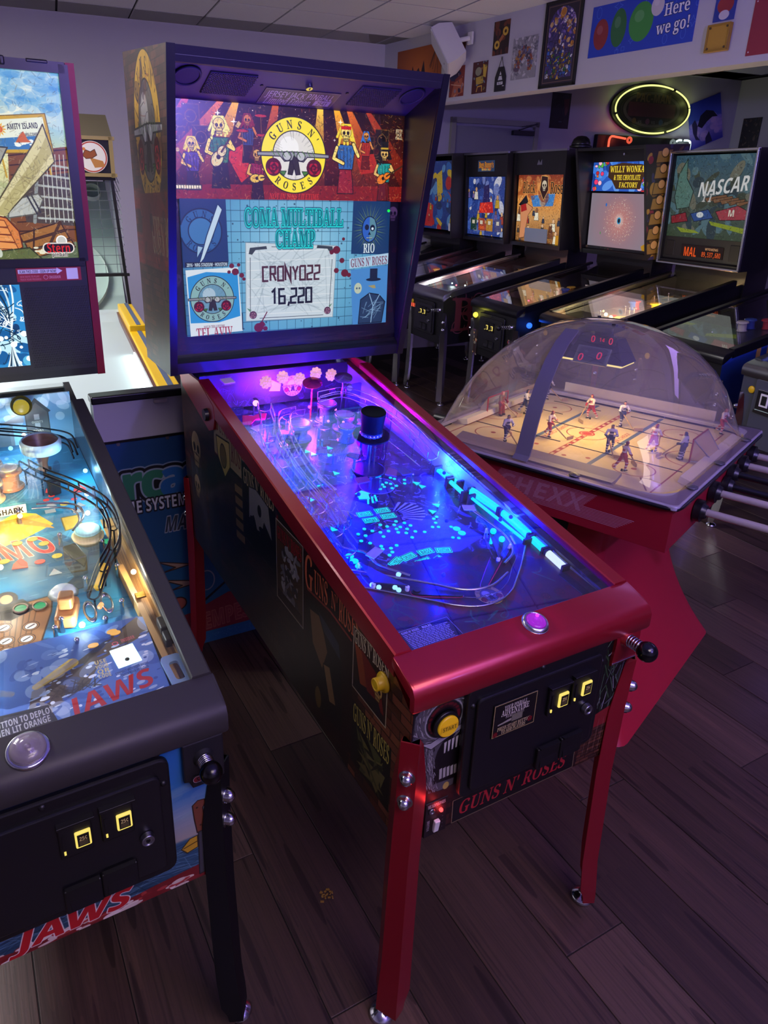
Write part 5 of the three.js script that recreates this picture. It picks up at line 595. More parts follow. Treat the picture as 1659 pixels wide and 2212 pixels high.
  sheet('monitor', -0.05, 0.16, 1.184, 1.391, lit(mini, 1.1), 0.003, -1.062, sp);
  for (const [c, x, y, w, h, k] of [[new THREE.Color(1, 0.95, 0.7), 0, 1.67, 0.62, 0.42, 0.55], [new THREE.Color(0.5, 0.8, 1), 0.05, 1.29, 0.2, 0.2, 0.6]]) { const l = new THREE.RectAreaLight(c, k * EX.screen, w, h); l.position.set(x, y, -1.05); l.rotation.y = Math.PI; root.add(l); }
  // ---------------------------------------------------------------- playfield
  const pfT = print(518, 1170, 1.5, (x, w, h) => {
    const X = (a) => (a + 0.259) * 1000, Z = (z) => h + (z + 0.055) * 1000 * 1.0087;
    const g = x.createLinearGradient(0, 0, 0, h); g.addColorStop(0, '#0c3c5c'); g.addColorStop(0.45, '#2c7898'); g.addColorStop(0.62, '#2a5a70'); g.addColorStop(0.78, '#2f7fae'); g.addColorStop(1, '#1d6aa8'); x.fillStyle = g; x.fillRect(0, 0, w, h);
    R(x, 'rgba(30,90,120,.75)', 0, 0, w, h); blots(x, w, h, 120, ['rgba(20,70,110,.5)', 'rgba(80,160,190,.35)', 'rgba(10,40,70,.5)'], 10, 50);
    for (let k = 0; k < 300; k++) { const a = rnd(w), b = rnd(h); Ln(x, ['rgba(190,230,240,.4)', 'rgba(8,36,60,.5)'][k % 2], rnd(0.6, 2), [a, b], [a + rnd(10, 44), b + rnd(-4, 4)]); }
    P(x, '#d0a028', [[X(-0.1), Z(-0.62)], [X(0.0), Z(-0.76)], [X(0.06), Z(-0.8)], [X(0.1), Z(-0.78)], [X(0.13), Z(-0.72)], [X(0.06), Z(-0.68)]]); P(x, '#b47a28', [[X(0.06), Z(-0.78)], [X(0.12), Z(-0.72)], [X(0.13), Z(-0.7)], [X(0.05), Z(-0.75)]]);
    T(x, 'SMO', X(0.04), Z(-0.645), 76, '#b4201c', { w: 150, font: 'sans-serif', rot: -0.02, stroke: '#d8b8a0', lw: 4, skew: 0.3 }); P(x, '#a88c2a', [[X(0.15), Z(-0.74)], [X(0.19), Z(-0.74)], [X(0.19), Z(-0.69)], [X(0.15), Z(-0.68)]], '#5a4810', 3);
    P(x, '#8a6038', [[X(-0.06), Z(-0.31)], [X(-0.03), Z(-0.44)], [X(0.085), Z(-0.45)], [X(0.075), Z(-0.4)], [X(0.03), Z(-0.28)], [X(-0.02), Z(-0.265)]], '#3a2414', 3); for (let k = 0; k < 9; k++) Ln(x, 'rgba(50,30,14,.6)', 2, [X(-0.04 + k * 0.012), Z(-0.44)], [X(-0.05 + k * 0.008), Z(-0.29)]);
    for (const [a, b] of [[-0.014, -0.384], [0.033, -0.37], [-0.014, -0.344], [0.021, -0.336], [-0.017, -0.314], [0.011, -0.306]]) { O(x, '#a8743c', X(a), Z(b), 15, 13, '#3a2010', 2); O(x, '#e0dcd0', X(a), Z(b), 11.5, 9.5, '#2a2420', 1.5); Ln(x, '#3a3a3a', 3, [X(a) - 6, Z(b) + 3], [X(a) + 6, Z(b) - 3]); }
    x.beginPath(); x.ellipse(X(0), Z(-0.29), 50, 12, -0.1, 0, 7); x.fillStyle = '#8c4a24'; x.fill(); T(x, 'COLLECTION', X(0.0), Z(-0.29), 12, '#e0d0b0', { w: 70, rot: -0.08 });
    O(x, '#2f2620', X(0.0), Z(-0.47), 22, 26); P(x, '#241f1e', [[X(-0.06), Z(-0.43)], [X(-0.03), Z(-0.46)], [X(0.03), Z(-0.46)], [X(0.05), Z(-0.42)], [X(0.0), Z(-0.4)]]); O(x, '#a07854', X(0.0), Z(-0.47), 12, 15); P(x, '#1c1c22', [[X(0.11), Z(-0.47)], [X(0.14), Z(-0.5)], [X(0.17), Z(-0.47)], [X(0.16), Z(-0.45)], [X(0.12), Z(-0.45)]]);
    P(x, '#79a39c', [[X(-0.11), Z(-0.2)], [X(-0.06), Z(-0.245)], [X(-0.02), Z(-0.24)], [X(0.0), Z(-0.215)], [X(0.005), Z(-0.17)], [X(-0.06), Z(-0.16)]], '#2a4a4a', 3); O(x, '#b8d0c8', X(-0.04), Z(-0.225), 16, 9); P(x, '#7a2a26', [[X(-0.1), Z(-0.18)], [X(-0.02), Z(-0.2)], [X(0.0), Z(-0.17)], [X(-0.04), Z(-0.13)], [X(-0.1), Z(-0.13)]], '#300c0c', 3); for (let k = 0; k < 7; k++) P(x, '#e8e4da', [[X(-0.095 + k * 0.014), Z(-0.185 - k * 0.001)], [X(-0.085 + k * 0.014), Z(-0.186 - k * 0.001)], [X(-0.09 + k * 0.014), Z(-0.17)]]);
    R(x, '#8f6c3e', X(0.232), Z(-0.7), 27, 640); for (let k = 0; k < 14; k++) Ln(x, 'rgba(60,36,14,.5)', 1, [X(0.234 + rnd(0.022)), Z(-0.7 + rnd(0.2))], [X(0.234 + rnd(0.022)), Z(-0.3 + rnd(0.2))]);
  });
  const { board, loc } = playfieldBoard(root, { ...o, pfY: 0.795 }, printed(pfT, 0.3));
  const C = { red: glow(new THREE.Color(1, 0.05, 0.03), 0.9), yel: glow(new THREE.Color(1, 0.75, 0.05), 0.85), wht: glow(new THREE.Color(0.9, 0.95, 0.9), 0.55), grn: glow(new THREE.Color(0.03, 0.7, 0.25), 0.6), org: glow(new THREE.Color(1, 0.5, 0.1), 0.9) };
  const put = (name, g, x, z, m, h = 0.001, ry = 0) => { const q = part(name, g, m, board); q.position.copy(loc(x, z, h)); q.rotation.y = ry; return q; };
  const oval = disc(0.011, 0.0014, 20).scale(1, 1, 0.75), small = disc(0.0075, 0.0014, 16).scale(1, 1, 0.7), arrow = at(plate([[-0.016, -0.016], [0.016, -0.016], [0.014, 0.002], [0, 0.024], [-0.014, 0.002]], 0.0014), 0, 0, 0, -Math.PI / 2), house = at(plate([[-0.013, -0.008], [0.013, -0.008], [0, 0.013]], 0.0014), 0, 0, 0, -Math.PI / 2), rect = box(0.024, 0.0014, 0.015);
  for (const [a, b] of [[0.153, -0.883], [0.216, -0.86], [0.04, -0.581]]) put('insert_light', arrow, a, b, C.red, 0.001, -0.15);
  for (const [a, b] of [[0.131, -0.834], [0.146, -0.851], [0.155, -0.831], [0.194, -0.816], [0.217, -0.809]]) put('insert_light', small, a, b, C.red); put('insert_light', oval, 0.079, -0.576, C.red);
  for (const [a, b] of [[0.137, -0.806], [0.201, -0.782], [0.102, -0.525]]) put('insert_light', house, a, b, C.wht); for (const [a, b] of [[0.132, -0.778], [0.193, -0.757]]) put('insert_light', rect, a, b, C.wht);
  for (const [a, b] of [[0.169, -0.801], [0.044, -0.665], [0.077, -0.67], [0.097, -0.644], [0.011, -0.604], [0.116, -0.585]]) put('insert_light', oval, a, b, C.yel); put('insert_light', house, 0.226, -0.601, C.grn, 0.001, 3.1);
  for (const [a, b] of [[0.022, -0.429], [0.057, -0.423]]) { const q = put('insert_light', disc(0.0115, 0.0016, 22), a, b, C.grn); part('insert_ring', at(new THREE.TorusGeometry(0.013, 0.002, 8, 24), 0, 0.001, 0, Math.PI / 2), std(0x6a5a4a, 0.4), q); }
  const flip = (x0, z0, x1, z1, m) => { const a = loc(x0, z0, 0.014), b = loc(x1, z1, 0.014), d = b.clone().sub(a).normalize(), n = V(-d.z, 0, d.x), out = []; for (let k = 0; k <= 24; k++) { const q = k / 24 * Math.PI * 2, c = Math.cos(q) > 0 ? b : a, r = Math.cos(q) > 0 ? 0.0065 : 0.0115; out.push(c.clone().addScaledVector(d, Math.cos(q) * r).addScaledVector(n, Math.sin(q) * r)); } const f2 = part('flipper', loft([out.map((p) => p.clone().setY(0.024)), out.map((p) => p.clone().setY(0.008))], 0.6), m, board); part('rubber_ring', tube(out.slice(0, 24).map((p) => p.clone().setY(0.015)), 0.0034, 60, 6, true), M.yellow, f2); };
  flip(0.082, -0.212, 0.018, -0.178, std(0xe8c81c, 0.35, 0, { emissive: 0x8a7000, emissiveIntensity: 0.5 })); flip(0.192, -0.48, 0.172, -0.425, std(0xc8a018, 0.35)); flip(-0.085, -0.212, -0.022, -0.178, std(0xe8c81c, 0.35));
  const wire = (n, pts, r, m = M.wire, k = 70) => part(n, tube(pts.map(([x, z, h]) => loc(x, z, h)), r, k, 6), m, board), dk = std(0x2a2d33, 0.22, 0.9);
  { const P1 = [[0.06, -1.15, 0.06], [0.16, -1.09, 0.06], [0.225, -1.03, 0.06], [0.232, -0.95, 0.055]]; const g = wire('wire_ramp', P1, 0.003, dk); for (const [dx, dh] of [[0.018, 0], [-0.004, 0.018], [0.02, 0.02]]) part('upper_wire', tube(P1.map(([x, z, h]) => loc(x - dx * 0.7, z + dx, h + dh)), 0.0026, 60, 6), dk, g); }
  { const P2 = [[0.11, -0.93, 0.05], [0.14, -0.86, 0.055], [0.2, -0.76, 0.06], [0.245, -0.66, 0.06], [0.25, -0.57, 0.055], [0.235, -0.5, 0.05], [0.2, -0.44, 0.045], [0.165, -0.37, 0.035]]; const g = wire('wire_ramp', P2, 0.003, dk, 90); for (const [dx, dh] of [[-0.022, 0], [-0.02, 0.02], [0, 0.02]]) part('upper_wire', tube(P2.map(([x, z, h]) => loc(x + dx, z, h + dh)), 0.0026, 90, 6), dk, g); const hp = []; for (const [x, z, h] of P2) hp.push(tube([[x - 0.022, z, h + 0.02], [x - 0.022, z, h], [x - 0.011, z, h - 0.008], [x, z, h], [x, z, h + 0.02]].map(([a, b, c]) => loc(a, b, c)), 0.0018, 12, 5), rod(loc(x - 0.011, z, h - 0.008), loc(x - 0.011, z, 0), 0.0022)); part('hoop', hp, dk, g); }
  { const P3 = [[0.1, -0.74, 0.05], [0.14, -0.73, 0.05], [0.185, -0.7, 0.05], [0.19, -0.66, 0.045], [0.17, -0.63, 0.04]]; const g = wire('wire_loop', P3, 0.0028); part('upper_wire', tube(P3.map(([x, z, h]) => loc(x - 0.012, z + 0.016, h)), 0.0026, 60, 6), M.wire, g); }
  { const p = loc(0.19, -0.62), m = part('spinning_disc', [at(lathe([[0, 0.02], [0.03, 0.02], [0.036, 0.016], [0.034, 0.01], [0.026, 0.008], [0.026, 0], [0, 0]], 32), p.x, 0.0, p.z)], std(0xc8b890, 0.4), board); part('disc_top', at(lathe([[0, 0.03], [0.026, 0.03], [0.03, 0.026], [0.026, 0.022], [0, 0.022]], 28), p.x, 0.004, p.z), std(0x86bfc0, 0.35), m); }
  { const p = loc(0.15, -1.0), m = part('funnel', lathe([[0.045, 0.085], [0.042, 0.086], [0.02, 0.05], [0.012, 0.02], [0.012, 0], [0.02, 0]], 32), std(0x6a4a3a, 0.3), board); m.position.copy(p); part('funnel_rim', lathe([[0.042, 0.07], [0.05, 0.06], [0.052, 0.084], [0.045, 0.09]], 32), std(0xb8d4e4, 0.3), m); }
  for (const [a, b, c] of [[0.06, -0.93, 0xa86a28], [0.01, -0.88, 0xc8a060], [0.02, -0.98, 0x6a3a20]]) { const p = loc(a, b), m = part('pop_bumper', lathe([[0, 0.056], [0.03, 0.054], [0.034, 0.046], [0.024, 0.042], [0.024, 0.008], [0.034, 0.004], [0.034, 0], [0, 0]], 28), std(c, 0.25), board); m.position.copy(p); part('bumper_cap', lathe([[0, 0.06], [0.02, 0.059], [0.026, 0.055], [0, 0.055]], 28), std(0xd8c8a8, 0.3), m); }
  { const p = loc(0.045, -0.78); part('target_sign', front(box(0.07, 0.022, 0.004, 0, 0.02, 0), -0.035, 0.035, 0.009, 0.031), printed(print(70, 22, 4, (x, w, h) => { R(x, '#e4e0cc', 0, 0, w, h); T(x, 'SHARK', w / 2, h / 2, 15, '#1c1a18', { w: 58 }); }), 0.4), board).position.copy(p); }
  { const p = loc(0.1, -0.36), m = part('boat_ornament', [at(rbox(0.04, 0.03, 0.07, 0, 0.02, 0, 0.008), p.x, 0, p.z, 0, -0.3), at(rbox(0.028, 0.03, 0.03, 0, 0.05, 0, 0.006), p.x, 0, p.z, 0, -0.3)], std(0xa06a38, 0.35), board); part('shell', at(lathe([[0, 0.012], [0.02, 0.01], [0.03, 0], [0, 0]], 12), p.x + 0.002, 0.03, p.z - 0.05), std(0xd0dce0, 0.15, 0.3), m); }
  for (const [a, b, w2, d2, h2] of [[0.145, -0.52, 0.03, 0.06, 0.05], [0.155, -0.86, 0.03, 0.02, 0.04], [-0.02, -0.62, 0.04, 0.03, 0.04]]) part('target_block', at(rbox(w2, h2, d2, 0, h2 / 2, 0, 0.004), ...loc(a, b).toArray(), 0, 0.2), std(0x24262c, 0.25, 0.5), board);
  for (const [a, b] of [[0.2, -0.34], [0.16, -0.3], [0.22, -0.46], [0.15, -0.44], [0.13, -0.62], [0.21, -0.56], [0.24, -0.8], [0.06, -0.75], [0.11, -0.42], [0.085, -0.33], [0.1, -0.26], [0.07, -0.31]]) { const p = loc(a, b); part('post', [rod(p, p.clone().setY(0.03), 0.005, 0.0035, 10), at(new THREE.SphereGeometry(0.0055, 10, 8), p.x, 0.032, p.z)], M.chrome, board); }
  for (const [a, b, r] of [[0.175, -0.36, 0.1], [0.14, -0.345, 0.15]]) part('lane_guide', at(new THREE.TorusGeometry(0.014, 0.0035, 8, 24), 0, 0, 0, Math.PI / 2).scale(0.7, 1, 2).translate(...loc(a, b, 0.02).toArray()), M.chrome, board);
  { const w = part('lane_rail', [beam(loc(0.228, -0.47, 0.012), loc(0.238, -0.1, 0.012), 0.012, 0.024), beam(loc(0.262, -0.62, 0.012), loc(0.264, -0.16, 0.012), 0.012, 0.024)], M.woodLight, board); part('lane_switch', [rbox(0.02, 0.02, 0.035, 0, 0, 0, 0.003).translate(...loc(0.256, -0.24, 0.03).toArray()), rbox(0.016, 0.02, 0.03, 0, 0, 0, 0.003).translate(...loc(0.254, -0.205, 0.026).toArray())], M.black, w); part('lane_bracket', rbox(0.02, 0.004, 0.018, 0, 0, 0, 0.001).translate(...loc(0.24, -0.35, 0.026).toArray()), M.brass, w); }
  // apron with the scanner window
  const apP = [[0.216, -0.292], [0.228, -0.286], [0.222, -0.06], [-0.222, -0.06], [-0.228, -0.286], [-0.216, -0.292], [-0.08, -0.182], [-0.03, -0.145], [0.015, -0.145], [0.08, -0.182]];
  const apT = print(456, 235, 2.4, (x, w, h) => { const X = (a) => (a + 0.228) * 1000, Z = (z) => (z + 0.294) * 1000; R(x, '#4a6fb0', 0, 0, w, h); P(x, '#4a3c34', [[X(0.08), Z(-0.205)], [X(0.216), Z(-0.29)], [X(0.23), Z(-0.24)], [X(0.13), Z(-0.2)], [X(0.1), Z(-0.15)], [X(0.04), Z(-0.12)], [X(0.0), Z(-0.13)], [X(0.01), Z(-0.17)]]); blots(x, w, h, 80, ['rgba(120,150,200,.5)', 'rgba(40,70,140,.5)', 'rgba(190,210,230,.5)'], 5, 26); for (let k = 0; k < 120; k++) O(x, ['#d8e4ec', '#9fb8d4', '#2c4c90'][k % 3], 230 + rnd(220), rnd(40, h), rnd(2, 10), rnd(1, 4), null, 1, -0.2);
    for (let k = 0; k < 26; k++) Ln(x, 'rgba(30,22,18,.6)', 2, [X(0.02 + rnd(0.1)), Z(-0.17 + rnd(0.02))], [X(0.02 + rnd(0.1)), Z(-0.14)]); T(x, 'JAWS', X(0.132), Z(-0.118), 42, '#b4242c', { w: 146, rot: -0.16, skew: -0.2 }); T(x, 'INSIDER', X(0.186), Z(-0.236), 9, '#c04a58', { w: 26, rot: -0.1 }); O(x, null, X(0.162), Z(-0.232), 5, 4, '#c04a58', 2); for (const [s, i] of [['USE', 0], ['YOUR', 1], ['QR', 2], ['CODE', 3]]) T(x, s, X(0.128), Z(-0.196 + i * 0.012), 10, '#c8b878', { w: 22 }); T(x, 'CONNECT WITH YOUR PHONE', X(0.175), Z(-0.158), 6, '#28345c', { w: 60, rot: -0.1 }); T(x, 'TRACK YOUR PROGRESS', X(0.178), Z(-0.15), 6, '#28345c', { w: 50, rot: -0.1 });
    P(x, '#31313a', [[X(-0.228), Z(-0.15)], [X(0.03), Z(-0.13)], [X(0.045), Z(-0.06)], [X(-0.228), Z(-0.06)]]); T(x, 'ACTION BUTTON TO DEPLOY', X(-0.03), Z(-0.116), 14, '#b4b4b8', { w: 132, rot: -0.03 }); T(x, 'RING WHEN LIT ORANGE', X(-0.03), Z(-0.099), 14, '#b4b4b8', { w: 118, rot: -0.03 }); R(x, '#b0a828', X(-0.16), Z(-0.088), 205, 28); for (let k = 0; k < 6; k++) { let a = X(-0.15); while (a < X(0.036)) { const q = rnd(4, 13); R(x, '#4a4614', a, Z(-0.085) + k * 4, q, 2); a += q + 2; } } });
  const apron = part('apron', uvBy(loft([apP.map(([a, b]) => loc(a, b, 0.024)), apP.map(([a, b]) => loc(a, b, 0))].reverse(), 0.4), (x, y, z) => [(x + 0.228) / 0.456, 1 - (z - loc(0, -0.294).z) / 0.237]), printed(apT, 0.35), board);
  { const s = part('scanner_window_light', [at(rbox(0.043, 0.003, 0.05, 0, 0, 0, 0.001), ...loc(0.172, -0.192, 0.025).toArray(), 0, 0.1)], glow(new THREE.Color(0.7, 0.92, 1), 1.6), apron); part('scanner_lens', at(disc(0.004, 0.001, 16), ...loc(0.172, -0.18, 0.027).toArray()), M.black, s); }
  for (const [a, b] of [[0.111, -0.253], [0.15, -0.277], [0.155, -0.271]]) part('apron_light', at(disc(0.008, 0.002, 18).scale(1.2, 1, 0.7), ...loc(a + 0.014, b + 0.012, 0.0255).toArray()), C.org, apron);
  { const s = new THREE.Shape(roundRect(-0.018, -0.038, 0.018, 0.038, 0.01).getPoints(6)); s.holes.push(new THREE.Path(roundRect(-0.008, -0.028, 0.009, 0.02, 0.008).getPoints(6))); part('shooter_cover', at(new THREE.ExtrudeGeometry(s, { depth: 0.006, bevelEnabled: false }), ...loc(0.243, -0.118, 0.026).toArray(), -Math.PI / 2, 0.05), std(0x7c9cc0, 0.4), board); }
  // back of the playfield: painted town and a round lamp
  part('back_board', front(box(0.52, 0.15, 0.008, 0, 1.0, -1.17), -0.26, 0.26, 0.925, 1.075), printed(print(520, 150, 2, (x, w, h) => { R(x, '#5f8fac', 0, 0, w, h); blots(x, w, 70, 30, ['rgba(210,225,230,.5)'], 10, 30); P(x, '#4f5a60', [[250, 90], [360, 80], [360, 150], [250, 150]]); R(x, '#39464e', 290, 100, 60, 50); P(x, '#4a4844', [[396, 50], [426, 14], [456, 46], [456, 150], [396, 150]], '#1a1a1a', 3); P(x, '#23262a', [[388, 54], [426, 8], [464, 50], [456, 54], [426, 22], [396, 58]]); for (let k = 0; k < 3; k++) { R(x, '#9a9a92', 418, 56 + k * 26, 14, 16); T(x, ["QUINT'S", 'BOAT', 'YARD'][k], 425, 78 + k * 26, 6, '#b0a890', { w: 30 }); } P(x, '#7a8288', [[330, 74], [390, 46], [390, 76]]); R(x, '#c09a3a', 200, 46, 60, 40); R(x, '#dfe4dc', 206, 52, 48, 28); R(x, '#3f7fb0', 206, 68, 48, 12); }), 0.45), root);
  { const m = part('dome_lamp', [at(new THREE.CylinderGeometry(0.028, 0.02, 0.03, 24, 1, true), 0.128, 1.052, -1.15, 1.2)], M.black, root); part('lamp_lens', at(new THREE.SphereGeometry(0.021, 18, 12), 0.128, 1.05, -1.147), glow(new THREE.Color(0.9, 0.7, 0.06), 0.55), m); }
  for (const [a, b, h, c, k, g] of [[0.117, -0.3, 0.03, [0.75, 0.92, 1], 1.3, 6], [0.08, -1.05, 0.05, [0.25, 0.65, 1], 1.0, 2], [0.24, -0.9, 0.03, [0.35, 0.75, 1], 0.9, 2.5], [0.22, -0.78, 0.03, [0.5, 0.8, 1], 0.6, 2], [0.02, -0.82, 0.05, [1, 0.8, 0.35], 1.2, 2.5], [0.06, -0.7, 0.05, [1, 0.85, 0.5], 1.0, 2], [0.0, -0.5, 0.06, [1, 0.9, 0.7], 1.0, 2], [0.2, -0.66, 0.05, [0.9, 1, 0.95], 0.8, 2], [0.24, -0.4, 0.05, [1, 0.85, 0.6], 0.8, 2], [-0.12, -0.35, 0.06, [1, 0.92, 0.8], 1.2, 2], [-0.1, -0.2, 0.06, [0.8, 0.95, 1], 0.8, 2], [0.12, -1.1, 0.06, [0.8, 0.9, 1], 0.8, 2]]) bulbLight(board, loc(a, b, h), c, EX.jawsPlay * k, 0.006, g);
  for (const [a, b] of [[0.162, -0.345], [0.158, -0.34]]) bulbLight(board, loc(a, b, 0.03), [1, 0.25, 0.08], 0, 0.005, 2.5);
}
// ------------------------------------------------------------------ the row of machines in the next room
function rowMachine({ pos, turn = -1.66, label, bw = 0.355, yt = 1.9, yb = 1.15, zb = -1.05, zt, art, head, playArt, sideArt, body = M.black, rail = M.blackSatin, legs = M.chrome, edge, lamps = [], doorOn = true, frontMat, bbRight, extra }) {
  const root = thing('pinball_machine', label, 'pinball machine', [pos[0], 0, pos[1]], turn);
  const hw = 0.28, L = 1.3, o = { root, hw, f0: 0.49, f1: 0.85, r0: 0.58, r1: 1.15, L, railEnd: -1.05 };
  o.mats = { left: body, right: sideArt ?? body, front: frontMat ?? body, rail, leg: legs, inner: std(0x1a1a1e, 0.35) };
  const f = cabinet(o); zt = zt ?? zb;
  const slots = [[-0.03, 0.72], [0.03, 0.72]];
  if (doorOn) coinDoor(root, -0.16, 0.16, 0.55, 0.81, 0.012, { slots, lock: [0.1, 0.66], returns: [[-0.03, 0.6], [0.035, 0.6]] });
  part('start_button', at(lathe([[0, 0.01], [0.014, 0.009], [0.018, 0.004], [0.018, 0], [0, 0]], 20), -0.22, 0.77, 0.012, Math.PI / 2), M.yellow, root);
  plunger(root, 0.22, 0.76, 0.012, 0.08, 0.018, { body: M.chrome, knob: M.black });
  backbox({ root, bw, zb, zt, zr: -1.32, yb, yt, mats: { side: body, sideRight: bbRight, body, edge } });
  part('backbox_neck', box(0.58, 0.26, 0.2, 0, 1.1, -1.215), body, root);
  const Z = zb - 0.03, sheet = (n, x0, x1, y0, y1, m, z = Z, par = root) => part(n, front(box(x1 - x0, y1 - y0, 0.006, (x0 + x1) / 2, (y0 + y1) / 2, z - 0.003), x0, x1, y0, y1), m, par);
  const { board, loc } = playfieldBoard(root, { ...o, pfY: 0.84 }, playArt ?? std(0x30343c, 0.3));
  for (const [a, b, h, c, k, r] of lamps) bulbLight(board, loc(a, b, h), c, k, r ?? 0.007, 3);
  for (let k = 0; k < 7; k++) { const p = loc(rnd(-0.2, 0.2), rnd(-1.0, -0.3)); part('post', [rod(p, p.clone().setY(0.04), 0.006, 0.004, 8), at(new THREE.SphereGeometry(0.008, 8, 6), p.x, 0.044, p.z)], M.chrome, board); }
  for (const [x, s] of [[-0.085, 1], [0.085, -1]]) { const p = loc(x, -0.22), q = loc(x + s * 0.07, -0.19); part('flipper', rod(p.clone().setY(0.016), q.clone().setY(0.016), 0.011, 0.006, 12), M.white, board); }
  const ap = [[-0.25, -0.3], [-0.06, -0.17], [0.06, -0.17], [0.25, -0.3], [0.25, -0.055], [-0.25, -0.055]]; part('apron', loft([ap.map(([a, b]) => loc(a, b, 0.03)), ap.map(([a, b]) => loc(a, b, 0))], 0.4), M.blackSatin, board);
  for (let k = 0; k < 4; k++) { const p = loc(rnd(-0.15, 0.15), rnd(-0.95, -0.55)), m = part('pop_bumper', lathe([[0, 0.06], [0.03, 0.058], [0.036, 0.05], [0.024, 0.045], [0.024, 0.008], [0.034, 0], [0, 0]], 20), std([0xb8302c, 0xd8d0c0, 0x3858a0, 0xc8a030][k], 0.3), board); m.position.copy(p); }
  if (extra) extra(root, sheet, board, loc, f);
  for (const c of root.children) {                        // the head leans forward with the raised back of the machine
    const y = c.position.y + (c.isMesh ? (c.geometry.computeBoundingBox(), (c.geometry.boundingBox.min.y + c.geometry.boundingBox.max.y) / 2) : 0);
    if (y > 1.13) { c.position.applyAxisAngle(V(1, 0, 0), 0.055); if (c.isMesh) c.rotation.x = 0.055; }
  }
  return { root, sheet, board, loc };
}
const screenLight = (root, c, k, w, h, y, z) => { const l = new THREE.RectAreaLight(c, k * EX.screen, w, h); l.position.set(0, y, z); l.rotation.y = Math.PI; root.add(l); };
const crowd = (x, w, h, n, cols, y0) => { for (let k = 0; k < n; k++) { const a = rnd(w), b = y0 + rnd(h - y0), s = rnd(8, 18); P(x, cols[k % cols.length], [[a - s, b + s * 3], [a - s * 0.7, b + s], [a + s * 0.7, b + s], [a + s, b + s * 3]], '#120a08', 1.5); O(x, ['#c8986c', '#e0b488', '#8a5a3c'][k % 3], a, b + s * 0.5, s * 0.5, s * 0.6, '#120a08', 1.2); } };
const scroll = print(1366, 680, 0.7, (x, w, h) => { R(x, '#0b0b10', 0, 0, w, h); const S = (a, b, r, n, c) => { x.strokeStyle = c; x.lineWidth = 9; x.beginPath(); for (let k = 0; k < 60; k++) { const q = k / 60 * n, e = r * (1 - k / 66); const px = a + Math.cos(q) * e, py = b + Math.sin(q) * e; k ? x.lineTo(px, py) : x.moveTo(px, py); } x.stroke(); }; for (const [a, b, r, n] of [[180, 300, 90, 9], [250, 440, 80, -9], [150, 520, 70, 9], [330, 330, 70, -8], [300, 560, 60, 8]]) S(a, b, r, n, '#5a3038'); T(x, 'B', 200, 420, 260, '#58242c', { font: 'serif' }); });
// 1: far left, mostly hidden
rowMachine({ pos: [2.43, -5.42], label: 'pinball machine at the far end of the row, half hidden behind the tall red machine', bw: 0.335, doorOn: false, lamps: [],
  extra: (root, sheet) => { sheet('translite_display', -0.31, 0.31, 1.22, 1.84, lit(print(310, 310, 2, (x, w, h) => { R(x, '#1c3c8c', 0, 0, w, h); blots(x, w, h, 40, ['#2c62b4', '#b8281c', '#d8b020', '#183064', '#5a8cc8'], 12, 50); P(x, '#c8281c', [[40, 180], [120, 200], [110, 300], [30, 300]]); P(x, '#d8b428', [[150, 60], [200, 40], [210, 140], [160, 160]]); crowd(x, w, h, 8, ['#d8b428', '#b8281c', '#3c78c8'], 120); grit(x, w, h, 900, ['#08102c', '#a8b8e0'], 8, 0.4); }), 0.35)); part('price_sticker', box(0.06, 0.07, 0.002, 0.27, 1.25, -1.075), M.white, root); } });
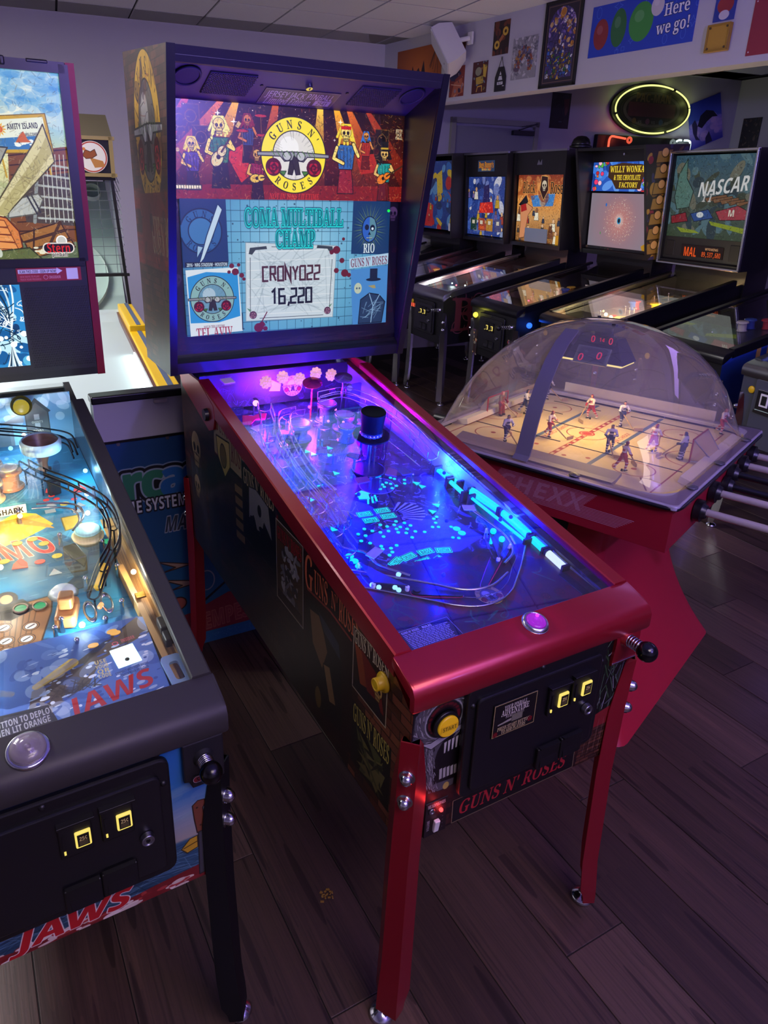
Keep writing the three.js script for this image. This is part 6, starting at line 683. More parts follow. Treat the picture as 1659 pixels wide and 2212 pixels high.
// 2: birthday party machine
rowMachine({ pos: [2.49, -4.72], label: "black pinball machine with the Bugs Bunny's sign above a red glowing cake picture", bw: 0.335,
  playArt: printed(print(300, 600, 1, (x, w, h) => { R(x, '#5a6a88', 0, 0, w, h); blots(x, w, h, 50, ['#8898b0', '#3a4a90', '#c8b060', '#2c3470'], 10, 44); }), 0.3), lamps: [[-0.1, -0.35, 0.05, [0.9, 0.95, 0.8], 0.14], [0.05, -0.55, 0.05, [0.4, 0.35, 1], 0.14], [0.1, -0.95, 0.05, [1, 0.1, 0.08], 0.06], [0.0, -0.8, 0.05, [0.5, 0.5, 1], 0.1]],
  extra: (root, sheet) => {
    sheet('translite_display', -0.31, 0.31, 1.2, 1.7, lit(print(310, 250, 2.4, (x, w, h) => { R(x, '#28408c', 0, 0, w, h); blots(x, w, h, 50, ['#3c5cb0', '#182a66', '#6a7ab8', '#c8c8d8'], 8, 36); crowd(x, w, h, 16, ['#c8a028', '#6a5a9c', '#a8402c', '#8898c0', '#d8d0c8'], 20); P(x, '#201c58', [[130, 40], [170, 30], [178, 120], [120, 124]]); P(x, '#c82418', [[100, 110], [200, 104], [210, 150], [96, 154]]); for (let k = 0; k < 26; k++) O(x, '#ff4a2c', 100 + rnd(106), 110 + rnd(40), rnd(2, 6)); for (let k = 0; k < 4; k++) { R(x, ['#1e3c34', '#a04428', '#b88024', '#4a4a78'][k], 26 + k * 66, 176, 52, 54); R(x, '#d8d0b8', 40 + k * 66, 186, 22, 16); } grit(x, w, h, 1500, ['#0a0a1c', '#d8d8f0', '#101030', '#6a2018'], 7, 0.4); T(x, '+20450', 120, 216, 13, '#ff6a20', { w: 44 }); }), 0.75));
    const p = part('topper_panel', box(0.66, 0.17, 0.01, 0, 1.79, -1.066), M.black, root); sheet('name_sign', -0.13, 0.13, 1.745, 1.835, lit(print(130, 45, 5, (x, w, h) => { R(x, '#2c4468', 0, 0, w, h); T(x, "Bugs Bunny's", w / 2, 17, 24, '#f0a028', { w: 116, stroke: '#7a2c10', lw: 4, font: 'serif' }); P(x, '#c83418', [[40, 38], [62, 28], [66, 40]]); P(x, '#c83418', [[80, 38], [92, 28], [102, 40]]); T(x, 'BIRTHDAY BALL', w / 2, 37, 9, '#f0c860', { w: 70 }); }), 0.55), -1.058, p);
    part('top_moulding', box(0.7, 0.014, 0.02, 0, 1.893, -1.05), M.steel, root); screenLight(root, new THREE.Color(0.6, 0.55, 1), 0.3, 0.6, 0.5, 1.45, -1.05); } });
// 3: pirate machine
rowMachine({ pos: [2.485, -4.03], label: 'pinball machine with an orange pirate picture headed Black Rose and scroll art on its side', bw: 0.338, sideArt: printed(scroll, 0.4), rail: M.steel,
  playArt: printed(print(300, 600, 1, (x, w, h) => { R(x, '#3a3430', 0, 0, w, h); blots(x, w, h, 60, ['#5a4a3c', '#22262c', '#7a5a3a', '#3c4a50'], 8, 40); }), 0.3), lamps: [[-0.12, -0.3, 0.05, [0.8, 1, 0.95], 0.22], [0.05, -0.32, 0.05, [0.85, 1, 0.95], 0.22], [-0.02, -0.28, 0.05, [1, 0.2, 0.25], 0.06], [0.16, -0.5, 0.06, [1, 0.3, 0.1], 0.12], [0.05, -0.75, 0.06, [1, 0.12, 0.06], 0.16], [0.14, -0.78, 0.05, [1, 0.9, 1], 0.1]],
  extra: (root, sheet) => {
    sheet('translite_display', -0.3, 0.32, 1.19, 1.72, lit(print(310, 265, 2.4, (x, w, h) => { const g = x.createLinearGradient(0, 0, 0, h); g.addColorStop(0, '#7a2c18'); g.addColorStop(0.35, '#d88838'); g.addColorStop(0.6, '#c89050'); g.addColorStop(1, '#8a5a2c'); x.fillStyle = g; x.fillRect(0, 0, w, h); P(x, '#3c7cc0', [[90, 84], [250, 70], [240, 120], [110, 126]]); blots(x, w, 110, 24, ['rgba(240,170,90,.4)', 'rgba(120,40,20,.4)'], 10, 40); crowd(x, w, h, 26, ['#2c3448', '#e0d8c0', '#6a3c24', '#a8281c', '#3c3a38'], 110); grit(x, w, h, 1500, ['#1c0c06', '#ffe0a0', '#4a2410', '#2c3040'], 7, 0.4); P(x, '#c88458', [[20, 130], [60, 110], [110, 130], [80, 160], [60, 250], [24, 256], [30, 190]], '#3a1c10', 2); P(x, '#101014', [[10, 120], [60, 80], [76, 108], [40, 130]]); P(x, '#a01c18', [[26, 122], [60, 114], [70, 140], [30, 150]]); T(x, 'Black', 76, 50, 44, '#1c0c08', { font: 'serif', w: 84, stroke: '#e0a050', lw: 3 }); T(x, 'Rose', 256, 50, 44, '#1c0c08', { font: 'serif', w: 82, stroke: '#e0a050', lw: 3 }); P(x, '#2c1410', [[156, 6], [196, 10], [204, 60], [176, 100], [148, 60]], '#e0b060', 2); skull(x, 176, 40, 16, '#c8b8a0'); }), 0.95));
    part('display_panel', box(0.3, 0.11, 0.006, 0.0, 1.245, -1.066), std(0x8fa0ac, 0.1, 0.6, { emissive: 0x405060, emissiveIntensity: 0.4 }), root); part('paper_note', box(0.06, 0.08, 0.002, 0.29, 1.22, -1.066), M.yellow, root); part('topper_panel', box(0.66, 0.17, 0.01, 0, 1.8, -1.066), M.black, root); part('maker_badge', at(plate([[-0.03, -0.02], [-0.01, 0.02], [0.01, -0.005], [0.03, 0.02], [0.034, -0.02]], 0.004), 0, 1.81, -1.06), M.steel, root);
    part('top_moulding', box(0.7, 0.014, 0.02, 0, 1.893, -1.05), M.steel, root); part('coin_lights', [-0.03, 0, 0.03].map((a) => box(0.012, 0.03, 0.004, -0.2 + a, 0.74, 0.016)), glow(new THREE.Color(1, 0.12, 0.05), 1), root); screenLight(root, new THREE.Color(1, 0.62, 0.3), 0.45, 0.6, 0.5, 1.45, -1.05); } });
// 4: chocolate factory machine
const wonkaSide = print(420, 752, 0.7, (x, w, h) => { R(x, '#1c1610', 0, 0, w, h); blots(x, w, h, 60, ['#5a431c', '#6a1c2c', '#2c2a4a', '#8a6a24'], 14, 50); for (let k = 0; k < 7; k++) { P(x, '#7d6128', [[120, 40 + k * 100], [260, 30 + k * 100], [280, 110 + k * 100], [110, 116 + k * 100]], '#20160a', 6); O(x, '#b08a50', 190, 50 + k * 100, 34, 30, '#20160a', 5); } });
rowMachine({ pos: [2.52, -3.22], bbRight: printed(wonkaSide, 0.45), label: 'pinball machine with a bright WILLY WONKA sign over a pink starburst screen', bw: 0.352, zb: -1.06, zt: -0.93, edge: M.black, legs: M.chrome, rail: std(0x15151c, 0.35, 0.4),
  playArt: printed(print(300, 600, 1, (x, w, h) => { R(x, '#2c2420', 0, 0, w, h); blots(x, w, h, 60, ['#4a3a2c', '#6a4c30', '#1c1c22', '#5a3040'], 8, 40); }), 0.3), lamps: [[-0.02, -0.3, 0.03, [1, 0.08, 0.25], 0.03], [0.05, -0.36, 0.03, [1, 0.08, 0.25], 0.03], [0.12, -0.7, 0.05, [1, 0.7, 0.4], 0.05], [0.2, -0.62, 0.05, [0.8, 0.3, 1], 0.03]],
  extra: (root, sheet) => {
    sheet('translite_display', -0.325, 0.325, 1.6, 1.8, lit(print(325, 100, 3, (x, w, h) => { R(x, '#2454b4', 0, 0, w, h); blots(x, w, h, 40, ['#3c78d8', '#1c3c8c', '#5a90e0'], 8, 30); for (let k = 0; k < 26; k++) O(x, ['#e87020', '#e83c6c', '#58b83c', '#f0b8d0', '#c02c2c'][k % 5], k < 14 ? rnd(80) : 240 + rnd(84), rnd(h), rnd(4, 12), rnd(4, 10), '#182858', 1.5); P(x, '#3c2408', [[84, 14], [150, 4], [250, 10], [272, 34], [256, 60], [250, 92], [130, 92], [104, 62], [84, 52]]); T(x, 'WILLY WONKA', 176, 24, 21, '#f8d838', { font: 'serif', w: 170, stroke: '#3c2408', lw: 5 }); T(x, '& THE CHOCOLATE', 180, 52, 17, '#f8d838', { font: 'serif', w: 132, stroke: '#3c2408', lw: 4 }); T(x, 'FACTORY', 190, 77, 17, '#f8d838', { font: 'serif', w: 92, stroke: '#3c2408', lw: 4 }); }), 1.0));
    sheet('score_screen', -0.315, 0.315, 1.205, 1.585, lit(print(315, 190, 3, (x, w, h) => { const g = x.createRadialGradient(158, 94, 6, 158, 94, 190); g.addColorStop(0, '#ffe8e0'); g.addColorStop(0.12, '#d8908c'); g.addColorStop(0.45, '#b08c98'); g.addColorStop(1, '#9a94a4'); x.fillStyle = g; x.fillRect(0, 0, w, h); for (let k = 0; k < 320; k++) { const a = rnd(6.28), q = rnd(1) ** 0.7 * 84; O(x, ['#f0c8b8', '#f8e8d8', '#e0a090'][k % 3], 158 + Math.cos(a) * q, 94 + Math.sin(a) * q, rnd(0.5, 2)); } O(x, '#101c30', 158, 94, 8, 10, '#48b4e8', 4); O(x, '#2c7ce0', 84, 40, 4, 6); O(x, '#48b040', 66, 142, 2, 5); for (let k = 0; k < 20; k++) { const a = k * 0.314; Ln(x, 'rgba(255,220,210,.4)', 1, [158 + Math.cos(a) * 16, 94 + Math.sin(a) * 18], [158 + Math.cos(a) * 60, 94 + Math.sin(a) * 60]); } }), 0.62), -1.091);
    part('speaker_panel', box(0.676, 0.085, 0.01, 0, 1.842, -1.085), std(0x17171b, 0.4), root); part('lock', at(new THREE.CylinderGeometry(0.008, 0.008, 0.01, 16), 0, 1.85, -1.078, Math.PI / 2), M.chrome, root); part('lower_bezel', front(box(0.676, 0.06, 0.01, 0, 1.175, -1.082), -0.338, 0.338, 1.145, 1.205), printed(print(338, 30, 2, (x, w, h) => { R(x, '#15131a', 0, 0, w, h); blots(x, w, h, 14, ['#5a4a30', '#3c4a30', '#6a3434'], 4, 9); }), 0.4), root); part('paper_note', box(0.07, 0.06, 0.002, 0.3, 1.225, -1.083, 0, 0, 0.5), M.yellow, root);
    bulbLight(root, V(-0.21, 0.78, 0.025), [0.9, 0.85, 0.1], 0.04, 0.02, 1.2); bulbLight(root, V(0.29, 0.78, -0.09), [0.02, 0.12, 1], 0.07, 0.02, 2.2);
    const fa = printed(print(70, 280, 2, (x, w, h) => { R(x, '#2c1c18', 0, 0, w, h); blots(x, w, h, 40, ['#a8402c', '#8a8478', '#5a3c6c', '#c89c6c', '#2c3044'], 4, 18); }), 0.4); part('front_art_panel', front(box(0.07, 0.28, 0.003, -0.225, 0.62, 0.006), -0.26, -0.19, 0.48, 0.76), fa, root); part('front_art_panel', front(box(0.06, 0.3, 0.003, 0.222, 0.65, 0.006), 0.19, 0.25, 0.5, 0.8), fa, root);
    screenLight(root, new THREE.Color(1, 0.75, 0.75), 0.5, 0.62, 0.5, 1.48, -1.06); } });
// 5: racing machine with the chrome frame
rowMachine({ pos: [2.54, -2.5], label: 'pinball machine with NASCAR picture in a chrome frame and an orange dot display', bw: 0.338, yt: 1.86, yb: 1.14, rail: M.blackSatin,
  playArt: printed(print(300, 600, 1, (x, w, h) => { R(x, '#7a7468', 0, 0, w, h); blots(x, w, h, 60, ['#a8a090', '#4a4a4a', '#a83c2c', '#c8b060', '#3c5a80'], 8, 36); }), 0.3),
  lamps: [[0.2, -0.35, 0.05, [1, 0.8, 0.4], 0.3], [0.21, -0.45, 0.05, [1, 0.85, 0.5], 0.3], [0.22, -0.55, 0.05, [1, 0.85, 0.5], 0.3], [0.22, -0.65, 0.05, [1, 0.85, 0.5], 0.25], [0.0, -0.28, 0.05, [1, 0.85, 0.5], 0.3, 0.012], [0.08, -0.25, 0.05, [1, 0.85, 0.5], 0.3, 0.012], [-0.08, -0.33, 0.05, [1, 0.7, 0.2], 0.15], [0.05, -0.9, 0.05, [1, 0.85, 0.6], 0.35, 0.014], [0.12, -0.98, 0.06, [1, 0.7, 0.15], 0.05], [0.16, -0.98, 0.06, [1, 0.7, 0.15], 0.05], [0.2, -0.98, 0.06, [1, 0.7, 0.15], 0.05], [0.02, -0.8, 0.04, [1, 0.1, 0.2], 0.08]],
  extra: (root, sheet, board, loc) => {
    sheet('translite_display', -0.318, 0.318, 1.32, 1.83, lit(print(318, 255, 2.6, (x, w, h) => { const g = x.createLinearGradient(0, 0, 0, h); g.addColorStop(0, '#34566a'); g.addColorStop(0.5, '#4a5a5c'); g.addColorStop(1, '#3a4a38'); x.fillStyle = g; x.fillRect(0, 0, w, h); blots(x, w, h, 50, ['#2c3c44', '#52707a', '#3c4438', '#6a6a5c'], 10, 40); P(x, '#567a72', [[20, 60], [50, 10], [56, 70], [90, 110], [80, 160], [30, 168], [14, 130]], '#22302c', 3); for (let k = 0; k < 5; k++) P(x, '#7a5438', [[140 + k * 30, 130 + k * 3], [220 + k * 24, 118 + k * 4], [230 + k * 20, 128 + k * 3], [150 + k * 30, 142 + k * 3]], '#2a1c14', 1.5); P(x, '#8a2430', [[10, 190], [70, 176], [84, 204], [16, 214]], '#20080c', 2); P(x, '#2c4c8c', [[90, 180], [160, 164], [184, 190], [110, 204]], '#0c1430', 2); O(x, '#d8dce0', 130, 182, 14, 9); P(x, '#a03c48', [[190, 170], [270, 150], [318, 168], [318, 190], [210, 196]], '#300c14', 2); T(x, 'M', 250, 172, 20, '#e0d8c8'); P(x, '#8a9a28', [[40, 224], [120, 232], [140, 240], [60, 240]]); P(x, '#8a9a28', [[170, 200], [318, 218], [318, 234], [180, 212]]); grit(x, w, h, 1300, ['#10181c', '#8aa0a0', '#1c1c18', '#5a6a4a'], 9, 0.4); T(x, 'NASCAR', 204, 92, 44, '#dcdcdc', { w: 190, skew: -0.25, rot: -0.12 }); T(x, '™', 312, 70, 12, '#c8c8c8'); T(x, 'I I', 150, 128, 26, '#c0c0c0', { skew: -0.2 }); }), 0.62));
    const sp = part('speaker_panel', box(0.64, 0.16, 0.01, 0, 1.24, -1.078), std(0x141416, 0.5), root); for (const s of [-1, 1]) part('speaker_grille', rbox(0.07, 0.1, 0.006, s * 0.26, 1.245, -1.072, 0.014), M.black, sp);
    sheet('dot_display', -0.16, 0.18, 1.2, 1.275, lit(print(170, 38, 6, (x, w, h) => { R(x, '#140602', 0, 0, w, h); T(x, 'MAL', 38, 21, 30, '#ff5a08', { w: 54 }); T(x, 'WYOMING', 124, 9, 8, '#d8a070', { w: 52 }); T(x, '89,537,680', 124, 26, 15, '#ff6414', { w: 76, font: 'monospace' }); x.fillStyle = 'rgba(10,3,0,.5)'; for (let k = 0; k < 86; k++) x.fillRect(k * 2, 0, 0.7, h); for (let k = 0; k < 20; k++) x.fillRect(0, k * 2, w, 0.6); }), 1.2), -1.068, sp);
    const fr = []; for (const s of [-1, 1]) fr.push(rbox(0.016, 0.72, 0.02, s * 0.332, 1.5, -1.044, 0.005)); fr.push(rbox(0.68, 0.016, 0.02, 0, 1.853, -1.044, 0.005), rbox(0.68, 0.016, 0.02, 0, 1.147, -1.044, 0.005)); part('chrome_frame', fr, M.chrome, root);
    part('back_board', front(box(0.5, 0.15, 0.008, 0, 1.03, -1.16), -0.25, 0.25, 0.955, 1.105), printed(print(250, 75, 2, (x, w, h) => { R(x, '#5a80a0', 0, 0, w, h); R(x, '#c8ccc8', 0, 40, w, 20); T(x, 'RACE', 60, 40, 16, '#b02420', { w: 50 }); R(x, '#7a2c28', 110, 20, 40, 40); R(x, '#d8c890', 190, 18, 40, 44); blots(x, w, h, 12, ['#e8e0c8', '#3c5a78'], 6, 14); }), 0.4), root);
    screenLight(root, new THREE.Color(0.8, 0.85, 0.8), 0.3, 0.62, 0.6, 1.5, -1.03); } });
// 6 and 7: machines at the right edge
const blueSide = print(1366, 680, 0.8, (x, w, h) => { R(x, '#1c3a84', 0, 0, w, h); x.save(); x.translate(w, 0); x.scale(-1, 1); for (const a of [930, 1010, 1090]) P(x, '#b08a4c', [[a, 180], [a + 34, 160], [a + 20, 420], [a - 14, 440]]); x.strokeStyle = '#b08a4c'; x.lineWidth = 26; x.beginPath(); x.arc(760, 300, 90, 1.2, 5.2); x.stroke(); T(x, 'W', 600, 320, 180, '#b08a4c', { font: 'serif' }); P(x, '#0c1024', [[560, 200], [700, 120], [860, 180], [700, 300]]); blots(x, 400, h, 20, ['#0c1024', '#c8b8a0', '#6a2c2c'], 20, 70); x.restore(); });
rowMachine({ pos: [2.6, -1.72], label: 'pinball machine with blue side art beside the racing machine, its glass mirroring a picture', bw: 0.33, sideArt: printed(blueSide, 0.4), doorOn: false, lamps: [], extra: (root, sheet) => { sheet('translite_panel', -0.3, 0.3, 1.2, 1.84, printed(print(300, 320, 1, (x, w, h) => { R(x, '#20283c', 0, 0, w, h); blots(x, w, h, 20, ['#34406c', '#4a3c50'], 12, 40); }), 0.4)); } });
rowMachine({ pos: [2.46, -0.98], label: 'grey pinball machine with silver lockbar and chrome coin windows at the right edge', bw: 0.33, body: std(0x4a4d58, 0.45), rail: M.steel, doorOn: false, frontMat: std(0x3f424c, 0.5), lamps: [[0.0, -0.4, 0.05, [0.2, 0.25, 1], 0.12]],
  extra: (root) => { const d = part('coin_door', plate(roundRect(-0.2, 0.5, 0.2, 0.83, 0.012), 0.012, 0.003).translate(0, 0, 0.01), std(0x50535f, 0.4, 0.3), root); for (const x0 of [-0.12]) { part('coin_frame', [rbox(0.15, 0.11, 0.012, x0 + 0.02, 0.73, 0.024, 0.003), box(0.15, 0.014, 0.008, x0 + 0.02, 0.68, 0.032)], M.chrome, d); for (const s of [-0.012, 0.052]) { const w = part('coin_window', box(0.044, 0.062, 0.006, x0 + s, 0.738, 0.029), M.white, d); part('coin_slot', box(0.026, 0.044, 0.006, x0 + s, 0.738, 0.031), M.black, w); } } } });
// ------------------------------------------------------------------ the bubble hockey table (its length along local x, near long side at +z)
const HK = [1.048, 0, -0.886], HK_TURN = -1.2132;
const hockey = thing('hockey_table', 'red bubble hockey table with a clear dome over a yellow-lit rink', 'hockey table', HK, HK_TURN);
{
  const root = hockey, HL = 0.455, HW = 0.466, TOP = 0.855;
  // pedestal: an hourglass that spreads into a broad foot
  const sec = (y, a, b, r = 0.06) => { const out = []; for (const [sx, sz] of [[1, 1], [-1, 1], [-1, -1], [1, -1]]) for (let k = 0; k <= 4; k++) { const q = (Math.atan2(sz, sx) - Math.PI / 4) + k / 4 * Math.PI / 2; out.push(V(sx * (a - r) + Math.cos(q) * r, y, sz * (b - r) + Math.sin(q) * r)); } return out; };
  const ped = []; for (let k = 0; k <= 18; k++) { const t = k / 18, y = 0.72 * t; const e = Math.pow(1 - t, 2.3); ped.push(sec(y, 0.21 + 0.225 * e + 0.05 * Math.pow(t, 6), 0.33 + 0.13 * e + 0.04 * Math.pow(t, 6), 0.05)); }
  ped.unshift(sec(0, 0.425, 0.45, 0.05));
  const pd = part('pedestal', loft(ped.reverse(), 1.2), M.redPlastic, root);
  part('side_decal', at(plate((() => { const s = new THREE.Shape(); s.moveTo(-0.1, -0.12); s.quadraticCurveTo(-0.09, 0.02, 0.03, 0.12); s.lineTo(0.1, 0.1); s.quadraticCurveTo(0.09, -0.02, -0.02, -0.1); s.lineTo(-0.1, -0.12); return s; })(), 0.006, 0.001), 0.02, 0.56, 0.355, 0.08), M.blackSatin, pd);
  // body and rim
  const chexx = print(910, 150, 2, (x, w, h) => { R(x, '#8c1626', 0, 0, w, h); x.fillStyle = '#b896a8'; for (let k = 0; k < 19; k++) { const y = 22 + k * 5.2, cut = k < 10; x.fillRect(360 - k * 3, y, cut ? 330 - k * 1 : 480 - (k - 10) * 3, 1.5); } x.save(); x.beginPath(); x.rect(0, 0, w, h); for (let k = 0; k < 20; k++) { } x.clip(); T(x, 'CHEXX', 505, 62, 62, '#b896a8', { w: 300, skew: -0.25 }); for (let k = 0; k < 19; k++) { x.fillStyle = '#8c1626'; x.fillRect(340, 24 + k * 5.2, 340, 2.4); } x.restore(); });
  part('cabinet_body', [box(2 * HL - 0.03, 0.118, 2 * HW - 0.03, 0, TOP - 0.091, 0)], std(0x8c1626, 0.38), root);
  part('side_print', front(box(2 * HL - 0.03, 0.128, 0.001, 0, TOP - 0.085, HW - 0.0145), -HL + 0.015, HL - 0.015, TOP - 0.149, TOP - 0.021), printed(chexx, 0.4), root);
  part('rim', [plate((() => { const s = roundRect(-HL, -HW, HL, HW, 0.02); s.holes.push(new THREE.Path(roundRect(-0.424, -0.42, 0.424, 0.42, 0.13).getPoints(8))); return s; })(), 0.014, 0.003)].map((g) => at(g, 0, TOP - 0.016, 0, -Math.PI / 2)), std(0xa29ca6, 0.4, 0.1), root);
  part('rim_gasket', tube(roundRect(-HL, -HW, HL, HW, 0.03).getPoints(5).map((p) => V(p.x, TOP - 0.012, p.y)), 0.006, 120, 6, true), M.blackSatin, root);
  // ice with its lines: 1 mm per unit, along the table
  const RL = 0.43, RW = 0.425;
  const ice = print(860, 850, 1.5, (x, w, h) => {
    R(x, '#d2c08c', 0, 0, w, h); blots(x, w, h, 50, ['rgba(190,160,100,.2)', 'rgba(230,215,170,.25)'], 20, 70); const X = (a) => (a + RL) * 1000, Z = (b) => (b + RW) * 1000;
    for (const a of [-0.385, 0.345]) Ln(x, '#8c2a22', 5, [X(a), 40], [X(a), h - 40]); for (const a of [-0.14, 0.115]) Ln(x, '#4a6480', 15, [X(a), 20], [X(a), h - 20]);
    Ln(x, '#9a3426', 17, [X(-0.016), 20], [X(-0.016), h - 20]); for (let k = 0; k < 18; k++) R(x, '#d8c690', X(-0.016) - 5, 36 + k * 42, 10, 18);
    const circ = (a, b, r) => { O(x, null, X(a), Z(b), r, r, '#8c2a22', 4); }; circ(-0.02, -0.03, 70); for (const [a, b] of [[-0.27, 0.2], [-0.255, -0.255], [0.237, 0.2], [0.237, -0.262]]) { circ(a, b, 64); O(x, '#8c2a22', X(a), Z(b), 9); } for (const a of [-0.385, 0.345]) { x.beginPath(); x.arc(X(a), Z(-0.02), 80, a < 0 ? -1.57 : 1.57, a < 0 ? 1.57 : 4.71); x.strokeStyle = '#8c2a22'; x.lineWidth = 4; x.stroke(); }
    O(x, '#a83a26', X(-0.02), Z(-0.03), 28); O(x, '#d8a070', X(-0.02), Z(-0.03), 22); O(x, '#a83a26', X(-0.02), Z(-0.03), 18); for (const [a, b] of [[-0.12, 0.12], [-0.1, 0.2], [0.09, 0.21], [0.02, 0.24]]) O(x, '#a03a2c', X(a), Z(b), 8);
    T(x, 'SUPER CHEXX', X(0.09), Z(-0.05), 17, '#a03a26', { w: 180, rot: -1.57 }); T(x, 'SUPER CHEXX', X(-0.115), Z(0.02), 17, '#a03a26', { w: 180, rot: 1.57 }); Ln(x, '#6a2a2c', 5, [X(0.33), Z(0.35)], [X(0.28), Z(0.26)], [X(0.31), Z(0.25)]);
    for (let k = 0; k < 60; k++) Ln(x, 'rgba(120,100,60,.12)', 1, [rnd(w), rnd(h)], [rnd(w), rnd(h)]);
  });
  const rinkShape = roundRect(-RL, -RW, RL, RW, 0.13);
  const rink = part('rink', uvBy(at(plate(rinkShape, 0.006), 0, 0.8255, 0, -Math.PI / 2), (x, y, z) => [(x + RL) / (2 * RL), 0.5 - z / (2 * RW)]), printed(ice, 0.38), root);
  // the slots, dark grooves that stand out as thin strips set in the ice
  for (const [a, b, c] of [[-0.41, -0.19, 0.13], [-0.4, -0.19, -0.19], [-0.2, -0.05, -0.075], [-0.16, -0.05, 0.122], [-0.016, 0.153, 0.128], [0.015, 0.3, -0.355], [0.022, 0.33, -0.19], [0.1, 0.22, -0.008], [0.16, 0.36, 0.122], [-0.3, -0.1, -0.34]]) part('slot', box(c === 0 ? 0.1 : b - a, 0.001, 0.006, (a + b) / 2, 0.832, c), M.blackMatt, rink);
  part('far_board', [box(0.6, 0.05, 0.006, -0.01, 0.866, -0.452)], M.cream, root); part('board_kick', box(0.602, 0.014, 0.009, -0.01, 0.842, -0.4505), M.yellow, root);
  part('near_board', [box(0.56, 0.012, 0.07, -0.03, 0.848, 0.375, 0.25), box(0.57, 0.004, 0.03, -0.03, 0.856, 0.415)], std(0x8d8076, 0.5), root);
  part('end_board', [box(0.07, 0.02, 0.56, 0.415, 0.838, -0.05, 0, 0, -0.25), box(0.07, 0.02, 0.5, -0.415, 0.838, -0.05, 0, 0, 0.25)], M.cream, root);
  // goals
  const goal = (x0, z0, s) => { const y = 0.832, h = 0.075, a = 0.075, d = 0.07, g = part('goal', [rod(V(x0, y, z0 - a), V(x0, y + h, z0 - a), 0.0028), rod(V(x0, y, z0 + a), V(x0, y + h, z0 + a), 0.0028), rod(V(x0, y + h, z0 - a), V(x0, y + h, z0 + a), 0.0028)], std(0x9c2a24, 0.35), root); part('goal_frame', [rod(V(x0 + s * d, y, z0 - a * 0.6), V(x0 + s * d, y, z0 + a * 0.6), 0.0024), rod(V(x0, y + h, z0 - a), V(x0 + s * d, y, z0 - a * 0.6), 0.0022), rod(V(x0, y + h, z0 + a), V(x0 + s * d, y, z0 + a * 0.6), 0.0022), rod(V(x0, y, z0 - a), V(x0 + s * d, y, z0 - a * 0.6), 0.0022), rod(V(x0, y, z0 + a), V(x0 + s * d, y, z0 + a * 0.6), 0.0022)], M.steel, g); const net = []; const quad = (p, q, r2, t) => { const gg = new THREE.BufferGeometry(); gg.setAttribute('position', new THREE.Float32BufferAttribute([p, q, r2, p, r2, t].flatMap((v) => v.toArray()), 3)); gg.computeVertexNormals(); gg.setAttribute('uv', new THREE.Float32BufferAttribute(new Float32Array(12), 2)); net.push(gg); }; quad(V(x0, y + h, z0 - a), V(x0, y + h, z0 + a), V(x0 + s * d, y, z0 + a * 0.6), V(x0 + s * d, y, z0 - a * 0.6)); quad(V(x0, y, z0 - a), V(x0, y + h, z0 - a), V(x0 + s * d, y, z0 - a * 0.6), V(x0 + s * d, y, z0 - a * 0.6).add(V(0, 0.0005, 0))); quad(V(x0, y, z0 + a), V(x0, y + h, z0 + a), V(x0 + s * d, y, z0 + a * 0.6), V(x0 + s * d, y, z0 + a * 0.6).add(V(0, 0.0005, 0))); part('net', net, new THREE.MeshPhysicalMaterial({ color: 0xd8ccb8, transmission: 0.75, roughness: 0.5, thickness: 0, side: THREE.DoubleSide }), g); };
  goal(0.345, -0.07, 1); goal(-0.385, -0.02, -1);
  part('goal_shelf', [box(0.05, 0.006, 0.16, 0.405, 0.84, -0.07)], std(0x7a6a70, 0.5), root);
  // the dome: a bell-shaped shell that squares off towards its rim
  const prof = [[1, 0], [0.985, 0.012], [0.962, 0.035], [0.94, 0.065], [0.905, 0.11], [0.855, 0.165], [0.78, 0.225], [0.67, 0.285], [0.54, 0.332], [0.38, 0.366], [0.2, 0.385], [0.06, 0.39], [0.0, 0.39]];
  const N = 72, dp = [], di = [], RX = HL - 0.03, RZ = HW - 0.03;
  prof.forEach(([r, y]) => { const n = 2 + 5 * Math.pow(r, 3); for (let k = 0; k < N; k++) { const q = k / N * Math.PI * 2, c = Math.cos(q), s = Math.sin(q), m = Math.pow(Math.pow(Math.abs(c), n) + Math.pow(Math.abs(s), n), -1 / n); dp.push(RX * r * c * m, TOP + y, RZ * r * s * m); } });
  for (let i = 0; i + 1 < prof.length; i++) for (let k = 0; k < N; k++) { const a = i * N + k, b = i * N + (k + 1) % N; di.push(a, a + N, b, b, a + N, b + N); }
  const dg = new THREE.BufferGeometry(); dg.setAttribute('position', new THREE.Float32BufferAttribute(dp, 3)); dg.setIndex(di); dg.computeVertexNormals();
  const hazy = new THREE.MeshPhysicalMaterial({ color: 0xe9e6ea, transmission: 0.9, roughness: 0.02, thickness: 0, ior: 1.49 });
  part('dome', dg, hazy, root);
  part('dome_flange', at(plate((() => { const s = roundRect(-HL + 0.004, -HW + 0.004, HL - 0.004, HW - 0.004, 0.02); s.holes.push(new THREE.Path(roundRect(-RX + 0.005, -RZ + 0.005, RX - 0.005, RZ - 0.005, 0.06).getPoints(4))); return s; })(), 0.003), 0, TOP, 0, -Math.PI / 2), pane(0xf2eef2, { roughness: 0.05 }), root);
  for (const [a, b] of [[HL - 0.016, 0.3], [HL - 0.016, 0.03], [HL - 0.016, -0.28], [0.15, HW - 0.016], [-0.3, HW - 0.016], [-HL + 0.016, 0]]) part('rim_screw', [lathe([[0, 0.007], [0.006, 0.0065], [0.008, 0.004], [0.016, 0.003], [0.017, 0], [0, 0]], 20).translate(a, TOP + 0.003, b)], M.steel, root);
  part('dome_cap', [[0.05, 0.06], [-0.07, 0.03], [0.04, -0.07], [-0.05, -0.06]].map(([a, b]) => at(disc(0.006, 0.004, 14), a, TOP + 0.3885, b)), M.black, root);
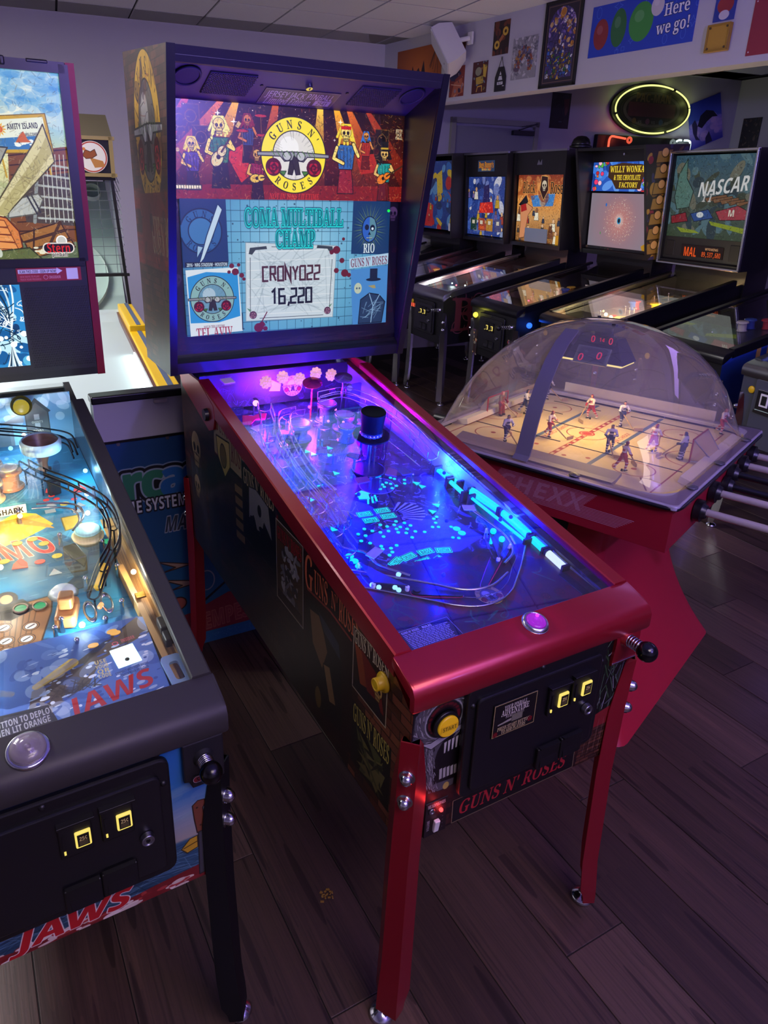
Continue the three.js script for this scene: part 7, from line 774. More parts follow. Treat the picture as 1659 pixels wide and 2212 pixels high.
  // grey strap over the near half of the dome up to the crown
  { const pts = prof.slice(0, 10).map(([r, y]) => [r, y]); const A = [], Bq = []; pts.forEach(([r, y]) => { const z = RZ * r + 0.004, w = 0.021 + 0.004 * r, x = -0.03 + (1 - r) * -0.015; A.push([x - w, TOP + y + 0.004, z]); Bq.push([x + w, TOP + y + 0.004, z]); }); A[0][2] += 0.012; Bq[0][2] += 0.012; const S = pts.map((_, i) => { const a = V(...A[i]), b = V(...Bq[i]); const n = V(0, pts[i][0] > 0.9 ? 0.25 : 1 - pts[i][0] * 0.5, pts[i][0]).normalize().multiplyScalar(0.006); return [a, b, b.clone().add(n), a.clone().add(n)]; }); part('dome_strap', loft(S, 0.5), std(0x67646e, 0.5, 0.1), root); }
  // scoreboard and lamp hung under the crown
  const dig = (a, b) => print(100, 56, 5, (x, w, h) => { R(x, '#3a3a40', 0, 0, w, h); R(x, '#17161a', 8, 6, w - 16, h - 12); for (let k = 0; k < 8; k++) R(x, '#5a5a62', 18 + rnd(50), 12 + rnd(20), rnd(4, 12), 1.2); T(x, a, 20, 38, 22, '#ff2440', { font: 'monospace' }); T(x, b, 72, 26, 22, '#ff2440', { font: 'monospace' }); });
  const SB = part('scoreboard', [rbox(0.1, 0.02, 0.1, 0, 1.22, 0, 0.004), rbox(0.05, 0.05, 0.05, 0, 1.2, 0, 0.004)], std(0x2c2a30, 0.5), root);
  const face = (mat, a, b, y, tilt) => { const g = new THREE.Group(); const p = part('score_display', front(rbox(0.115, 0.062, 0.012, 0, 0, 0, 0.003), -0.0575, 0.0575, -0.031, 0.031), mat, SB); p.position.set(a, y, b); p.rotation.set(tilt, Math.atan2(a, b), 0, 'YXZ'); return p; };
  const dm = lit(dig('0', '0'), 0.7, { color: 0x35353a });
  for (const [a, b] of [[0.0, 0.075], [0.0, -0.075]]) face(dm, a, b, 1.135, -0.6);
  { const m = lit(print(90, 30, 5, (x, w, h) => { R(x, '#121014', 0, 0, w, h); T(x, '0', 14, 15, 20, '#ff2440', { font: 'monospace' }); T(x, '14', 44, 15, 12, '#ff2440', { font: 'monospace' }); T(x, '0', 74, 15, 20, '#ff2440', { font: 'monospace' }); }), 0.8); const p = part('clock_display', front(box(0.09, 0.03, 0.01), -0.045, 0.045, -0.015, 0.015), m, SB); p.position.set(0.02, 1.188, 0.055); p.rotation.x = -0.15; }
  part('lamp_housing', [loft([[[-0.13, 1.112, -0.06], [0.1, 1.112, -0.06], [0.1, 1.112, 0.06], [-0.13, 1.112, 0.06]], [[-0.08, 1.19, -0.035], [0.06, 1.19, -0.035], [0.06, 1.19, 0.035], [-0.08, 1.19, 0.035]]].map((l) => l.map((p) => V(...p)).reverse()), 0.3)], std(0x26242a, 0.5), SB);
  part('lamp_diffuser', box(0.22, 0.006, 0.112, -0.015, 1.108, 0), glow(new THREE.Color(1, 0.78, 0.25), 1.3), SB);
  { const l = new THREE.RectAreaLight(new THREE.Color(1, 0.66, 0.22), EX.dome * 140, 0.2, 0.1); l.position.set(-0.015, 1.103, 0); l.rotation.x = -Math.PI / 2; root.add(l); }
  part('horn', [tube([[-0.04, 1.215, 0.02], [-0.075, 1.2, 0.03], [-0.085, 1.15, 0.035], [-0.07, 1.125, 0.035]], 0.012, 20, 10)], std(0x4a474c, 0.35), SB);
  // rods of the players at the right end, with bushings and grips
  for (const [z, y, len, k] of [[0.225, 0.765, 0.3, 0], [0.08, 0.78, 0.3, 0], [-0.07, 0.755, 0.28, 1], [-0.115, 0.785, 0.24, 1], [-0.245, 0.78, 0.22, 0], [-0.36, 0.785, 0.24, 0]]) { const r = part('player_rod', rod(V(HL - 0.03, y, z), V(HL + len, y, z), 0.0115, 0.0115, 16), k ? M.blackSatin : std(0xa9a294, 0.3, 0.2), root); part('bushing', [rod(V(HL - 0.012, y, z), V(HL + 0.008, y, z), 0.034, 0.034, 24), rod(V(HL + 0.006, y, z), V(HL + 0.02, y, z), 0.026, 0.02, 24)], M.blackSatin, r); part('grip', rod(V(HL + len - 0.02, y, z), V(HL + len + 0.1, y, z), 0.018, 0.016, 20), M.black, r); }
  for (const [z, y] of [[0.18, 0.76], [0.0, 0.76], [-0.2, 0.76]]) { const r = part('player_rod', rod(V(-HL + 0.03, y, z), V(-HL - 0.12, y, z), 0.0115, 0.0115, 16), std(0xa9a294, 0.3, 0.2), root); part('bushing', rod(V(-HL + 0.012, y, z), V(-HL - 0.008, y, z), 0.034, 0.034, 24), M.blackSatin, r); part('grip', rod(V(-HL - 0.1, y, z), V(-HL - 0.2, y, z), 0.018, 0.016, 20), M.black, r); }
}
// hockey players: one continuous little body each (capsules joined by a smooth minimum), a stick in both hands
function figureGeometry(bones, scale, paint) {
  const n = 46, mc = new MarchingCubes(n, new THREE.MeshStandardMaterial(), false, false, 60000), h = n / 2, pt = V(), ab = V(), ap = V();
  for (let k = 0; k < n; k++) for (let j = 0; j < n; j++) for (let i = 0; i < n; i++) {
    pt.set((i - h) / h, (j - h) / h, (k - h) / h); let d = 9;
    for (const [a, b, ra, rb] of bones) { ab.subVectors(b, a); ap.subVectors(pt, a); const t = Math.min(1, Math.max(0, ap.dot(ab) / ab.lengthSq())); const e = ap.addScaledVector(ab, -t).length() - (ra + (rb - ra) * t); const q = Math.max(0, 0.05 - Math.abs(d - e)) / 0.05; d = Math.min(d, e) - q * q * 0.0125; }
    mc.field[i + j * n + k * n * n] = -d;
  }
  mc.isolation = 0; mc.update();
  const c = mc.count, g = new THREE.BufferGeometry(), p = mc.positionArray.slice(0, c * 3), nn = mc.normalArray.slice(0, c * 3), col = new Float32Array(c * 3);
  for (let i = 0; i < c; i++) { const q = paint(p[3 * i], p[3 * i + 1], p[3 * i + 2]); col.set(q, 3 * i); p[3 * i] *= scale; p[3 * i + 1] = (p[3 * i + 1] + 0.93) * scale; p[3 * i + 2] *= scale; }
  g.setAttribute('position', new THREE.BufferAttribute(p, 3)); g.setAttribute('normal', new THREE.BufferAttribute(nn, 3)); g.setAttribute('color', new THREE.BufferAttribute(col, 3)); return g;
}
{
  const b = (ax, ay, az, bx, by, bz, ra, rb) => [V(ax, ay, az), V(bx, by, bz), ra, rb];
  const skater = [b(0, 0.78, 0.1, 0, 0.8, 0.1, 0.11, 0.11), b(0, 0.62, 0.06, 0, 0.74, 0.09, 0.07, 0.06), b(0, 0.2, -0.02, 0, 0.52, 0.04, 0.14, 0.17), b(-0.17, 0.52, 0.03, 0.17, 0.52, 0.03, 0.1, 0.1), b(-0.1, 0.04, 0, 0.1, 0.04, 0, 0.15, 0.15),
    b(-0.1, 0.0, 0, -0.15, -0.42, 0.16, 0.13, 0.09), b(-0.15, -0.42, 0.16, -0.16, -0.84, 0.08, 0.09, 0.06), b(-0.16, -0.86, 0.04, -0.16, -0.87, 0.24, 0.055, 0.045), b(0.1, 0.0, 0, 0.17, -0.36, -0.16, 0.13, 0.09), b(0.17, -0.36, -0.16, 0.19, -0.7, -0.42, 0.09, 0.06), b(0.19, -0.74, -0.46, 0.2, -0.8, -0.3, 0.055, 0.045),
    b(-0.22, 0.52, 0.04, -0.36, 0.22, 0.14, 0.095, 0.075), b(-0.36, 0.22, 0.14, -0.2, 0.08, 0.36, 0.075, 0.07), b(0.22, 0.52, 0.04, 0.34, 0.24, 0.2, 0.095, 0.075), b(0.34, 0.24, 0.2, 0.16, 0.26, 0.4, 0.075, 0.07)];
  const goalie = [b(0, 0.72, 0.06, 0, 0.75, 0.06, 0.125, 0.125), b(0, 0.2, 0, 0, 0.5, 0.03, 0.19, 0.2), b(-0.2, 0.48, 0.02, 0.2, 0.48, 0.02, 0.11, 0.11), b(-0.12, 0.0, 0, 0.12, 0.0, 0, 0.17, 0.17), b(-0.15, 0, 0.04, -0.19, -0.82, 0.12, 0.15, 0.13), b(0.15, 0, 0.04, 0.19, -0.82, 0.12, 0.15, 0.13), b(-0.19, -0.85, 0.1, -0.19, -0.86, 0.26, 0.07, 0.06), b(0.19, -0.85, 0.1, 0.19, -0.86, 0.26, 0.07, 0.06), b(-0.26, 0.48, 0.02, -0.38, 0.16, 0.16, 0.1, 0.09), b(-0.38, 0.16, 0.16, -0.34, 0.02, 0.3, 0.09, 0.1), b(0.26, 0.48, 0.02, 0.38, 0.18, 0.16, 0.1, 0.09), b(0.38, 0.18, 0.16, 0.28, 0.1, 0.34, 0.09, 0.09)];
  const lin = (hex) => { const c = new THREE.Color(hex); return [c.r, c.g, c.b]; };
  const team = (main, dark, light) => { const A = lin(main), D = lin(dark), W = lin(light), S = lin('#b98a68'), K = lin('#1a1a1c'); return (x, y, z) => { if (y > 0.64) return z > 0.13 && y < 0.84 ? S : D; if (y < -0.8) return K; if (y > 0.34 && Math.abs(x) > 0.12) return W; if (y > 0.44) return W; if (y > 0.16) return y > 0.24 && y < 0.31 ? W : A; if (y > -0.38) return y > 0.1 && Math.abs(x) > 0.24 ? D : A; return Math.sin(y * 30) > 0 ? W : A; }; };
  const redGeo = figureGeometry(skater, 0.053, team('#a8281e', '#7c1a16', '#d8cdb8')), blueGeo = figureGeometry(skater, 0.053, team('#27365a', '#1c2236', '#d0cfc8')), redG = figureGeometry(goalie, 0.053, team('#8f2a20', '#a8241c', '#6a4a30')), blueG = figureGeometry(goalie, 0.053, team('#2a3658', '#27304a', '#b8bcc0'));
  const skin = new THREE.MeshStandardMaterial({ vertexColors: true, roughness: 0.4 }), stickM = std(0xa88e62, 0.5);
  const stick = merge([rod(V(-0.011, 0.056, 0.014), V(0.012, 0.006, 0.062), 0.0022, 0.0022, 8), rbox(0.034, 0.012, 0.003, 0.03, 0.007, 0.066, 0.001, 0, -0.15)]);
  const make = (geo, label, cat = 'figurine') => { const f = thing('hockey_figurine', label, 'figurine', [0, 0, 0], 0, 'hockey figurines on the rink'); part('body', geo, skin, f); part('hockey_stick', stick, stickM, f); part('peg', rod(V(0, -0.004, 0), V(0, 0.006, 0), 0.004, 0.003, 10), M.blackMatt, f); return f; };
  const protos = { r: make(redGeo, ''), b: make(blueGeo, ''), R: make(redG, ''), B: make(blueG, '') }, used = {};
  const toWorld = new THREE.Matrix4().makeRotationY(HK_TURN).setPosition(...HK);
  const place = (k, x, z, turn, label) => { let f = protos[k]; if (used[k]) { f = f.clone(); f.name = numbered('hockey_figurine'); scene.add(f); } used[k] = 1; f.position.set(x, 0.8325, z).applyMatrix4(toWorld); f.rotation.y = HK_TURN + turn; f.userData = { ...f.userData, label }; };
  place('r', -0.086, -0.206, -0.5, 'red hockey figurine at the far boards left of the dashed centre line, seen from behind'); place('r', -0.102, 0.105, -2.2, 'red hockey figurine between the grey dome strap and the centre circle'); place('R', -0.36, -0.003, 1.57, 'red goalkeeper figurine in front of the left goal'); place('r', 0.222, -0.002, 2.6, 'red hockey figurine attacking the right goalkeeper from the blue line'); place('r', 0.216, 0.246, 3.0, 'red hockey figurine nearest the viewer, its back turned, by the near boards'); place('r', 0.335, -0.379, -2.0, 'red hockey figurine in the far right corner under the edge of the dome');
  place('b', -0.187, 0.257, 1.0, 'blue hockey figurine at the near boards left of the dome strap'); place('b', -0.303, -0.089, 2.0, 'blue and white hockey figurine half behind the dome strap near the left goal'); place('b', -0.336, -0.346, 1.4, 'blue and white hockey figurine in the far left corner behind the dome strap'); place('b', 0.036, -0.203, 0.9, 'blue and white hockey figurine at the far boards right of the dashed centre line'); place('b', 0.116, 0.103, 0.4, 'blue and white hockey figurine on the right blue line beside the centre circle'); place('B', 0.322, 0.006, -1.57, 'blue goalkeeper figurine in front of the right goal');
}
// ------------------------------------------------------------------ blue arcade cabinet and the ball alley behind it
{
  const c = thing('arcade_cabinet', 'low blue arcade game cabinet with bubble lettering between the two front pinball machines', 'arcade cabinet', [-0.205, 0, -1.535]);
  const t = print(1060, 850, 1.1, (x, w, h) => {
    const X = (a) => (a + 0.94) * 1000, Y = (b) => (0.85 - b) * 1000; const g = x.createLinearGradient(0, 0, 0, h); g.addColorStop(0, '#12406c'); g.addColorStop(0.5, '#1a5580'); g.addColorStop(1, '#2a7aa0'); x.fillStyle = g; x.fillRect(0, 0, w, h);
    const letters = [['a', -0.51, '#2f7a5c'], ['r', -0.435, '#2f7a5c'], ['c', -0.365, '#2f7a5c'], ['a', -0.295, '#2468a8'], ['d', -0.222, '#2468a8'], ['e', -0.145, '#2468a8']];
    for (const [lw, col] of [[64, '#7d93a6'], [52, '#0c1118'], [26, '#8ea0b0']]) for (const [ch, a] of letters) T(x, ch, X(a), Y(0.705), 120, col, { stroke: col, lw: lw * 0.8 }); for (const [ch, a, col] of letters) T(x, ch, X(a), Y(0.705), 120, col, { stroke: col, lw: 9 });
    T(x, 'GAME SYSTEM', X(-0.385), Y(0.615), 46, '#c8d0d4', { w: 270, stroke: '#10141a', lw: 12 }); T(x, 'MAP', X(-0.28), Y(0.53), 58, '#4c6070', { w: 110, stroke: '#98a6b0', lw: 8, skew: -0.2 }); T(x, 'MAP', X(-0.28), Y(0.53), 58, '#31414e', { w: 110, skew: -0.2 });
    P(x, '#b9c4c8', [[X(-0.475), Y(0.56)], [X(-0.465), Y(0.585)], [X(-0.455), Y(0.56)], [X(-0.445), Y(0.49)], [X(-0.43), Y(0.45)], [X(-0.46), Y(0.47)], [X(-0.47), Y(0.5)]], '#20303a', 4);
    for (const [a, b, s] of [[-0.36, 0.34, 1], [-0.34, 0.26, 1.2]]) P(x, '#a89078', [[X(a), Y(b)], [X(a + 0.11 * s), Y(b + 0.012)], [X(a - 0.02), Y(b + 0.05)], [X(a + 0.05), Y(b + 0.012)]], '#3a2418', 4); O(x, '#a05a4c', X(-0.31), Y(0.2), 30, 26, '#3a1c14', 5); for (let k = 0; k < 8; k++) O(x, ['#b8946c', '#9c9ca0', '#c0a07c'][k % 3], X(-0.13 + rnd(0.12)), Y(0.22 + rnd(0.14)), rnd(12, 30), rnd(8, 22), '#1c1814', 4); Ln(x, '#141418', 9, [X(-0.25), Y(0.16)], [X(-0.08), Y(0.28)]); O(x, null, X(-0.2), Y(0.27), 30, 40, '#98a0a8', 5);
    P(x, '#8c3038', [[X(-0.9), Y(0.05)], [X(-0.26), Y(0.15)], [X(-0.12), Y(0.2)], [X(0.1), Y(0.19)], [X(0.1), Y(0.05)]]); T(x, 'TEMPEST', X(-0.13), Y(0.105), 70, '#a04a48', { w: 250, stroke: '#b8705c', lw: 7, rot: -0.06 }); R(x, '#2f6fa0', 0, Y(0.045), w, 50); for (let k = 0; k < 300; k++) R(x, 'rgba(140,190,220,.3)', rnd(w), Y(0.04) + rnd(26), 3, 3);
  });
  part('cabinet_body', box(0.65, 0.99, 0.05, 0, 0.495, 0.05), std(0x16263a, 0.5), c);
  part('art_panel', front(box(0.65, 0.85, 0.004, 0, 0.425, 0.077), -0.735, 0.325, 0, 0.85), printed(t, 0.45), c);
  part('white_panel', box(0.65, 0.132, 0.004, 0, 0.922, 0.077), std(0xa9a8ae, 0.18), c); part('black_trim', [rbox(0.66, 0.026, 0.06, 0, 0.998, 0.056, 0.006), box(0.65, 0.008, 0.006, 0, 0.854, 0.08)], M.blackSatin, c);
  part('round_lamp', at(disc(0.022, 0.01, 24).scale(1, 1, 0.5), -0.115, 0.978, 0.085), std(0xa8a098, 0.4), c); for (const a of [-0.1, -0.26]) part('screw', at(disc(0.006, 0.003, 12), a, 0.845, 0.08, Math.PI / 2), M.steel, c);
}
{
  const s = thing('ball_alley', 'ball-rolling alley with white-lit lane, yellow side boards and netted target against the back wall', 'ball alley', [-0.578, 0, -1.58], WALL_TURN), W = 0.375;
  part('cabinet_body', [box(2 * W, 0.86, 1.95, 0, 0.43, -0.985), box(2 * W, 0.9, 0.7, 0, 0.45, -2.3)], std(0x4a5560, 0.6), s);
  part('lane', [box(2 * W - 0.16, 0.03, 1.9, 0, 0.9, -0.96), box(2 * W - 0.16, 0.03, 0.25, 0, 0.915, -1.84, 0.18)], std(0xa7b4b4, 0.35), s);
  for (const k of [-1, 1]) { const b = part('side_board', [rbox(0.08, 0.06, 1.25, k * (W - 0.04), 0.925, -0.62, 0.006), rbox(0.08, 0.09, 0.72, k * (W - 0.04), 0.94, -1.6, 0.006)], M.yellow, s); part('grey_stripe', [box(0.02, 0.002, 1.24, k * (W - 0.034), 0.956, -0.62), box(0.02, 0.002, 0.71, k * (W - 0.034), 0.986, -1.6)], std(0x4c5a72, 0.5), b); part('inner_board', box(0.012, 0.04, 1.9, k * (W - 0.086), 0.925, -0.96), std(0x5a3a38, 0.4), b); const l = part('strip_light', box(0.006, 0.01, 0.85, k * (W - 0.095), 0.924, -0.46), glow(new THREE.Color(0.85, 1, 1), 2.2), s); const r = new THREE.RectAreaLight(new THREE.Color(0.82, 1, 1), EX.skee, 0.85, 0.02); r.position.set(k * (W - 0.1), 0.94, -0.46); r.rotation.set(-0.7, k * Math.PI / 2, 0, 'YXZ'); s.add(r); }
  part('front_trim', rbox(2 * W, 0.03, 0.03, 0, 0.9, -0.005, 0.006), M.black, s);
  // target: sloping pale board with rings and cups, net frame, side nets, header with a round picture
  part('target_board', [loft([[V(-W + 0.03, 0.9, -1.95), V(W - 0.03, 0.9, -1.95), V(W - 0.03, 0.9, -1.97), V(-W + 0.03, 0.9, -1.97)], [V(-W + 0.03, 1.64, -2.55), V(W - 0.03, 1.64, -2.55), V(W - 0.03, 1.64, -2.57), V(-W + 0.03, 1.64, -2.57)]])], std(0x9fb5ac, 0.45), s);
  const tilt = Math.atan2(0.6, 0.74), onB = (g, a, u) => at(g, a, 0.9 + u * 0.777, -1.945 - u * 0.63, Math.PI / 2 - 0.68 - Math.PI);
  for (const [a, u, r] of [[0, 0.28, 0.27], [0, 0.45, 0.15], [0, 0.5, 0.06], [0, 0.68, 0.055], [0, 0.84, 0.055], [-0.24, 0.86, 0.05], [0.24, 0.86, 0.05]]) part('target_ring', onB(new THREE.CylinderGeometry(r, r, 0.07, 40, 1, true), a, u), new THREE.MeshStandardMaterial({ color: 0xc8d8d0, roughness: 0.4, side: THREE.DoubleSide }), s);
  for (const k of [-1, 1]) { const fr = part('net_frame', [beam(V(k * (W - 0.01), 0.92, -1.93), V(k * (W - 0.05), 1.66, -1.93), 0.016, 0.016), beam(V(k * (W - 0.01), 0.92, -2.58), V(k * (W - 0.05), 1.66, -2.58), 0.016, 0.016), beam(V(k * (W - 0.01), 0.93, -1.93), V(k * (W - 0.01), 0.93, -2.58), 0.016, 0.016)], M.black, s); const net = []; for (let i = 0; i < 18; i++) net.push(beam(V(k * (W - 0.014), 0.95 + i * 0.04, -1.93), V(k * (W - 0.014), 0.95 + i * 0.04 + 0.14, -2.58), 0.003, 0.003)); for (let i = 0; i < 12; i++) net.push(beam(V(k * (W - 0.016), 0.92, -1.96 - i * 0.05), V(k * (W - 0.05), 1.66, -1.96 - i * 0.05), 0.003, 0.003)); part('side_net', net, std(0x9aa0a4, 0.5), fr).userData.kind = 'stuff'; }
  { const net = []; for (let i = 1; i < 12; i++) net.push(beam(V(-W + i * W / 6, 1.16, -1.93), V(-W + i * W / 6, 1.65, -1.93), 0.0025, 0.0025)); for (let i = 0; i < 11; i++) net.push(beam(V(-W + 0.02, 1.16 + i * 0.048, -1.93), V(W - 0.02, 1.16 + i * 0.048, -1.93), 0.0025, 0.0025)); part('front_net', net, std(0x50585c, 0.6), s).userData.kind = 'stuff'; part('net_bar', [rbox(2 * W, 0.016, 0.02, 0, 1.15, -1.93, 0.003), rbox(2 * W - 0.06, 0.02, 0.02, 0, 1.655, -1.93, 0.003)], M.black, s); }
  const h = part('header_box', prismX([[-1.92, 1.665], [-1.92, 1.86], [-2.25, 1.99], [-2.58, 1.86], [-2.58, 1.665]], -W + 0.03, W - 0.03), std(0x57503c, 0.6), s); part('header_panel', box(2 * W - 0.1, 0.165, 0.01, 0, 1.76, -1.917), M.black, h);
  part('round_sign', front(at(disc(0.078, 0.006, 40), 0.235, 1.76, -1.91, Math.PI / 2), 0.157, 0.313, 1.682, 1.838), printed(print(100, 100, 3, (x, w, hh) => { R(x, '#d8d4cc', 0, 0, w, hh); O(x, null, 50, 50, 46, 46, '#a8402c', 4); P(x, '#b07838', [[42, 52], [84, 62], [90, 80], [56, 84]]); P(x, '#8a4a20', [[20, 46], [30, 28], [46, 34], [60, 26], [66, 44], [50, 54], [30, 56]], '#3a2010', 2); O(x, '#c87838', 26, 26, 5); }), 0.4), h); part('header_trim', [box(2 * W - 0.04, 0.018, 0.02, 0, 1.853, -1.915), box(0.02, 0.2, 0.02, W - 0.04, 1.76, -1.915), box(0.02, 0.2, 0.02, -W + 0.04, 1.76, -1.915), box(2 * W - 0.04, 0.018, 0.02, 0, 1.672, -1.915)], std(0x8d7a4c, 0.5), h);
  { const l = new THREE.RectAreaLight(new THREE.Color(0.75, 1, 0.9), EX.skee * 0.5, 0.5, 0.06); l.position.set(0, 1.64, -2.0); l.rotation.x = -Math.PI / 2 - 0.3; s.add(l); part('target_lamp', box(0.5, 0.012, 0.06, 0, 1.652, -2.0), glow(new THREE.Color(0.75, 1, 0.9), 1), s); }
}
// ------------------------------------------------------------------ prints on the soffit
function poster(name, label, category, s0, s1, y0, y1, tex, o = {}) {
  const w = s1 - s0, h = y1 - y0, p = beamAt((s0 + s1) / 2, (y0 + y1) / 2, -(o.d ?? 0.004) / 2 - 0.0005), t = thing(name, label, category, [p.x, p.y - h / 2, p.z], -1.50674, o.group);
  part('print', front(box(w - (o.frame ?? 0) * 2, h - (o.frame ?? 0) * 2, o.d ?? 0.004, 0, h / 2, 0), -w / 2 + (o.frame ?? 0), w / 2 - (o.frame ?? 0), (o.frame ?? 0), h - (o.frame ?? 0)), printed(tex, 0.55), t);
  if (o.frame) part('frame', [[w, o.frame, 0, o.frame / 2], [w, o.frame, 0, h - o.frame / 2], [o.frame, h, -w / 2 + o.frame / 2, h / 2], [o.frame, h, w / 2 - o.frame / 2, h / 2]].map(([a, b, x, y]) => rbox(a, b, (o.d ?? 0.004) + 0.006, x, y, 0.003, 0.002)), M.black, t);
  return t;
}
poster('poster', 'orange poster of a dark castle on a hill, leftmost on the soffit', 'poster', 0.217, 0.868, 2.36, 2.81, print(650, 450, 0.6, (x, w, h) => { const g = x.createRadialGradient(330, 240, 30, 330, 200, 420); g.addColorStop(0, '#c8702c'); g.addColorStop(1, '#8a4420'); x.fillStyle = g; x.fillRect(0, 0, w, h); P(x, '#2a1c20', [[120, 450], [140, 250], [190, 200], [210, 240], [240, 140], [270, 210], [330, 160], [360, 220], [400, 110], [430, 230], [470, 260], [500, 450]]); for (let k = 0; k < 9; k++) R(x, '#c8a030', 200 + rnd(240), 240 + rnd(120), 26, 40); for (let k = 0; k < 8; k++) Ln(x, '#3a2018', 5, [560 + rnd(60), 0], [480 + rnd(160), 160 + rnd(100)]); O(x, '#38232a', 470, 300, 60, 50); }));
{ // speaker in front of a small print
  poster('poster', 'small dark orange print half hidden behind the white wall speaker', 'poster', 0.993, 1.17, 2.628, 2.775, print(170, 150, 1, (x, w, h) => { R(x, '#6a3a20', 0, 0, w, h); blots(x, w, h, 16, ['#9c5a28', '#3a2420'], 8, 30); }));
  const p = beamAt(1.16, 2.66, -0.02), t = thing('wall_speaker', 'white wall loudspeaker tilted down on a bracket between small prints', 'loudspeaker', [p.x, p.y, p.z], -1.50674);
  part('bracket', [rbox(0.06, 0.09, 0.02, 0.1, 0.12, 0.012, 0.006), rod(V(0.1, 0.12, 0.02), V(0.05, 0.1, 0.1), 0.018)], M.white, t);
  const b = part('speaker_body', loft([[[-0.13, -0.16], [0.13, -0.16], [0.13, 0.16], [-0.13, 0.16]].map(([a, c]) => V(a * 0.72, c * 0.8, 0)), [[-0.13, -0.16], [0.13, -0.16], [0.13, 0.16], [-0.13, 0.16]].map(([a, c]) => V(a * 0.98, c, 0.1)), [[-0.13, -0.16], [0.13, -0.16], [0.13, 0.16], [-0.13, 0.16]].map(([a, c]) => V(a, c, 0.17))], 0.4), M.white, t); b.position.set(-0.0, 0.1, 0.045); b.rotation.set(0.5, -0.55, 0.32, 'YXZ'); part('speaker_grille', rbox(0.25, 0.31, 0.008, 0, 0, 0.173, 0.004), std(0xc8c6cc, 0.8), b); part('maker_badge', box(0.02, 0.006, 0.002, 0, -0.09, 0.178), M.grey, b);
}
poster('poster', 'small red and blue print below the white wall speaker', 'poster', 0.997, 1.182, 2.376, 2.602, print(185, 226, 1, (x, w, h) => { R(x, '#7a2c24', 0, 0, w, h); P(x, '#2c2c4c', [[0, 0], [90, 0], [150, 60], [40, 110], [0, 90]]); P(x, '#a85a3c', [[60, 120], [160, 90], [180, 200], [30, 226]]); blots(x, w, h, 16, ['#c8805c', '#3c2438', '#8a7480'], 5, 24); Ln(x, '#d0a080', 6, [20, 130], [150, 150]); }));
poster('poster', 'small dark red print of a yellow robot, left of the black tag', 'poster', 1.287, 1.462, 2.378, 2.606, print(175, 228, 1, (x, w, h) => { R(x, '#4a1a1e', 0, 0, w, h); O(x, '#8a8a70', 70, 70, 40, 34, '#2a1414', 5); P(x, '#b89a3c', [[40, 110], [130, 100], [140, 160], [50, 170]], '#2a1414', 5); P(x, '#c8a83c', [[120, 20], [170, 40], [160, 120], [130, 110]]); Ln(x, '#d0a040', 9, [60, 214], [70, 180], [120, 176], [124, 214]); blots(x, w, h, 14, ['#7a7c40', '#a8502c', '#6c8490'], 5, 16); }));
{ const p = beamAt(1.625, 2.371, -0.006), t = thing('hanging_tag', 'black tag with cut corners hanging on a string between prints', 'sign', [p.x, p.y, p.z], -1.50674); part('tag_board', front(plate([[-0.061, 0], [0.061, 0], [0.061, 0.1], [0.03, 0.17], [-0.03, 0.17], [-0.061, 0.1]], 0.005, 0.001), -0.061, 0.061, 0, 0.17), printed(print(122, 170, 2, (x, w, h) => { R(x, '#15151c', 0, 0, w, h); P(x, '#c8c8d0', [[61, 30], [86, 92], [36, 92]]); R(x, '#15151c', 50, 56, 22, 8); R(x, '#d8d8dc', 30, 104, 62, 20); T(x, 'PLAY', 61, 114, 14, '#15151c'); R(x, '#c8c8d0', 90, 132, 20, 5); }), 0.5), t); part('string', [rod(V(-0.026, 0.168, 0.003), V(0, 0.235, 0.003), 0.002), rod(V(0.026, 0.168, 0.003), V(0, 0.235, 0.003), 0.002)], M.black, t); part('nail', at(disc(0.005, 0.01, 10), 0, 0.236, 0.002, Math.PI / 2), M.steel, t); }
poster('poster', 'small dark print of a yellow wheeled rod, high on the soffit above the black tag', 'poster', 1.503, 1.677, 2.628, 2.858, print(174, 230, 1, (x, w, h) => { R(x, '#2c1c1c', 0, 0, w, h); blots(x, w, h, 20, ['#4a2420', '#1c1418', '#6a3420'], 10, 40); Ln(x, '#a8643c', 26, [50, 160], [130, 80]); for (const [a, b] of [[46, 160], [132, 76]]) { O(x, '#d0a83c', a, b, 32, 32, '#3a2410', 4); O(x, '#3a2410', a, b, 12); } }));
poster('poster', 'square pale grey print of a game pad shape in speckled colours', 'poster', 1.733, 1.99, 2.436, 2.715, print(257, 279, 1, (x, w, h) => { R(x, '#8f8c94', 0, 0, w, h); blots(x, w, h, 120, ['#a8a4ac', '#6c6a74', '#c0bcc4'], 4, 20); for (let k = 0; k < 190; k++) { const a = rnd(3.14), q = 0.6 + rnd(0.5); O(x, ['#3c3a4c', '#5a4a5c', '#a8743c', '#8a4438', '#6a6a8c'][k % 5], 128 - Math.cos(a) * 84 * q, 220 - Math.sin(a) * 150 * q, rnd(4, 14), rnd(4, 14)); } }));
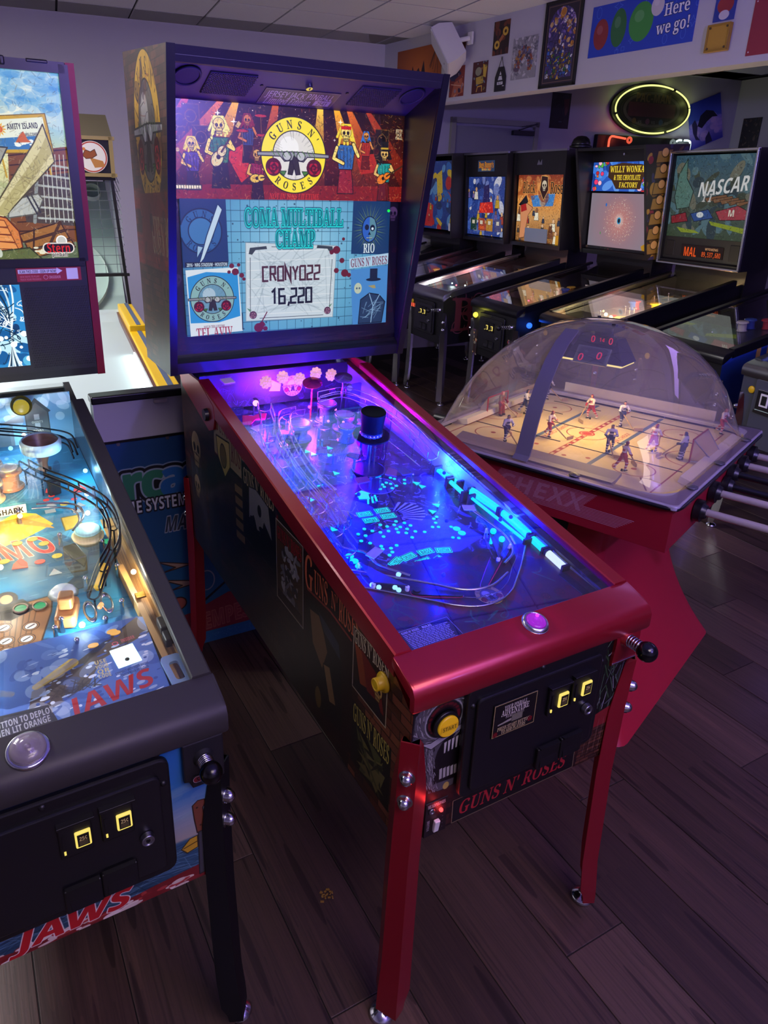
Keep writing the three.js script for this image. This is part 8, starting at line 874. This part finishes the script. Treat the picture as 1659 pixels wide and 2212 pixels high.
poster('framed_poster', 'tall black-framed picture like stained glass in purple, blue and gold under an arch', 'poster', 2.043, 2.388, 2.35, 2.896, print(330, 530, 1.4, (x, w, h) => { R(x, '#2a2230', 0, 0, w, h); x.beginPath(); x.moveTo(30, h - 40); x.lineTo(30, 160); x.arc(165, 160, 135, Math.PI, 0); x.lineTo(300, h - 40); x.closePath(); x.save(); x.clip(); R(x, '#4c3c78', 0, 0, w, h); blots(x, w, 300, 150, ['#7a64b8', '#a88cc8', '#c8842c', '#3c3470', '#d8b070', '#5a4898', '#e8e0e8'], 6, 26); for (let k = 0; k < 110; k++) O(x, ['#2c4ca8', '#e4e4ec', '#3c7840', '#c8a83c', '#7a5a3c', '#3868c0'][k % 6], 40 + rnd(250), 290 + rnd(220), rnd(5, 18), rnd(5, 20), '#15131c', 2, rnd(3)); for (let k = 0; k < 70; k++) Ln(x, '#15131c', 2, [rnd(w), rnd(h)], [rnd(w), rnd(h)]); x.restore(); O(x, '#b8782c', 165, 60, 26, 26, '#e0b050', 4); P(x, '#d0a83c', [[150, 500], [165, 470], [180, 500]]); x.strokeStyle = '#6a5248'; x.lineWidth = 6; x.strokeRect(14, 14, w - 28, h - 28); }), { frame: 0.02, d: 0.008 });
{ // blue banner with the greeting; its cartoon figures are left out
  poster('banner', 'wide bright blue banner with white words Here we go!', 'banner', 2.474, 3.263, 2.5, 2.8, print(789, 300, 1.2, (x, w, h) => { R(x, '#1d3fb4', 0, 0, w, h); x.strokeStyle = 'rgba(110,140,230,.45)'; x.lineWidth = 4; for (let k = 0; k < 22; k++) { const a = rnd(w), b = rnd(h), s = rnd(16, 34); if (k % 3 === 0) x.strokeRect(a, b, s, s); else if (k % 3 === 1) { x.beginPath(); x.ellipse(a, b, s * 0.6, s, 0, 0, 7); x.stroke(); } else P(x, null, [[a, b - s], [a + s * 0.3, b - s * 0.3], [a + s, b], [a + s * 0.3, b + s * 0.3], [a, b + s], [a - s * 0.3, b + s * 0.3], [a - s, b], [a - s * 0.3, b - s * 0.3]], 'rgba(110,140,230,.45)', 4); } for (const [a, b, rx, ry, c] of [[90, 170, 60, 90, '#8a2c34'], [230, 150, 60, 110, '#2c6a3c'], [400, 140, 90, 110, '#3c9040'], [510, 70, 46, 56, '#c8c0c8']]) { O(x, c, a, b, rx, ry); O(x, 'rgba(255,255,255,.16)', a - rx * 0.2, b - ry * 0.3, rx * 0.4, ry * 0.3); } T(x, 'Here', 650, 96, 66, '#e8e6f0', { w: 176, font: 'serif', stroke: '#101c50', lw: 8, rot: -0.05 }); T(x, 'we go!', 640, 190, 66, '#e8e6f0', { w: 236, font: 'serif', stroke: '#101c50', lw: 8, rot: -0.05 }); }));
  poster('poster', 'small square blue print with a red patch above the yellow plaque', 'poster', 3.378, 3.507, 2.579, 2.71, print(130, 130, 1, (x, w, h) => { R(x, '#243a94', 0, 0, w, h); O(x, '#9c2c34', 65, 50, 50, 44); O(x, '#d0c8d0', 65, 100, 32, 24); }));
  const p = beamAt(3.441, 2.4225, -0.014), t = thing('wall_plaque', 'thick square yellow plaque with a rivet in each corner', 'plaque', [p.x, p.y, p.z], -1.50674); part('plaque_board', rbox(0.142, 0.142, 0.026, 0, 0.071, 0, 0.004), std(0xb58a2c, 0.45), t); part('plaque_border', [[0.142, 0.012, 0, 0.006], [0.142, 0.012, 0, 0.136], [0.012, 0.118, -0.065, 0.071], [0.012, 0.118, 0.065, 0.071]].map(([w, h, a, b]) => rbox(w, h, 0.006, a, b, 0.014, 0.002)), std(0x9a7422, 0.45), t); for (const a of [-0.052, 0.052]) for (const b of [0.019, 0.123]) part('rivet', at(new THREE.SphereGeometry(0.006, 10, 6), a, b, 0.014), std(0x4a3a20, 0.5), t);
  poster('poster', 'plain crimson poster with white pins at the right edge of the soffit', 'poster', 3.62, 3.92, 2.38, 2.66, print(300, 280, 1, (x, w, h) => { R(x, '#8c1c38', 0, 0, w, h); P(x, 'rgba(200,190,200,.5)', [[150, 120], [190, 90], [240, 130], [220, 220], [150, 230]]); for (const [a, b] of [[14, 16], [14, 262], [286, 14]]) O(x, '#d8c8d0', a, b, 4); }));
}
// ------------------------------------------------------------------ back wall of the next room: door, prints, neon
const onWall = (name, label, category, a, y, b = 0.0) => { const p = roomAt(a, y, b); return thing(name, label, category, [p.x, p.y, p.z], WALL_TURN); };
{ const g = new THREE.Group(); const p = roomAt(1.26, 0, 0.0); const d = part('door_1', box(0.94, 2.25, 0.03, 0, 1.125, 0.016), std(0x8d8c94, 0.7), scene); d.userData.kind = 'structure'; d.position.copy(p); d.rotation.y = WALL_TURN; part('door_frame', [box(0.05, 2.32, 0.05, -0.495, 1.16, 0.022), box(0.05, 2.32, 0.05, 0.495, 1.16, 0.022), box(1.04, 0.05, 0.05, 0, 2.3, 0.022)], std(0x9b9990, 0.6), d); part('door_handle', [rod(V(-0.4, 1.02, 0.03), V(-0.4, 1.02, 0.07), 0.01), rod(V(-0.4, 1.02, 0.07), V(-0.28, 1.02, 0.07), 0.009)], M.steel, d); part('door_closer', [rbox(0.26, 0.045, 0.05, 0.32, 2.21, 0.055, 0.006), beam(V(0.26, 2.236, 0.07), V(0.46, 2.3, 0.09), 0.02, 0.01), beam(V(0.46, 2.3, 0.09), V(0.3, 2.27, 0.06), 0.016, 0.008)], std(0x2b2a30, 0.5), d); }
const wallPrint = (label, a0, a1, y0, y1, tex) => { const t = onWall('poster', label, 'poster', (a0 + a1) / 2, y0, 0.004); part('print', front(box(a1 - a0, y1 - y0, 0.006, 0, (y1 - y0) / 2, 0), -(a1 - a0) / 2, (a1 - a0) / 2, 0, y1 - y0), printed(tex, 0.5), t); return t; };
wallPrint('tall dark film poster on the far wall to the right of the door', 1.93, 2.168, 2.28, 2.62, print(238, 340, 1, (x, w, h) => { R(x, '#16141e', 0, 0, w, h); blots(x, w, h, 14, ['#22202e', '#1a1826'], 20, 60); P(x, '#4c2028', [[150, 60], [220, 50], [220, 170], [180, 220]]); O(x, '#5a3438', 190, 170, 16, 40); R(x, '#3c4458', 110, 270, 40, 10); }));
{ const t = onWall('neon_sign', 'oval PAC-MAN sign ringed by a yellow-green neon tube on the far wall', 'neon sign', 3.237, 2.277, 0.02), cy = 0.243; const E = (rx, ry, d, z) => at(plate(new THREE.Shape(new THREE.EllipseCurve(0, 0, rx, ry, 0, Math.PI * 2).getPoints(60).slice(0, -1)), d, 0.003), 0, cy, z);
  part('sign_board', E(0.56, 0.262, 0.03, -0.01), std(0x0b0c0b, 0.5), t); part('sign_face', front(E(0.43, 0.19, 0.006, 0.02), -0.43, 0.43, cy - 0.19, cy + 0.19), printed(print(860, 380, 0.9, (x, w, h) => { R(x, '#141310', 0, 0, w, h); O(x, '#3a3634', 430, 190, 400, 176); O(x, '#15110f', 430, 190, 360, 150); T(x, 'PAC-MAN', 430, 72, 84, '#4c3c24', { w: 500, stroke: '#2c2418', lw: 8 }); R(x, '#3c1a1e', 100, 124, 660, 140); for (let k = 0; k < 3; k++) T(x, 'vs', 280 + k * 190, 310, 40, '#4a4846'); for (let k = 0; k < 3; k++) O(x, ['#4a3c1c', '#4c2a3c', '#24384c'][k], 200 + k * 190, 310, 30); }), 0.45), t);
  const arcs = [[0.2, 1.0], [1.1, 3.35], [3.45, 5.1], [5.2, 6.45]]; for (const [a0, a1] of arcs) { const pts = []; for (let k = 0; k <= 24; k++) { const q = a0 + (a1 - a0) * k / 24; pts.push(V(Math.cos(q) * 0.52, cy + Math.sin(q) * 0.238, 0.045)); } part('neon_tube', tube(pts, 0.0085, 48, 8), glow(new THREE.Color(0.95, 1, 0.3), 1.25), t); }
  for (const q of [1.05, 3.4, 5.15, 0.18]) part('standoff', rod(V(Math.cos(q) * 0.52, cy + Math.sin(q) * 0.238, 0.015), V(Math.cos(q) * 0.52, cy + Math.sin(q) * 0.238, 0.05), 0.005), M.black, t);
  for (const q of [0.4, 1.2, 2, 2.8, 3.6, 4.4, 5.2, 6]) { const l = new THREE.PointLight(new THREE.Color(0.85, 1, 0.3), 0.01); l.position.set(Math.cos(q) * 0.52, cy + Math.sin(q) * 0.238, 0.09); t.add(l); } }
{ const t = onWall('neon_sign', 'black boxed neon sign with a red and a white tube under the oval sign', 'neon sign', 3.19, 1.86, 0.03); part('sign_box', rbox(1.32, 0.385, 0.06, 0, 0.193, 0, 0.01), std(0x0d0c10, 0.6), t); const T2 = (name, pts, c) => part(name, tube(pts.map(([a, y]) => V(a - 3.19, y - 1.86, 0.05)), 0.011, 40, 8), glow(c, 1.3), t), RD = new THREE.Color(1, 0.12, 0.06), WH = new THREE.Color(0.8, 1, 1);
  T2('neon_tube', [[2.679, 2.07], [2.68, 2.13], [2.682, 2.2], [2.70, 2.226], [2.78, 2.224], [2.9, 2.212]], RD); T2('neon_tube', [[3.63, 2.215], [3.66, 2.228], [3.7, 2.229]], WH); T2('neon_tube', [[3.74, 2.23], [3.8, 2.229], [3.83, 2.215], [3.835, 2.13], [3.83, 2.06]], WH); const e = (a, c) => part('neon_disc', at(new THREE.TorusGeometry(0.026, 0.012, 8, 24), a - 3.19, 2.2 - 1.86, 0.05).applyMatrix4(new THREE.Matrix4().makeScale(1, 1, 1)), c, t); e(2.955, glow(RD, 0.8)); e(3.575, glow(WH, 0.18)); part('sign_print', box(0.3, 0.09, 0.003, 0.3, 0.26, 0.032), printed(print(300, 90, 1, (x, w, h) => { R(x, '#2c3c48', 0, 0, w, h); blots(x, w, h, 30, ['#5a7080', '#1c242c', '#7a8a94'], 3, 14); R(x, '#6a2024', 220, 10, 70, 70); }), 0.5), t);
  for (const [a, c] of [[2.75, RD], [3.78, WH]]) { const l = new THREE.PointLight(c, 0.05); l.position.set(a - 3.19, 0.34, 0.11); t.add(l); } }
{ const t = onWall('poster', 'square sea poster pinned tilted right of the oval sign, dark shape over pink clouds', 'poster', 4.08, 2.446, 0.006); const m = part('print', front(box(0.48, 0.49, 0.006), -0.24, 0.24, -0.245, 0.245), printed(print(240, 245, 1.6, (x, w, h) => { const g = x.createLinearGradient(0, 0, 0, h); g.addColorStop(0, '#1c2ca0'); g.addColorStop(0.4, '#3c50b8'); g.addColorStop(0.7, '#8a78c8'); g.addColorStop(1, '#3a3cae'); x.fillStyle = g; x.fillRect(0, 0, w, h); for (let k = 0; k < 40; k++) O(x, ['rgba(200,160,220,.5)', 'rgba(150,130,220,.5)'][k % 2], rnd(w), 110 + rnd(100), rnd(12, 34), rnd(10, 24)); P(x, '#171432', [[60, 130], [86, 80], [130, 62], [180, 80], [210, 118], [170, 110], [130, 124], [90, 150]]); P(x, '#2a2450', [[20, 110], [44, 90], [60, 130], [50, 180], [70, 210], [40, 200], [24, 160]]); P(x, '#2a2450', [[110, 210], [140, 180], [160, 240], [110, 245]]); }), 0.55), t); m.rotation.z = 0.34; }
{ const p = CORNER.clone().addScaledVector(along, 4.52).addScaledVector(toward, 0.265), t = thing('poster', 'dark poster on the right-hand wall just past the room corner', 'poster', [p.x, 2.17, p.z], -(Math.PI / 2 + A7)); part('print', front(box(0.25, 0.32, 0.006, 0, 0.16, 0), -0.125, 0.125, 0, 0.32), printed(print(250, 320, 1, (x, w, h) => { R(x, '#1e1a24', 0, 0, w, h); blots(x, w, h, 30, ['#3a2830', '#4c3a34', '#2a2c3c', '#5a4a44'], 6, 26); }), 0.5), t); }
{ const t = thing('topper', 'black round topper on the pirate machine, right end of its top', 'topper', [3.62, 1.972, -3.7]); part('dome', lathe([[0, 0.085], [0.035, 0.08], [0.06, 0.06], [0.072, 0.03], [0.074, 0], [0, 0]], 28), M.blackSatin, t); part('topper_base', disc(0.085, 0.012, 28).translate(0, 0.006, 0), M.black, t); }
{ const t = thing('crumbs', 'tiny gold crumbs on the dark floor between the two front machines', 'crumbs', [-0.274, 0, -0.309]); t.userData.kind = 'stuff'; const bits = []; for (let k = 0; k < 16; k++) bits.push(at(rbox(0.003 + rnd(0.006), 0.0015 + rnd(0.002), 0.002 + rnd(0.004), 0, 0, 0, 0.0005), rnd(-0.018, 0.018), 0.0014, rnd(-0.014, 0.014), 0, rnd(3))); part('crumb', bits, std(0xb08a3c, 0.35, 0.5), t); }
scene.traverse((o) => { if (o.isMesh) o.castShadow = o.receiveShadow = true; if (o.isPointLight) o.castShadow = true; });
renderer.render(scene, camera);
